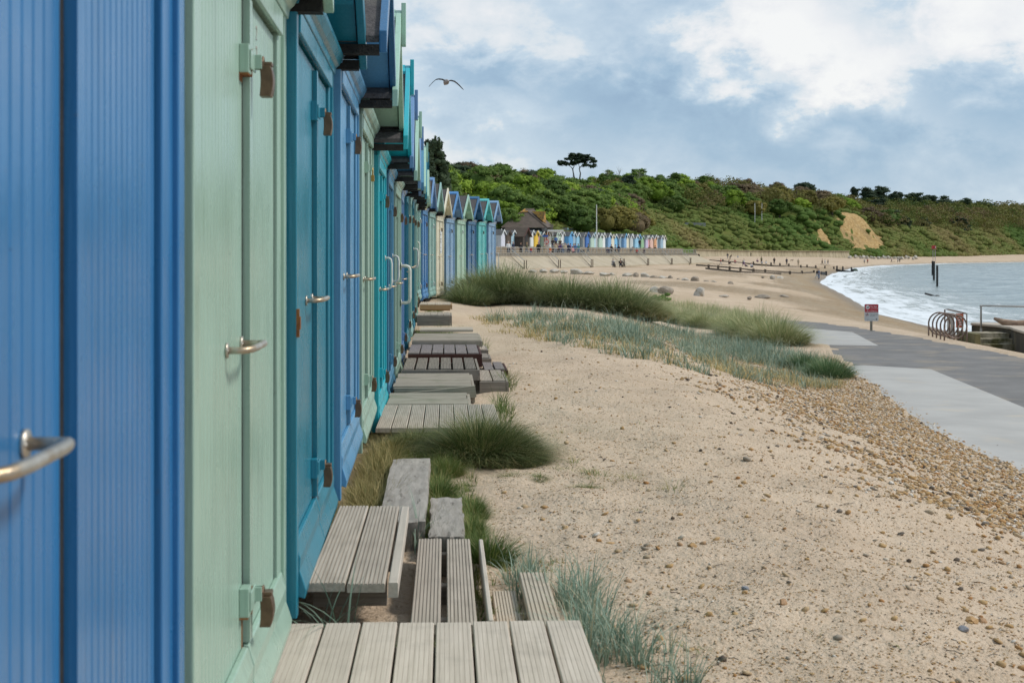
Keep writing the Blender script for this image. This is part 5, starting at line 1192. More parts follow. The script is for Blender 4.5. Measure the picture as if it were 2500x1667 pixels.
# no dogs sign
sx0, sy0, sz0 = hit(2127, 808); sg = thing('beach_sign', 'red and white beach notice about dogs and fires on a wooden post', 'sign', (sx0, sy0, sz0), R(-3)); ss = sy0/F
MB().box(-.036, .036, -.03, .03, -.3, 26.5*ss+.3).build('post', mat('grey sign post', (.20, .18, .14), (.28, .25, .20), 8, .85), sg)
bz0, bz1 = 24.2*ss, 65.5*ss; bw = 16.9*ss; yf = -.045
def rrect(w, z0, z1, r=.03):
    pts = []
    for cx, cz_, a0 in ((w-r, z1-r, 0), (-w+r, z1-r, 90), (-w+r, z0+r, 180), (w-r, z0+r, 270)):
        pts += [(cx+r*math.cos(R(a0+k*22.5)), cz_+r*math.sin(R(a0+k*22.5))) for k in range(5)]
    return pts
mb = MB(); mb.prism(rrect(bw, bz0, bz1), -.045, -.031, 'y'); pn = mb.build('panel', flat('sign white', (.55, .56, .56), .4), sg)
zm = bz1-(bz1-bz0)*.475
red = flat('sign red', (.42, .006, .02), .4); mb = MB(); mb.prism([(-bw+.012, zm), (bw-.012, zm), (bw-.012, bz1-.012), (-bw+.012, bz1-.012)], -.049, -.0455, 'y'); mb.build('red_panel', red, pn)
def disc(x_, z_, r_, y0, y1, m, nm): mb = MB(); mb.prism([(x_+r_*math.cos(a/24*6.2832), z_+r_*math.sin(a/24*6.2832)) for a in range(24)], y0, y1, 'y'); return mb.build(nm, m, pn)
Hh = bz1-bz0; wt = flat('lettering white', (.8, .8, .8)); bkm = flat('lettering black', (.01, .01, .01))
disc(-bw*.55, bz1-Hh*.19, Hh*.115, -.052, -.0492, wt, 'symbol'); mb = MB(); cx_, cz_ = -bw*.55, bz1-Hh*.19
mb.box(cx_-.035, cx_+.03, -.0545, -.0522, cz_-.008, cz_+.014); mb.box(cx_+.02, cx_+.045, -.0548, -.0524, cz_+.008, cz_+.03)
for dx in (-.032, -.018, .012, .024): mb.box(cx_+dx, cx_+dx+.007, -.0543, -.0521, cz_-.036, cz_-.008)
mb.build('dog_symbol', bkm, pn)
disc(-bw*.62, bz1-Hh*.61, Hh*.095, -.0485, -.0457, red, 'symbol'); disc(-bw*.62, bz1-Hh*.61, Hh*.078, -.0505, -.0487, wt, 'symbol')
mb = MB(); cx_, cz_ = -bw*.62, bz1-Hh*.61; mb.prism([(cx_-.034, cz_-.028), (cx_-.012, cz_-.028), (cx_, cz_-.005), (cx_+.012, cz_-.028), (cx_+.034, cz_-.028), (cx_+.02, cz_+.012), (cx_, cz_+.040), (cx_-.02, cz_+.012)], -.0525, -.0507, 'y'); mb.build('flame_symbol', bkm, pn)
def stext(txt, size, x_, z_, m, y_=-.0496, align='LEFT'):
    me = text_mesh(txt, size, 'lettering', .0008, align); me.materials.append(m); o = link('lettering', me, pn); o.rotation_euler = (R(90), 0, 0); o.location = (x_, y_, z_)
stext('No dogs', .062, -bw*.18, bz1-Hh*.145, wt); stext('on the beach', .045, -bw*.18, bz1-Hh*.255, wt); stext('1 May to 30 September', .040, 0, bz1-Hh*.40, wt, align='CENTER')
stext('No open fires', .046, -bw*.18, bz1-Hh*.61, bkm, -.0466); stext('at any time', .034, -bw*.18, bz1-Hh*.69, bkm, -.0466)
MB().box(-bw*.65, bw*.45, -.0475, -.0457, bz1-Hh*.915, bz1-Hh*.905).build('print', bkm, pn); MB().box(bw*.62, bw*.80, -.0478, -.0457, bz1-Hh*.93, bz1-Hh*.86).build('print', bkm, pn)
# bicycle rings
ringm = mat('brown bronze tube', (.12, .075, .055), (.20, .14, .11), 6, .45, .1, 60, metal=.4)
rk0 = hit(2333, 835)
rack = thing('bicycle_rack', 'row of five bronze coloured ring shaped bicycle stands on the sand', 'bike rack', (rk0[0], rk0[1], rk0[2]))
for i in range(5):
    f_ = i/4; px = 2333-40*f_; Y = rk0[1]+2.6*f_; X = (px-1250)/F*Y-rk0[0]; zz = float(gz(X+rk0[0], Y))-rk0[2]; mb = MB(); r_ = .335
    mb.tube([(X+r_*math.cos(a/36*6.2832), Y-rk0[1]+.04*math.cos(a/36*6.2832), zz+.44+r_*math.sin(a/36*6.2832)) for a in range(37)], .024, 8, cap=False)
    for s_ in (-1, 1): mb.tube([(X+s_*r_, Y-rk0[1]+s_*.04, zz+.42), (X+s_*r_, Y-rk0[1]+s_*.04, zz-.2)], .024, 8)
    mb.build('ring_stand', ringm, rack, smooth=True)
# concrete steps and low sea wall at the right
wallc = mat('mossy old concrete', (.26, .22, .15), (.36, .31, .23), 3, .9, .9, 30, c3=(.07, .065, .02), scale3=2.2, t3=(.45, .6)); wtop = mat('worn pale wall top', (.40, .33, .26), (.48, .41, .33), 3, .9, .6, 40)
gw = float(gz(13.6, 42)); G0 = gw-.02
stp = thing('concrete_steps', 'old mossy concrete steps beside the end of the low sea wall', 'steps', (13.25, 41.2, G0))
MB().box(0, .16, -.5, 1.2, -.3, .42).build('side_pier', mat('green stained concrete', (.12, .105, .04), (.20, .17, .08), 5, .9, .7, 30), stp, bevel=.01)
for i, (y0, h) in enumerate(((-.45, .12), (-.05, .25), (.35, .39))):
    sl = link('step', None) if False else None
    bm = bmesh.new(); bmesh.ops.create_cube(bm, size=1); bmesh.ops.subdivide_edges(bm, edges=bm.edges, cuts=10, use_grid_fill=True)
    for v in bm.verts:
        n = float(fbm(np.array(v.co.x*6+i*3), np.array(v.co.z*5+v.co.y*5), 3)); v.co = Vector((v.co.x*1.12+.56+.165, v.co.y*(1.7-.4*i)+(1.2+y0)/2+.02, (v.co.z+.5)*(h+.4)-.4)); v.co.y += .03*n; v.co.z += .012*n
    me = bpy.data.meshes.new('step'); bm.to_mesh(me); bm.free(); me.materials.append(wallc); link('step', me, stp)
cw = thing('low_sea_wall', 'low dark stained concrete sea wall with a pale worn top at the right edge', 'sea wall', (14.0, 43.8, G0))
poly = [(.20, .15), (.55, -1.3), (.56, -2.3), (.36, -3.2), (.08, -4.8), (-.3, -7.3), (-.6, -11), (-.05, -11), (.25, -7.3), (.62, -4.8), (.92, -3.2), (1.15, -1.9), (1.0, .35), (.30, .40)]
dirty = mat('blackened wall face', (.035, .028, .018), (.075, .06, .035), 2.5, .95, .8, 20, stretch=(1, 1, .4), c3=(.12, .095, .05), scale3=1.2)
mb = MB(); mb.prism(poly, -.6, .50, 'z'); mb.build('wall_face', dirty, cw, bevel=.03); mb = MB(); mb.prism([(x_+(.03 if i > 6 else -.04), y_) for i, (x_, y_) in enumerate(poly)], .502, .58, 'z'); mb.build('coping', wtop, cw, bevel=.03)
rl = thing('handrail', 'tall grey tube handrail standing on the low sea wall at the right edge', 'handrail', (14.18, 43.0, G0)); mb = MB(); mb.tube([(0, 0, .45), (0, 0, 1.10), (.04, 0, 1.14), (3.2, -.6, 1.10)], .03, 8); mb.build('rail', galv, rl, smooth=True); MB().ico((0, 0, 1.125), .05, 1).build('joint', galv, rl)
MB().tube([(0, 0, -.2), (0, 0, .46)], .034, 8).build('post', galv, rl)
gt = thing('metal_gate', 'narrow brown metal frame with an orange notice at the head of the steps', 'gate', (13.45, 44.2, G0)); mb = MB(); mb.tube([(0, 0, -.3), (0, 0, .98), (.10, 0, .98), (.6, -.2, .86)], .022, 6); mb.tube([(.62, -.2, .86), (.62, -.2, -.1)], .018, 6); mb.build('frame', ringm, gt)
MB().box(.31, .54, -.14, -.12, .42, .86).build('notice', flat('orange notice', (.55, .12, .05)), gt)
mb = MB(); [mb.box(.36, .49, -.1425, -.1405, z_, z_+.03) for z_ in (.5, .57, .64, .71)]; mb.build('print', wt, gt); MB().box(.06, .27, -.06, -.04, -.02, .86).build('panel', flat('pale gate panel', (.46, .44, .40)), gt)
driftm = mat('bleached driftwood', (.17, .10, .065), (.36, .25, .17), 2, .85, .9, 12, stretch=(1, 6, 6))
lg = thing('driftwood_trunk', 'big bleached driftwood trunk lying behind the low sea wall', 'driftwood', (15.35, 42.2, G0+.56)); 
mb = MB(); mb.tube([(-.95, .3, .22), (-.72, .25, .12), (-.35, .15, .03), (.2, .0, .02), (.8, -.15, .0), (1.6, -.3, -.05)], [.04, .09, .14, .19, .21, .17], 9); mb.build('trunk', driftm, lg, smooth=True); mb = MB(); mb.tube([(.3, 0, .1), (.55, .1, .3), (.9, .2, .28)], [.1, .07, .03], 7); mb.build('branch', driftm, lg, smooth=True)
# gull
gY = 40.0; gs = gY/F; gp = P(1089.5, 200.5, gY); gl = thing('gull', 'single gull gliding against the sky with its wings spread and drooping at the tips', 'gull', tuple(gp), R(8))
def gpt(x_, y_, dy=0): return ((x_-1180)/19.6*gs, dy, -(y_-430)/19.6*gs)
body = skin_mesh('body', [(*gpt(1180, 430, .0), .085, .085), (*gpt(1195, 455, -.16), .055), (*gpt(1215, 440, -.25), .045), (*gpt(1222, 448, -.33), .012), (*gpt(1170, 440, .2), .06), (*gpt(1150, 450, .38), .02, .05)], [(0, 1), (1, 2), (2, 3), (0, 4), (4, 5)], sub=2); body.materials.clear(); body.materials.append(flat('gull grey white', (.30, .27, .26))); link('body', body, gl)
dkw = flat('gull dark wing', (.05, .06, .07)); tipm = flat('gull black tip', (.008, .008, .008))
for side, W_ in ((0, [(1120, 375), (1000, 325), (840, 305), (700, 330), (600, 405), (480, 520)]), (1, [(1290, 395), (1360, 370), (1450, 370), (1580, 410), (1700, 500), (1830, 620)])):
    mb = MB(); ch = [.16, .17, .16, .14, .12, .09]; vs = []
    for (x_, y_), c_ in zip(W_, ch): a = gpt(x_, y_); vs += [(a[0], -.09, a[2]+.012), (a[0], c_, a[2]+.004), (a[0], -.085, a[2]-.012)]
    fs = []
    for i in range(5): b0 = i*3; fs += [(b0, b0+1, b0+4, b0+3), (b0+1, b0+2, b0+5, b0+4), (b0+2, b0, b0+3, b0+5)]
    mb.raw(vs, fs+[(0, 1, 2), (15, 16, 17)]); w_ = mb.build('wing', dkw, gl, smooth=True)
    e_ = [W_[-1], (410, 600) if side == 0 else (1920, 720), (340, 680) if side == 0 else (2000, 800)]; mb = MB(); vs = []
    for (x_, y_), c_ in zip(e_, (.09, .06, .01)): a = gpt(x_, y_); vs += [(a[0], -.08+.03*(.09-c_)*10, a[2]+.011), (a[0], c_, a[2]+.003), (a[0], -.08+.03*(.09-c_)*10, a[2]-.011)]
    fs = []
    for i in range(2): b0 = i*3; fs += [(b0, b0+1, b0+4, b0+3), (b0+1, b0+2, b0+5, b0+4), (b0+2, b0, b0+3, b0+5)]
    mb.raw(vs, fs+[(0, 1, 2), (6, 7, 8)]); mb.build('wing_tip', tipm, w_)
# ================================================================== VEGETATION
def leafmat(name, stops, rough=.75, spec=.25):
    m = bpy.data.materials.new(name); m.use_nodes = True; q = NT(m.node_tree); b = q.n['Principled BSDF']; b.inputs['Roughness'].default_value = rough; b.inputs['Specular IOR Level'].default_value = spec
    a = q.add('ShaderNodeAttribute', attribute_name='var').outputs['Fac']; oi = q.add('ShaderNodeObjectInfo').outputs['Random']
    f = q.m('ADD', a, q.m('MULTIPLY', q.m('SUBTRACT', oi, .5), .40)); c = q.ramp(f, stops); q.put(b.inputs['Base Color'], c)
    tr = q.add('ShaderNodeBsdfTranslucent'); q.put(tr.inputs[0], c); mx = q.add('ShaderNodeMixShader'); mx.inputs[0].default_value = .22
    q.l.new(b.outputs[0], mx.inputs[1]); q.l.new(tr.outputs[0], mx.inputs[2]); q.l.new(mx.outputs[0], q.n['Material Output'].inputs[0]); return m
LM = {'bright': leafmat('spring green foliage', [(0, (.075, .13, .012)), (.5, (.20, .30, .025)), (1, (.35, .43, .06))]),
      'mid': leafmat('mid green foliage', [(0, (.036, .068, .014)), (.5, (.10, .165, .028)), (1, (.20, .26, .052))]),
      'olive': leafmat('olive foliage', [(0, (.070, .068, .018)), (.5, (.190, .165, .036)), (1, (.31, .26, .065))]),
      'brown': leafmat('brown budding twigs', [(0, (.070, .048, .028)), (.5, (.165, .118, .068)), (1, (.25, .20, .10))]),
      'pine': leafmat('dark pine needles', [(0, (.014, .026, .014)), (.5, (.036, .060, .028)), (1, (.075, .100, .045))])}
bark = mat('tree bark', (.055, .045, .035), (.10, .085, .065), 3, .9, .5, 8); deadw = mat('bleached dead wood', (.33, .29, .24), (.45, .41, .35), 3, .9)
def leaves(lumps, dens, size, rng, zmin=-.45, aspect=1.0, lift=0.0):
    """lumps: (N,6) centre+radii -> quads scattered over each lump, facing roughly outwards"""
    lumps = np.asarray(lumps, float); area = (lumps[:, 3]*lumps[:, 4]*lumps[:, 5])**(2/3); cnt = np.maximum(4, (area*dens/size**2).astype(int)); idx = np.repeat(np.arange(len(lumps)), cnt); n = len(idx)
    z = rng.uniform(zmin, 1, n); ph = rng.uniform(0, 2*np.pi, n); r = np.sqrt(1-np.clip(z, -1, 1)**2); d = np.stack([r*np.cos(ph), r*np.sin(ph), z], 1)
    c = lumps[idx, :3]; rad = lumps[idx, 3:]; p = c+d*rad*(rng.uniform(.80, 1.10, n)**1)[:, None]
    nrm = d+rng.normal(0, .42, (n, 3)); nrm[:, 2] += lift; nrm /= np.linalg.norm(nrm, axis=1)[:, None]
    a = np.cross(nrm, rng.normal(0, 1, (n, 3))); a /= np.linalg.norm(a, axis=1)[:, None]; b = np.cross(nrm, a); s = size*rng.uniform(.55, 1.25, n)[:, None]*.5
    a = a*s*aspect; b = b*s
    V = np.stack([p-a-b, p+a-b*.6, p+a*.8+b, p-a*.7+b*.8], 1).reshape(-1, 3); Q = np.arange(4*n).reshape(-1, 4)
    lv = rng.uniform(-.13, .13, len(lumps))[idx]; var = np.repeat(np.clip(.50+lv+rng.uniform(-.15, .15, n), 0, 1), 4)
    return V, Q, var
def cores(lumps, k=.80):
    bm = bmesh.new(); bmesh.ops.create_icosphere(bm, subdivisions=1, radius=1); vv = np.array([v.co[:] for v in bm.verts]); ff = np.array([[v.index for v in f.verts] for f in bm.faces]); bm.free()
    L_ = np.asarray(lumps, float); V = (vv[None]*L_[:, None, 3:]*k+L_[:, None, :3]).reshape(-1, 3); Fc = (ff[None]+np.arange(len(L_))[:, None, None]*len(vv)).reshape(-1, 3); return V, Fc
def leaf_mesh_obj(name, lumps, dens, size, seed, m, **k):
    rng = np.random.RandomState(seed); V, Q, var = leaves(lumps, dens, size, rng, **k); V2, F2 = cores(lumps)
    return np_mesh(name, np.concatenate([V, V2]), [Q, F2+len(V)], m, False, {'var': np.concatenate([var, np.full(len(V2), .42)])})
def crown_lumps(seed, kind='oak'):
    rg = random.Random(seed); Ls = []
    if kind == 'pine':
        for i in range(15):
            a = rg.uniform(0, 6.28); h = rg.uniform(-.35, .75); rr = rg.uniform(.15, .75)*(1-.45*max(0, h)); Ls.append((rr*math.cos(a), rr*math.sin(a), h, .36, .36, .15))
    else:
        Ls.append((0, 0, -.05, .84, .84, .70))
        for i in range(24):
            a = rg.uniform(0, 6.28); el = rg.uniform(-.2, 1.45); d = rg.uniform(.66, .84); r = rg.uniform(.15, .27); Ls.append((d*math.cos(a)*math.cos(el), d*math.sin(a)*math.cos(el), .78*d*math.sin(el), r, r, r*.8))
    return Ls
CR = [leaf_mesh_obj('crown', crown_lumps(i), 3.0, .066, i, LM['mid']) for i in range(6)]
CRP = [leaf_mesh_obj('crown', crown_lumps(40+i, 'pine'), 5.0, .09, i, LM['pine'], zmin=-.9, lift=.6) for i in range(4)]
def trunk_mesh(): mb = MB(); mb.tube([(0, 0, -1.6), (.02, .01, -.8), (0, 0, -.1), (.03, -.02, .3)], [.09, .06, .045, .02], 7); mb.tube([(0, 0, -.5), (.25, .1, .0), (.4, .15, .3)], [.04, .025, .01], 5); mb.tube([(0, 0, -.6), (-.22, -.12, -.05), (-.35, -.2, .25)], [.04, .025, .01], 5); return mb.mesh('trunk', bark)
TRK = trunk_mesh()
cand = []
rgt = random.Random(5)
for v in (3, 9, 17, 26, 37, 50, 65, 84, 108):
    uu = 60.0
    while uu < fl[-1]-60:
        x, y, z = (float(a) for a in hill(uu, v)); rad = 3.7+y*.0040; uu += rad*1.42*rgt.uniform(.8, 1.25)
        v2 = v+rgt.uniform(-3, 3); x, y, z = (float(a) for a in hill(uu, v2)); px = 1250+F*x/y
        if px < 1000 or px > 2600: continue
        if px > 1560 and v2 < 15+8*rgt.random()+(6 if px < 2000 else 0): continue
        if 1225 < px < 1600 and v2 < 6: continue
        if v2 < 32 and max(float(bare_mask(np.array(uu+a_), np.array(v2+b_))) for a_, b_ in ((0, 0), (5, 3), (-5, -3), (0, 5))) > .1: continue
        if v2 < 14 and 2020 < px < 2200: continue
        vf = min(1, v/75)
        if 1335 < px < 1470 and HZ-(z+1.45*rad-EYE)/y*F < 436-.10*abs(px-1405): continue
        w = rgt.random()
        if px < 1700: kind = ('brown' if w < .30 else 'olive' if w < .55 else 'mid') if vf < .22 and px > 1380 else ('brown' if w < .07 else 'bright' if w < .48 else 'mid' if w < .94 else 'pine')
        elif px < 2080: kind = 'brown' if w < .26 else 'olive' if w < .58 else 'bright' if w < .72 else 'mid'
        else: kind = ('pine' if w < .62 else 'mid' if w < .85 else 'olive') if vf > .62 and px < 2420 else ('olive' if w < .42 else 'brown' if w < .62 else 'mid' if w < .86 else 'pine')
        if 1040 < px < 1250 and w < .25 and vf > .9: kind = 'mid'
        rad2 = rad*rgt.uniform(.78, 1.18)*(.8 if v < 12 else 1)
        cand.append((x, y, z, rad2, kind, px, v2, rgt.randrange(100)))
cand.sort(key=lambda c: -c[3]/c[1])
def where(px, v):
    band = 'low on' if v < 15 else 'halfway up' if v < 45 else 'high on'
    z_ = ('the hill directly behind the near hut row' if px < 1215 else 'the hill behind the cafe roof' if px < 1360 else 'the hill below the umbrella pine' if px < 1470 else 'the hill above the flagpole huts' if px < 1560 else 'the hill above the end of the promenade' if px < 1720
          else 'the slope above the curved sea wall' if px < 2020 else 'the slope around the sandy cliff' if px < 2200 else 'the slope right of the sandy cliff' if px < 2360 else 'the slope at the right edge')
    return band+' '+z_
kl = {'bright': 'fresh bright green tree', 'mid': 'mid green leafy tree', 'olive': 'olive yellow budding tree', 'brown': 'brown half bare tree', 'pine': 'dark blue green pine'}
kn_ = {'bright': 'broadleaf_tree', 'mid': 'broadleaf_tree', 'olive': 'broadleaf_tree', 'brown': 'bare_tree', 'pine': 'pine_tree'}
NTREE = 285
for x, y, z, rad, kind, px, v, sd_i in cand[:NTREE]:
    lab = kl[kind]+' '+where(px, v); t_ = thing(kn_[kind], lab, 'tree', (x, y, z+rad*.72), rgt.uniform(0, 6.28), lab+' group')
    t_['group'] = kl[kind].replace('tree', 'trees').replace('pine', 'pines')+' '+where(px, v)
    sc = (rad, rad, rad*rgt.uniform(.8, 1.0)); t_.scale = sc
    me = CRP[sd_i % 4] if kind == 'pine' else CR[sd_i % 6]; o = link('crown', me, t_); set_mat(o, LM[kind]); link('trunk', TRK, t_)
Vs, Qs, As = [], [], []
lite = [leaves(crown_lumps(60+i), 2.0, .105, np.random.RandomState(i)) for i in range(3)]
for x, y, z, rad, kind, px, v, sd_i in cand[NTREE:]:
    V, Q, a = lite[sd_i % 3]; n0 = sum(len(q_) for q_ in Vs); Vs.append(V*rad+np.array([x, y, z+rad*.72])); Qs.append(Q+n0); As.append(np.clip(a*.6+rgt.uniform(-.12, .16)+{'bright': .3, 'mid': .15, 'olive': .35, 'brown': .5, 'pine': 0}[kind], 0, 1))
farm = leafmat('distant mixed woodland', [(0, (.018, .034, .014)), (.3, (.075, .115, .026)), (.6, (.17, .17, .04)), (1, (.18, .13, .065))])
if Vs: tag(link('distant_woodland', np_mesh('distant_woodland', np.concatenate(Vs), [np.concatenate(Qs)], farm, False, {'var': np.concatenate(As)})), 'distant mixed woodland filling in behind the nearer trees on the hill', 'woodland', kind='stuff')
# scrub over the slope
n = 17000; us = RS.uniform(40, fl[-1]-60, n)**1; vs_r = RS.uniform(-2, 1, n); vs_r = -3+np.abs(RS.uniform(0, 1, n))**1.3*75
hx_, hy_, hz2 = hill(us, vs_r); pxs = 1250+F*hx_/hy_; cbm = cliff_band(us)
ok = (pxs > 1150) & (pxs < 2600) & ((vs_r > 2) | (pxs > 1700)) & (bare_mask(us, vs_r) < .25) & (RS.rand(n) < np.clip(420/hy_, .35, 1))
hx_, hy_, hz2, vv_, uu_, pxs = hx_[ok], hy_[ok], hz2[ok], vs_r[ok], us[ok], pxs[ok]
rad = (0.9+hy_*.0026)*RS.uniform(.5, 1.3, len(hx_)); lum = np.stack([hx_, hy_, hz2+rad*.12, rad*1.15, rad*1.15, rad*.62], 1)
V, Q, a = leaves(lum, 1.0, .62, RS, zmin=-.1)
V2, F2 = cores(lum, .9)
shade = fbm(V[:, 0]*.035, V[:, 1]*.02, 4)*.5+.5*fbm(V[:, 0]*.2, V[:, 1]*.1, 2); shade2 = fbm(V2[:, 0]*.035, V2[:, 1]*.02, 4)*.5
scm = leafmat('scrub on the slope', [(0, (.05, .095, .015)), (.3, (.085, .145, .024)), (.5, (.15, .175, .04)), (.72, (.21, .18, .06)), (1, (.20, .14, .065))], .85)
tag(link('scrub', np_mesh('scrub', np.concatenate([V, V2]), [Q, F2+len(V)], scm, False, {'var': np.concatenate([np.clip(.44+shade+(a-.50)*.7, 0, 1), np.clip(.4+shade2, 0, 1)])})), 'low green and brown scrub covering the lower slope of the hill', 'scrub', kind='stuff')
# ---- single trees
def hill_at(px, v):
    u_ = u_of_px(px, v); return tuple(float(a) for a in hill(u_, v))
def spec_tree(name, lab, base, lumps, m, trunks, size, seed, dens=4.5, lift=.4, bm_=bark, asp=1.0, cat='tree'):
    t_ = thing(name, lab, cat, base); 
    if lumps: link('crown', leaf_mesh_obj('crown', lumps, dens, size, seed, m, zmin=-.9, lift=lift), t_)
    mb = MB()
    for p_, r_ in trunks: mb.tube(p_, r_, 7)
    mb.build('trunk', bm_, t_, smooth=True); return t_
# umbrella pine
bx, by, bz = hill_at(1368, 70); sc = by/F
def up(px, py, dy=0): return ((px-1250)*by/F-bx, dy, EYE+(HZ-py)*sc-bz)
rg = random.Random(3); Ls = []
for (cx, cy, w, h, k) in [(1412, 385, 62, 12, 44), (1432, 392, 44, 12, 26), (1385, 399, 44, 9, 20), (1372, 397, 24, 6, 10), (1438, 404, 34, 8, 12), (1400, 378, 30, 5, 12), (1406, 391, 40, 10, 20)]:
    for i in range(k): q_ = up(cx+rg.uniform(-.5, .5)*w, cy+rg.uniform(-.5, .5)*h, rg.uniform(-2.6, 2.6)); r_ = rg.uniform(4.0, 6.4)*sc; Ls.append((*q_, r_*1.3, r_*1.3, r_*.62))
spec_tree('umbrella_pine', 'tall umbrella pine with forked bare trunks standing above the wooded skyline', (bx, by, bz), Ls, LM['pine'], [([(up(1407, 470)), up(1406, 452), up(1401, 430), up(1398, 412, .5), up(1388, 402, .8), up(1376, 400, 1)], [.45, .36, .3, .22, .12, .06]), ([up(1407, 460), up(1414, 444, -.3), up(1417, 424, -.4), up(1414, 412), up(1422, 402, -.5), up(1436, 395, -.8)], [.4, .34, .28, .22, .14, .06]), ([up(1398, 414), up(1404, 402), up(1408, 390)], [.18, .1, .05]), ([up(1416, 412), up(1412, 400), up(1405, 388)], [.18, .1, .05]), ([up(1398, 440), up(1400, 420), up(1399, 408)], [.09, .06, .04])], .75, 5, 4.0, .8)
# dark conifers behind the hut row
for i, (px, py_top, py_bot, w, Y) in enumerate([(1064, 344, 560, 118, 118), (1046, 350, 520, 70, 112), (1104, 425, 560, 110, 124)]):
    X = (px-1250)/F*Y; zt = EYE+(HZ-py_top)/F*Y; zb = float(gz(X, Y)); Ht = zt-zb; wm_ = w/F*Y*.5; rg = random.Random(i+9); Ls = []
    for k in range(150):
        f_ = (k/150)**.85; r_ = wm_*(1.25*(1-f_)**.75+.10); a_ = rg.uniform(0, 6.28); s_ = .14*wm_+.22*wm_*(1-f_)
        Ls.append((r_*.62*math.cos(a_), r_*.62*math.sin(a_), Ht*(.22+.77*f_)+rg.uniform(-.2, .2), s_*1.2, s_*1.2, s_*1.0))
    for k in range(9): a_ = rg.uniform(0, 6.28); Ls.append((wm_*.35*rg.random()*math.cos(a_), wm_*.35*rg.random()*math.sin(a_), Ht*rg.uniform(.93, 1.01), .08*wm_, .08*wm_, .26*wm_))
    spec_tree('conifer', ['tall dark pointed conifer rising just behind the near hut row', 'dark conifer partly hidden at the left behind the hut roofs', 'lower brown green conifer right of the tall pointed one'][i], (X, Y, zb), Ls, LM['pine'] if i < 2 else LM['mid'], [([(0, 0, 0), (0, 0, Ht*.5), (0, 0, Ht*.95)], [.22, .14, .03])], .26, 20+i, 3.6, .3)
# dark dome tree and black pines on the right skyline
def sky_tree(px, py_top, w, h, v, m, lab, kind='dome', seed=0, name='pine_tree'):
    x, y, z = hill_at(px, v); s = y/F; zt = EYE+(HZ-py_top)*s; R_ = w/2*s; Hh = h*s; rg = random.Random(seed); Ls = []
    Ls.append((0, 0, zt-z-Hh, R_*.9, R_*.9, Hh*.9) if kind == 'dome' else (0, 0, zt-z-Hh*1.1, R_*.72, R_*.72, Hh*.75))
    Ls.append((R_*.2, 0, zt-z-Hh*1.6, R_*.6, R_*.6, Hh*.7)); Ls.append((-R_*.35, 0, zt-z-Hh*2.0, R_*.6, R_*.6, Hh*.8)); 
    for k in range(26):
        a_ = rg.uniform(0, 6.28); e_ = rg.uniform(.05, 1.5) if kind == 'dome' else rg.uniform(-.2, 1.3); d_ = .86 if kind == 'dome' else rg.uniform(.4, .85); r_ = R_*(.22 if kind == 'dome' else rg.uniform(.20, .36))
        Ls.append((R_*d_*math.cos(a_)*math.cos(e_), R_*d_*math.sin(a_)*math.cos(e_), zt-z-Hh+Hh*d_*math.sin(e_)-r_*.1, r_*1.2, r_*1.2, r_*(.8 if kind == 'dome' else .5)))
    spec_tree(name, lab, (x, y, z), Ls, m, [([(0, 0, -1), (0, 0, (zt-z)*.5), (R_*.1, 0, zt-z-Hh*.4)], [R_*.08, R_*.06, R_*.03])], max(.5, R_*.11), seed, 4.5, .5)
sky_tree(1963, 446, 58, 18, 70, LM['pine'], 'smooth dark domed tree on the skyline, left of the black pines', 'dome', 1, 'domed_tree')
for i, (px, py, w, h, lab) in enumerate([(2086, 455, 30, 12, 'leftmost wind swept black pine on the right skyline'), (2118, 452, 54, 30, 'broad black pine just right of the leftmost one'), (2150, 447, 52, 36, 'tallest black pine of the right skyline group'), (2190, 462, 50, 26, 'black pine right of the tallest one'), (2236, 466, 60, 24, 'wide flat black pine in the middle of the right skyline'), (2270, 470, 44, 22, 'small black pine right of the wide flat one'),
                                         (2310, 474, 56, 30, 'dark pine above the tall trunks on the right skyline'), (2350, 478, 60, 26, 'dark green round pine on the right skyline'), (2398, 483, 70, 28, 'black pine ending the right skyline group'), (2480, 506, 56, 46, 'ragged green conifer at the right edge of the picture')]):
    sky_tree(px, py, w, h, 66, LM['pine'], lab, 'open', 30+i)
for i, (px, py, w, h, v, lab) in enumerate([(2178, 500, 62, 50, 34, 'dark conifer clump standing right above the sandy cliff'), (2205, 520, 50, 40, 26, 'dark conifer lower right of the clump above the cliff'), (2255, 522, 44, 34, 24, 'small dark conifer right of the cliff'), (2330, 505, 50, 56, 30, 'tall dark conifer halfway down the right slope'), (2345, 520, 60, 40, 24, 'broad dark conifer beside the tall one on the right slope')]):
    sky_tree(px, py, w, h, v, LM['pine'], lab, 'open', 50+i, 'conifer')
for i, (px, py, w, h, v, lab) in enumerate([(1228, 396, 52, 26, 70, 'dark round tree on the skyline above the last near huts'), (1254, 408, 40, 20, 72, 'dark tree right of the round one on the left skyline'), (1306, 412, 40, 18, 74, 'rounded tree on the skyline left of the umbrella pine'), (1482, 413, 60, 24, 74, 'dark round tree behind the bare white branches'), (1560, 408, 56, 28, 74, 'highest dark green tree right of the bare white branches'), (1650, 418, 48, 22, 76, 'dark open tree on the skyline above the promenade end'), (1725, 426, 60, 20, 76, 'wide dark green tree on the skyline, middle of the picture')]):
    sky_tree(px, py, w, h, v, LM['mid'], lab, 'open', 70+i, 'broadleaf_tree')
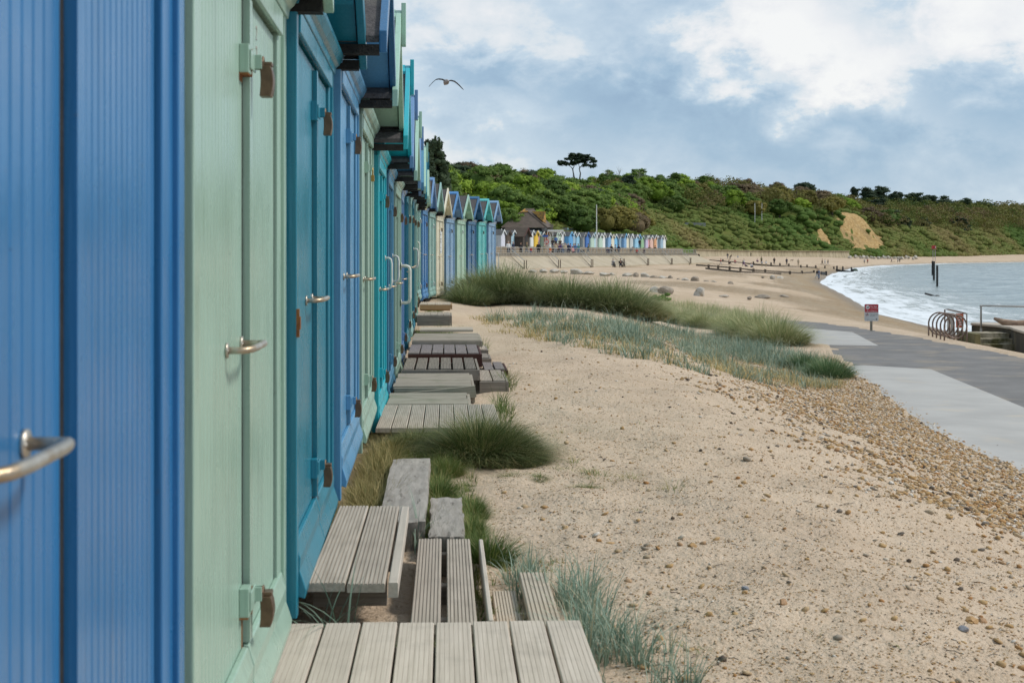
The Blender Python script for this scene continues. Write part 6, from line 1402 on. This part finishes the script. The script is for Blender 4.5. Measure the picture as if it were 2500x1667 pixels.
def dead(px, py0, py1, lab, seed):
    x, y, z = hill_at(px, 66); s = y/F; rg = random.Random(seed); zt = EYE+(HZ-py1)*s-z; T = [([(0, 0, -1), (.2, 0, zt*.5), (.1, 0, zt)], [.16, .12, .03])]
    for k in range(6): h0 = zt*rg.uniform(.45, .8); a_ = rg.choice((-1, 1))*rg.uniform(1.0, 2.8); T.append(([(.15, 0, h0), (a_*.5, rg.uniform(-.5, .5), h0+(zt-h0)*.5), (a_, rg.uniform(-.8, .8), min(zt*1.0, h0+2.4))], [.09, .06, .02]))
    spec_tree('dead_tree', lab, (x, y, z), None, None, T, 1, seed, bm_=deadw)
dead(1484, 440, 408, 'left bleached dead tree with bare branches on the skyline', 1); dead(1510, 436, 404, 'right bleached dead tree with bare branches on the skyline', 2); dead(1561, 440, 412, 'thin dead trunk on the skyline before the highest dark tree', 3)
# small structures on the hill
x, y, z = hill_at(1842, 20); 
for i, px in enumerate((1843, 1860)):
    x, y, z = hill_at(px, 20); s = y/F; o = MB().tube([(0, 0, -2), (0, 0, EYE+(HZ-496)*s-z)], .12, 6).build('pole', white); o.location = (x, y, z); tag(o, ['left', 'right'][i]+' slim white pole standing among the trees above the sea wall', 'pole', 'white poles among the hill trees')
x, y, z = hill_at(1552, 15); s = y/F; o = MB().box(-12*s, 12*s, -2, 2, 0, 11*s).build('container', flat('faded teal container', (.10, .22, .23)), bevel=.05); o.location = (x, y-3, EYE+(HZ-549)*s); tag(o, 'faded teal container on the hill above the promenade huts', 'container')
x, y, z = hill_at(1487, 14); s = y/F; gr = flat('grey slate roof', (.17, .17, .17)); hb = thing('hillside_house', 'grey slate roofed building half hidden by brown bushes above the flagpole', 'house', (x, y-2, EYE+(HZ-540)*s)); mb = MB(); mb.raw([(-26*s, 0, 33*s), (0, 0, 33*s), (36*s, -4, 3*s), (-14*s, -4, 3*s), (-26*s, 6, 0), (36*s, 6, 0)], [(0, 3, 2, 1), (0, 1, 5, 4), (0, 4, 3), (1, 2, 5)]); mb.build('roof', gr, hb); MB().tube([(-26*s, -.1, 33.4*s), (0, -.1, 33.4*s)], .12, 5).build('ridge', white, hb); MB().box(-13*s, 34*s, -3.6, 5.5, -6*s, 2.8*s).build('wall', flat('pale wall', (.35, .33, .3)), hb)
o = MB().box(-.5, .5, -.3, .3, 0, 2.2).build('marker_post', flat('orange red post', (.6, .1, .03))); o.location = (*hill_at(1528, 13)[:2], EYE+(HZ-541)*y/F); tag(o, 'small orange red marker on the slope left of the teal container', 'marker')
x, y, z = hill_at(1643, 17); s = y/F; sh_ = thing('summerhouse', 'tiny white framed summerhouse gable in the bushes above the promenade end', 'hut', (x, y-2, EYE+(HZ-552)*s)); mb = MB(); mb.tube([(-10*s, 0, 3*s), (0, 0, 9*s), (6*s, 0, 5*s)], .14, 4); mb.build('barge_board', white, sh_); MB().prism([(-6*s, 0), (5*s, 0), (5*s, 4.5*s), (0, 8*s), (-6*s, 4.5*s)], .1, 4, 'y').build('wall', brn, sh_)
x, y, z = hill_at(1680, 17); s = y/F; fn = MB(); [fn.box(k*s*3.2-44*s, k*s*3.2-41.6*s, 0, .12, 0, 9*s) for k in range(28)]; fn.box(-44*s, 46*s, .13, .2, 6*s, 7*s); o = fn.build('palisade_fence', flat('grey green fence', (.17, .19, .19))); o.location = (x, y-3, EYE+(HZ-553)*s); o.rotation_euler = (0, 0, .35); tag(o, 'grey metal palisade fence running along the slope right of the summerhouse', 'fence')

# ================================================================== GRASS
def grassmat(name, stops, rough=.6):
    m = leafmat(name, stops, rough, .35); return m
marram_m = grassmat('marram grass', [(0, (.085, .11, .042)), (.35, (.19, .245, .10)), (.6, (.33, .37, .17)), (.82, (.46, .44, .24)), (1, (.62, .53, .32))])
lyme_m = grassmat('blue green lyme grass', [(0, (.10, .15, .10)), (.4, (.20, .285, .21)), (.7, (.31, .40, .31)), (1, (.50, .44, .28))])
green_m = grassmat('green turf grass', [(0, (.045, .080, .016)), (.4, (.11, .175, .035)), (.7, (.21, .25, .065)), (1, (.46, .35, .15))])
tan_m = grassmat('tan dry grass', [(0, (.10, .11, .028)), (.3, (.20, .19, .055)), (.6, (.36, .29, .11)), (1, (.55, .42, .19))])
def blades(bx, by, bz, az, h, lean, w, rng, var, seg=4):
    """curved tapering blades as arrays"""
    n = len(bx); ts = np.linspace(0, 1, seg+1); dx, dy = np.cos(az), np.sin(az); tw = az+np.pi/2+rng.uniform(-.9, .9, n); wx, wy = np.cos(tw), np.sin(tw); V = []
    for i, t_ in enumerate(ts):
        hor = lean*h*(.25*t_+.75*t_**2.1); ver = h*(t_*(1-.10*lean)-.42*np.maximum(lean, 0)*t_**2.4)
        cx, cy, cz = bx+dx*hor, by+dy*hor, bz+ver; ww = w*(1-t_**1.6)*.5 if i < seg else 0
        if i < seg: V += [np.stack([cx-wx*ww, cy-wy*ww, cz], 1), np.stack([cx+wx*ww, cy+wy*ww, cz], 1)]
        else: V += [np.stack([cx, cy, cz], 1)]
    V = np.stack(V, 1); k = V.shape[1]; tt = np.array([t_ for i, t_ in enumerate(ts) for _ in range(2 if i < seg else 1)]); vout = np.clip(var[:, None]-.10+.26*tt[None]**1.5, 0, 1).ravel(); base = np.arange(n)[:, None]*k
    Qs_ = [base+np.array([[2*i, 2*i+1, 2*i+3, 2*i+2]]) for i in range(seg-1)]; T = base+np.array([[2*(seg-1), 2*(seg-1)+1, 2*seg]])
    return V.reshape(-1, 3), np.concatenate(Qs_), T, vout
def tuft_mesh(name, n, rad, h, w, seed, m, lean=(.3, 1.2), hvar=.35, strw=.12, ell=1.0, hfun=None, dead=.2):
    rng = np.random.RandomState(seed); r = rad*np.sqrt(rng.uniform(0, 1, n)); a = rng.uniform(0, 2*np.pi, n); bx, by = r*np.cos(a), r*np.sin(a)*ell; f_ = r/rad
    az = a+rng.normal(0, .7, n); ln = lean[0]+(lean[1]-lean[0])*f_**1.2*rng.uniform(.5, 1.2, n); hh = h*(1-.35*f_**2)*rng.uniform(1-hvar, 1+hvar*.6, n)
    var = np.clip(rng.normal(.40, .15, n), 0, .8); var = np.where(rng.rand(n) < strw, rng.uniform(.8, 1, n), var)
    V, Q, T, A = blades(bx, by, np.full(n, -.03), az, hh, ln, w*rng.uniform(.7, 1.3, n), rng, var)
    nd = int(n*dead)      # dead thatch at the foot
    if nd:
        r = rad*(.5+.6*rng.uniform(0, 1, nd)); a = rng.uniform(0, 2*np.pi, nd); V2, Q2, T2, A2 = blades(r*np.cos(a), r*np.sin(a)*ell, np.full(nd, -.02), a+rng.normal(0, 1.2, nd), h*.35*rng.uniform(.5, 1.3, nd), rng.uniform(.8, 1.7, nd), w, rng, rng.uniform(.6, 1, nd), 3)
        return np_mesh(name, np.concatenate([V, V2]), [np.concatenate([Q]), Q2+len(V), np.concatenate([T, T2+len(V)])], m, False, {'var': np.concatenate([A, A2])})
    return np_mesh(name, V, [Q, T], m, False, {'var': A})
marr = [tuft_mesh('marram_clump', 4200, .62, .95, .012, 100+i, marram_m, (.10, 1.45), .65, .13) for i in range(3)]
GS = 'marram grass clumps along the dune ridge'
for i, (px, py, s_, lab) in enumerate([(1146, 744, .72, 'leftmost marram clump touching the last huts of the row'), (1172, 736, 1.05, 'marram clump second from the left on the dune ridge'), (1205, 735, 1.28, 'tall marram clump in front of the pale blue end hut'), (1250, 738, 1.22, 'marram clump left of the first dip in the ridge'), (1296, 739, .95, 'marram clump at the first dip in the dune ridge'),
                                       (1345, 742, .88, 'marram clump right of the first dip in the ridge'), (1392, 747, 1.0, 'marram clump below the picnic tables'), (1436, 753, .78, 'marram clump below the right picnic table'), (1480, 762, 1.08, 'marram clump before the middle dip in the ridge'), (1525, 772, 1.15, 'broad marram clump in the middle of the dune ridge'), (1572, 781, .92, 'marram clump left of the bright green leaves'),
                                       (1625, 790, .72, 'low marram clump beside the bright green leaves'), (1668, 792, .80, 'marram clump left of the pale upright straw'), (1715, 802, .82, 'low marram clump in the right half of the ridge'), (1765, 806, .74, 'low marram clump below the angular boulder'), (1812, 822, 1.05, 'tall dark marram clump nearing the ridge end'), (1858, 834, 1.30, 'tall marram clump second from the right end'), (1903, 846, 1.20, 'rightmost tall marram clump leaning toward the path')]):
    x, y, z = hit(px, py); y += .4; o = link('marram_clump', marr[i % 3]); o.location = (x, y, float(gz(x, y))-.02); o.scale = (s_*1.0, s_*1.0, s_*.84); o.rotation_euler = (0, 0, i*2.1); tag(o, lab, 'grass clump', GS)
# filler marram behind the ridge so that it reads as one bank
rng = np.random.RandomState(77)
def field(poly_px, n, rng):
    """random ground points inside a polygon given in photograph pixels"""
    poly = np.array(poly_px, float); x0, y0 = poly.min(0); x1, y1 = poly.max(0); out = []
    while len(out) < n:
        p = (rng.uniform(x0, x1), rng.uniform(y0, y1)); c = False; j = len(poly)-1
        for i in range(len(poly)):
            if (poly[i][1] > p[1]) != (poly[j][1] > p[1]) and p[0] < (poly[j][0]-poly[i][0])*(p[1]-poly[i][1])/(poly[j][1]-poly[i][1])+poly[i][0]: c = not c
            j = i
        if c: out.append(p)
    return out
def patch(name, lab, m, tufts, per, h, w, lean, rng, tr=.06, kind='stuff', strw=.2, cat='grass'):
    """tufts: (x,y,scale) -> one stuff object made of many small sprays of blades"""
    T_ = np.array(tufts); n = len(T_)*per; tx = np.repeat(T_[:, 0], per); ty = np.repeat(T_[:, 1], per); ts = np.repeat(T_[:, 2], per)
    a = rng.uniform(0, 2*np.pi, n); r = tr*ts*np.sqrt(rng.uniform(0, 1, n)); bx, by = tx+r*np.cos(a), ty+r*np.sin(a); bz = gzf(bx, by)-.012
    tv = np.repeat(rng.uniform(-.12, .12, len(T_)), per); var = np.clip(rng.normal(.40, .15, n)+tv, 0, .85); var = np.where(rng.rand(n) < strw, rng.uniform(.75, 1, n), var)
    V, Q, T, A = blades(bx, by, bz, a+rng.normal(0, .6, n), h*ts*rng.uniform(.5, 1.25, n), rng.uniform(lean[0], lean[1], n), w*rng.uniform(.7, 1.3, n), rng, var, 4 if w < .006 else 3)
    return tag(link(name, np_mesh(name, V, [Q, T], m, False, {'var': A})), lab, cat, kind=kind)
def tf(pts, s0=.7, s1=1.3, rng=rng, clump=False):
    T_ = [(*hit(*p)[:2], rng.uniform(s0, s1)) for p in pts]
    if clump: a = np.array(T_); n_ = fbm(a[:, 0]*1.1+5, a[:, 1]*.42, 3); T_ = [(t[0], t[1], t[2]*(1+.5*float(k))) for t, k in zip(T_, n_) if k > rng.uniform(-.35, .18)]
    return T_
# lyme grass in front of the ridge: thin to the left, thick to the right
A1 = tf(field([(1190, 772), (1280, 768), (1420, 776), (1560, 800), (1700, 826), (1860, 862), (1930, 885), (1960, 900), (1940, 925), (1860, 902), (1700, 872), (1560, 842), (1420, 815), (1260, 800), (1190, 790)], 800, rng), .55, 1.25, clump=True)
A2 = tf(field([(1480, 785), (1700, 822), (1900, 850), (2050, 905), (2040, 930), (1900, 900), (1700, 880), (1500, 835)], 700, rng), .7, 1.3, clump=True)
A1 += tf(field([(1300, 800), (1500, 830), (1700, 862), (1900, 900), (2060, 930), (2040, 958), (1900, 950), (1700, 905), (1500, 868), (1300, 825)], 420, rng), .4, 1.0, clump=True)
patch('lyme_grass', 'blue green lyme grass spreading over the sand in front of the dune ridge', lyme_m, A1+A2, 10, .34, .011, (.1, 1.3), rng, .13, strw=.30)
A1 += tf(field([(1440, 775), (1700, 815), (1950, 862), (1975, 890), (1700, 850), (1480, 805)], 420, rng), .7, 1.3)
A1 += tf(field([(1120, 785), (1300, 770), (1500, 790), (1500, 820), (1250, 812)], 70, rng), .4, .9)
B1 = tf(field([(1150, 775), (1300, 772), (1500, 785), (1700, 820), (1900, 870), (2060, 915), (2070, 955), (1960, 955), (1800, 925), (1600, 885), (1400, 845), (1150, 800)], 1700, rng), .55, 1.2, clump=True)
patch('dune_turf', 'yellow green creeping grass and dead stems between the lyme grass', tan_m, B1, 10, .20, .009, (.3, 1.4), rng, .14, strw=.38)
C1 = tf(field([(1590, 735), (1680, 745), (1800, 765), (1880, 800), (1800, 815), (1640, 785)], 240, rng), .8, 1.2)
patch('ridge_grass', 'mixed green grass behind the low middle part of the dune ridge', marram_m, C1, 26, .50, .010, (.1, 1.0), rng, .22, strw=.1)
oe = tuft_mesh('grass_clump', 2600, .40, .55, .0085, 301, grassmat('bluish green end clump', [(0, (.05, .09, .035)), (.4, (.11, .20, .085)), (.7, (.21, .30, .15)), (1, (.45, .40, .22))]), (.15, 1.2), .4, .06)
for px, py, s_, lab in ((2022, 925, 1.1, 'dense green grass clump ending the dune beside the path'), (1962, 905, .9, 'green grass clump left of the one ending the dune')):
    x, y, z = hit(px, py); o = link('grass_clump', oe); o.location = (x, y, z); o.scale = (s_, s_, s_); tag(o, lab, 'grass clump', 'green clumps at the right end of the dune')
# bright leafy plant in the ridge
rgp = np.random.RandomState(4); x, y, z = hit(1612, 757); Lp = [(rgp.uniform(-.35, .35), rgp.uniform(-.2, .2), rgp.uniform(.12, .42), .13, .13, .10) for _ in range(16)]
o = link('leafy_plant', leaf_mesh_obj('leafy_plant', Lp, 5, .06, 3, leafmat('fresh yellow green leaves', [(0, (.06, .12, .02)), (.5, (.15, .26, .04)), (1, (.26, .38, .08))]), zmin=-.5)); o.location = (x, y, z+.28); tag(o, 'bright yellow green leafy plant poking out of the dune ridge', 'plant')
# near tussock at the deck end
tus = tuft_mesh('grass_tussock', 9000, .27, .40, .0034, 401, grassmat('dense tussock grass', [(0, (.040, .062, .018)), (.35, (.105, .145, .045)), (.6, (.22, .25, .085)), (.8, (.36, .31, .14)), (1, (.52, .40, .20))]), (.25, 1.45), .45, .16, ell=.85, dead=.35)
for (x, y, s_, lab) in ((-.215, 8.95, 1.0, 'big dense dark tussock of grass over the end of the broad deck'), (-.10, 9.15, .82, 'right hand half of the dense tussock, leaning over the sand'), (-.62, 9.12, .50, 'small dark green tuft under the broad deck edge'), (-.02, 8.85, .55, 'low tawny side tuft at the right foot of the dense tussock')):
    o = link('grass_tussock', tus); o.location = (x, y, float(gzf(x, y))); o.scale = (s_*1.15, s_, s_); o.rotation_euler = (0, 0, x*9); tag(o, lab, 'grass tussock', 'dense tussocks beside the broad grey deck')
sm2 = tuft_mesh('grass_tuft', 1500, .10, .22, .0026, 402, green_m, (.2, 1.1), .4, .08); sm3 = tuft_mesh('grass_tuft', 420, .20, .16, .0032, 403, green_m, (.5, 1.7), .5, .3, ell=.45)
for (x, y, s_, lab) in ((-.105, 6.1, 1.0, 'dark green tuft right of the thin edging plank'), (-.37, 8.35, .75, 'green tuft at the top right of the long sleeper'), (-.385, 7.55, .8, 'green tuft halfway along the long sleeper'), (-.20, 7.15, .7, 'green tuft behind the short cracked sleeper'), (-.19, 6.55, .6, 'green tuft along the right side of the short sleeper'), (.01, 8.3, .5, 'left small tuft on the sand right of the tussock'), (.16, 8.25, .45, 'middle small tuft on the sand right of the tussock'), (.42, 8.0, .45, 'right small tuft on the sand right of the tussock')):
    o = link('grass_tuft', sm3 if 'on the sand' in lab else sm2); o.location = (x, y, float(gzf(x, y))); o.scale = (s_,)*3; o.rotation_euler = (0, 0, x*30); tag(o, lab, 'grass tuft', 'small green tufts near the decks')
# tan meadow between hut and sleeper, grass around sleepers
def rectpts(x0, x1, y0, y1, n, s0=.7, s1=1.3, slope=-.047): 
    return [(x+slope*(y-(y0+y1)/2), y, rng.uniform(s0, s1)) for x, y in zip(rng.uniform(x0, x1, n), rng.uniform(y0, y1, n))]
patch('tan_grass', 'tan and green grass filling the gap between the periwinkle hut and the long sleeper', tan_m, rectpts(-.82, -.64, 6.32, 9.1, 760, .7, 1.25), 16, .19, .0028, (.3, 1.3), rng, .035, strw=.45)
patch('green_grass', 'soft green grass growing around the old sleepers', green_m, rectpts(-.42, -.36, 6.2, 8.6, 280)+rectpts(-.22, -.16, 6.2, 7.5, 110)+rectpts(-.66, -.40, 8.25, 9.1, 130)+rectpts(-.34, -.2, 7.05, 8.3, 90, .4, .8)+rectpts(-.75, -.70, 6.3, 9.2, 60), 16, .12, .0026, (.2, 1.2), rng, .03, strw=.28)
patch('deck_edge_grass', 'short green grass sprouting between the nearest deck and the low boards', green_m, rectpts(-.36, -.13, 4.56, 4.63, 34, .5, 1.1)+rectpts(-.135, -.112, 4.66, 5.9, 60, .5, 1.0)+rectpts(-.085, -.06, 4.7, 5.8, 16, .4, .9)+rectpts(.03, .045, 4.65, 5.3, 10, .4, .8)+rectpts(-.05, .0, 4.56, 4.62, 5, .6, 1)+rectpts(-.10, .22, 5.75, 6.1, 24, .4, .9), 9, .085, .003, (.1, 1.1), rng, .02, strw=.12)
patch('lyme_grass', 'blue green lyme grass leaning over the right side of the nearest deck', lyme_m, rectpts(.18, .36, 4.35, 5.5, 75, .7, 1.3, -.1)+rectpts(.26, .55, 3.7, 4.7, 32, .5, 1.0, -.1)+rectpts(-.02, .10, 5.45, 5.8, 20, .6, 1.1), 9, .20, .0050, (.1, 1.0), rng, .03, strw=.08)
# long blue-green blades rising between the decks
rgb = np.random.RandomState(8); bb = []; nb = 24
V, Q, T, A = blades(rgb.uniform(-.63, -.52, nb), rgb.uniform(4.56, 4.66, nb), np.full(nb, .02), rgb.uniform(0, 6.28, nb), rgb.uniform(.16, .42, nb), rgb.uniform(.2, 1.3, nb), np.full(nb, .0085), rgb, rgb.uniform(.05, .55, nb), 8)
tag(link('lyme_grass_plant', np_mesh('lyme_grass_plant', V, [Q, T], lyme_m, False, {'var': A})), 'long arching blue green blades growing up between the nearest deck and the teal hut step', 'plant')
V, Q, T, A = blades(rgb.uniform(-.43, -.40, 12), rgb.uniform(6.15, 6.3, 12), np.full(12, .02), rgb.uniform(0, 6.28, 12), rgb.uniform(.12, .40, 12), rgb.uniform(.1, .8, 12), np.full(12, .006), rgb, rgb.uniform(.2, .6, 12), 8)
tag(link('lyme_grass_plant', np_mesh('lyme_grass_plant', V, [Q, T], lyme_m, False, {'var': A})), 'thin blue green blades beside the near end of the long sleeper', 'plant')
patch('step_grass', 'wispy green grass growing between the farther steps along the huts', green_m, [(*p, rng.uniform(.5, 1.1)) for p in [(-.95+rng.uniform(-.02, .02), 13.42+rng.uniform(-.03, .03)) for _ in range(10)]+[(-.05+rng.uniform(-.06, .06), 13.6+rng.uniform(-.1, .5)) for _ in range(14)]+[(rng.uniform(-1.5, -.9), rng.uniform(21.6, 22.5)) for _ in range(50)]+[(rng.uniform(-1.25, -.5), rng.uniform(18.6, 19.6)) for _ in range(16)]+[(rng.uniform(-.85, -.35), rng.uniform(18.2, 20.4)) for _ in range(40)]+[(rng.uniform(-1.72, -1.45), rng.uniform(28, 31)) for _ in range(36)]+[(-.06+rng.uniform(-.08, .08), rng.uniform(10.6, 12.4)) for _ in range(22)]], 14, .24, .0045, (.2, 1.1), rng, .05, strw=.25)
sp = tf(field([(1100, 740), (1900, 850), (2050, 1000), (1500, 1180), (1100, 1120)], 26, rng), .4, .9)+tf(field([(1290, 1125), (1420, 1140), (1660, 1180), (1660, 1200), (1400, 1160), (1290, 1140)], 34, rng), .5, 1.1)+tf(field([(1400, 1200), (2300, 1300), (2300, 1600), (1500, 1600)], 14, rng), .3, .6)
patch('sand_sprigs', 'sparse green sprigs dotted over the open sand', green_m, sp, 12, .10, .0028, (.5, 1.6), rng, .05, strw=.3)

# ================================================================== PEBBLES, SHELLS AND TWIGS
bm = bmesh.new(); bmesh.ops.create_icosphere(bm, subdivisions=1, radius=1); ICv = np.array([v.co[:] for v in bm.verts]); ICf = np.array([[v.index for v in f.verts] for f in bm.faces]); bm.free(); OCv = np.array([(1, 0, 0), (-1, 0, 0), (0, 1, 0), (0, -1, 0), (0, 0, 1), (0, 0, -1)], float); OCf = np.array([(0, 2, 4), (2, 1, 4), (1, 3, 4), (3, 0, 4), (2, 0, 5), (1, 2, 5), (3, 1, 5), (0, 3, 5)])
pebm = bpy.data.materials.new('flint pebbles'); pebm.use_nodes = True; q = NT(pebm.node_tree); b = q.n['Principled BSDF']; b.inputs['Roughness'].default_value = .8; b.inputs['Specular IOR Level'].default_value = .15
pc = q.ramp(at('var') if False else q.add('ShaderNodeAttribute', attribute_name='var').outputs['Fac'], [(0, (.055, .045, .04)), (.06, (.14, .12, .10)), (.10, (.27, .245, .215)), (.20, (.48, .37, .24)), (.45, (.42, .26, .11)), (.62, (.50, .34, .17)), (.80, (.36, .17, .055)), (.9, (.58, .49, .37)), (1, (.72, .68, .62))])
ps = q.add('ShaderNodeNewGeometry').outputs['Position']; pc = q.mix(q.rng(q.noise(ps, 90, 4), .4, .7, 0, .5), pc, (.24, .15, .08)); q.put(b.inputs['Base Color'], pc)
def pebbles(name, lab, x, y, s, rng, cat='pebbles', flatn=(.35, .7), sink=.25, lo=False):
    ICv, ICf = (OCv, OCf) if lo else (globals()['ICv'], globals()['ICf']); n = len(x); z = gzf(x, y); sc = np.stack([s*rng.uniform(.8, 1.35, n), s*rng.uniform(.65, 1.0, n), s*rng.uniform(*flatn, n)], 1); a = rng.uniform(0, 6.28, n); ca, sa = np.cos(a), np.sin(a)
    P_ = ICv[None]*sc[:, None]*(1+rng.uniform(-.16, .16, (n, len(ICv), 1))); tx_ = rng.normal(0, .25, n); X = P_[..., 0]*ca[:, None]-P_[..., 1]*sa[:, None]; Y = P_[..., 0]*sa[:, None]+P_[..., 1]*ca[:, None]; Z = P_[..., 2]+X*tx_[:, None]
    V = np.stack([X+x[:, None], Y+y[:, None], Z+(z+sc[:, 2]*(1-2*sink))[:, None]], -1).reshape(-1, 3); Fc = (ICf[None]+np.arange(n)[:, None, None]*len(ICv)).reshape(-1, 3)
    return tag(link(name, np_mesh(name, V, [Fc], pebm, True, {'var': np.repeat(np.clip(rng.uniform(0, 1, n), 0, 1), len(ICv))})), lab, cat, kind='stuff')
rp = np.random.RandomState(21)
N_ = 70000; x = rp.uniform(1.3, 6.6, N_); y = 6.5+(rp.uniform(0, 1, N_)**1.5)*28
edge = np.interp(y, [-5, 12, 19, 22.9, 31.5, 34, 40], [5.75, 5.8, 6.0, 6.45, 7.5, 8.2, 9]); x = x+np.where(y > 22, (y-22)*.09, 0)
pr_ = sstep((x-1.6)/1.9+1.1*fbm(x*.9, y*.45, 3))*sstep((y-7.0)/2.6+.5*fbm(x, y, 2))*(.30+.70*sstep((x-2.2)/1.5+.6*fbm(x*1.7+4, y, 3))); keep = (rp.rand(N_) < pr_) & ((x < edge+.05*rp.randn(N_)) | (rp.rand(N_) < .004)) & (y < 36)
pebbles('shingle_band', 'dense band of brown and grey shingle along the edge of the path', x[keep], y[keep], (.009+.019*rp.uniform(0, 1, keep.sum())**2.2)*(1+.25*sstep((9-y[keep])/4)), rp)
N2 = 17000; y2 = 3.2+(rp.uniform(0, 1, N2)**1.25)*26; x2 = -.05+rp.uniform(0, 1, N2)*(.40*y2+.8); k2 = (rp.rand(N2) < .16+.5*sstep((x2-.8)/2.2)) & (x2 < 5.6) & ~((x2 < .30) & (y2 < 5.6))
pebbles('scattered_pebbles', 'loose pebbles scattered thinly over the open sand', x2[k2], y2[k2], .005+.016*rp.uniform(0, 1, k2.sum())**2.6, rp)
N3 = 95000; y3 = 3.2+(rp.uniform(0, 1, N3)**1.4)*20; x3 = -.1+rp.uniform(0, 1, N3)*(.38*y3+.5); k3 = (x3 < 5.6) & ~((x3 < .30) & (y3 < 5.6))
pebbles('shell_fragments', 'tiny broken shells, chips and specks strewn over the sand', x3[k3], y3[k3], .0026+.0055*rp.uniform(0, 1, k3.sum())**3, rp, 'shells', (.2, .5), .1, True)
# named larger stones
for i, (px, py, w, lab) in enumerate([(2372, 1522, 34, 'orange brown stone pair left, near the lower right corner'), (2398, 1518, 26, 'orange brown stone pair right, near the lower right corner'), (2350, 1538, 30, 'flat tawny stone below the orange pair'), (1818, 1463, 18, 'small tawny stone lying on the lower sand'), (1912, 1485, 26, 'tawny ochre stone on the lower sand with a twig'), (1820, 1452, 22, 'grey bluish stone beside the small tawny one'), (1690, 1337, 26, 'brown stone casting a dark shadow on the sand'), (2460, 1335, 24, 'dark red brown stone near the right edge')]):
    x, y, z = hit(px, py); s = w/2/F*y; o = link('stone', RK[i % 6]); o.location = (x, y, float(gzf(x, y))+s*.28); o.scale = (s, s*.8, s*.55); o.rotation_euler = (0, 0, i); set_mat(o, flat('stone %d' % (i % 3), [(.42, .24, .09), (.36, .20, .09), (.25, .25, .27)][i % 3], .6)); tag(o, lab, 'stone', 'larger stones on the sand')
# twigs and straw
rt = np.random.RandomState(5); mbt = MB()
for i in range(260):
    y = 3.4+rt.rand()**1.3*16; x = .0+rt.rand()*(.36*y+.3)
    if x < .32 and y < 5.7: continue
    if x > 5.4: continue
    z = float(gzf(x, y))+.004; a = rt.uniform(0, 3.14); l = rt.uniform(.006, .026)*(1+y*.03); mbt.tube([(x-l*math.cos(a), y-l*math.sin(a), z), (x+.2*l, y+.1*l, z+.004), (x+l*math.cos(a), y+l*math.sin(a), z+.002)], .0016, 4)
o = mbt.build('twigs', flat('dark twig', (.09, .06, .04))); tag(o, 'dark twigs and bits of straw littering the sand', 'twigs', kind='stuff')

# ================================================================== LABEL CLEAN UP: look-alikes told apart by their place, left to right
ORD = ['leftmost', 'second', 'third', 'fourth', 'fifth', 'sixth', 'seventh', 'eighth', 'ninth', 'tenth', 'eleventh', 'twelfth', 'thirteenth', 'fourteenth', 'fifteenth', 'sixteenth', 'seventeenth', 'eighteenth', 'nineteenth', 'twentieth']
ORD += ['%d%s' % (i, 'st' if i % 10 == 1 else 'nd' if i % 10 == 2 else 'rd' if i % 10 == 3 else 'th') for i in range(21, 80)]
groups = {}
for o in C.objects:
    if o.parent is None and 'label' in o: groups.setdefault(o['label'], []).append(o)
for lab, os_ in groups.items():
    if len(os_) < 2: continue
    os_.sort(key=lambda o: o.location.x/max(o.location.y, 1)); w = lab.split()[:13]
    for i, o in enumerate(os_): o['label'] = ' '.join(w)+(', leftmost' if i == 0 else ', rightmost' if i == len(os_)-1 else ', %s from left' % ORD[i])
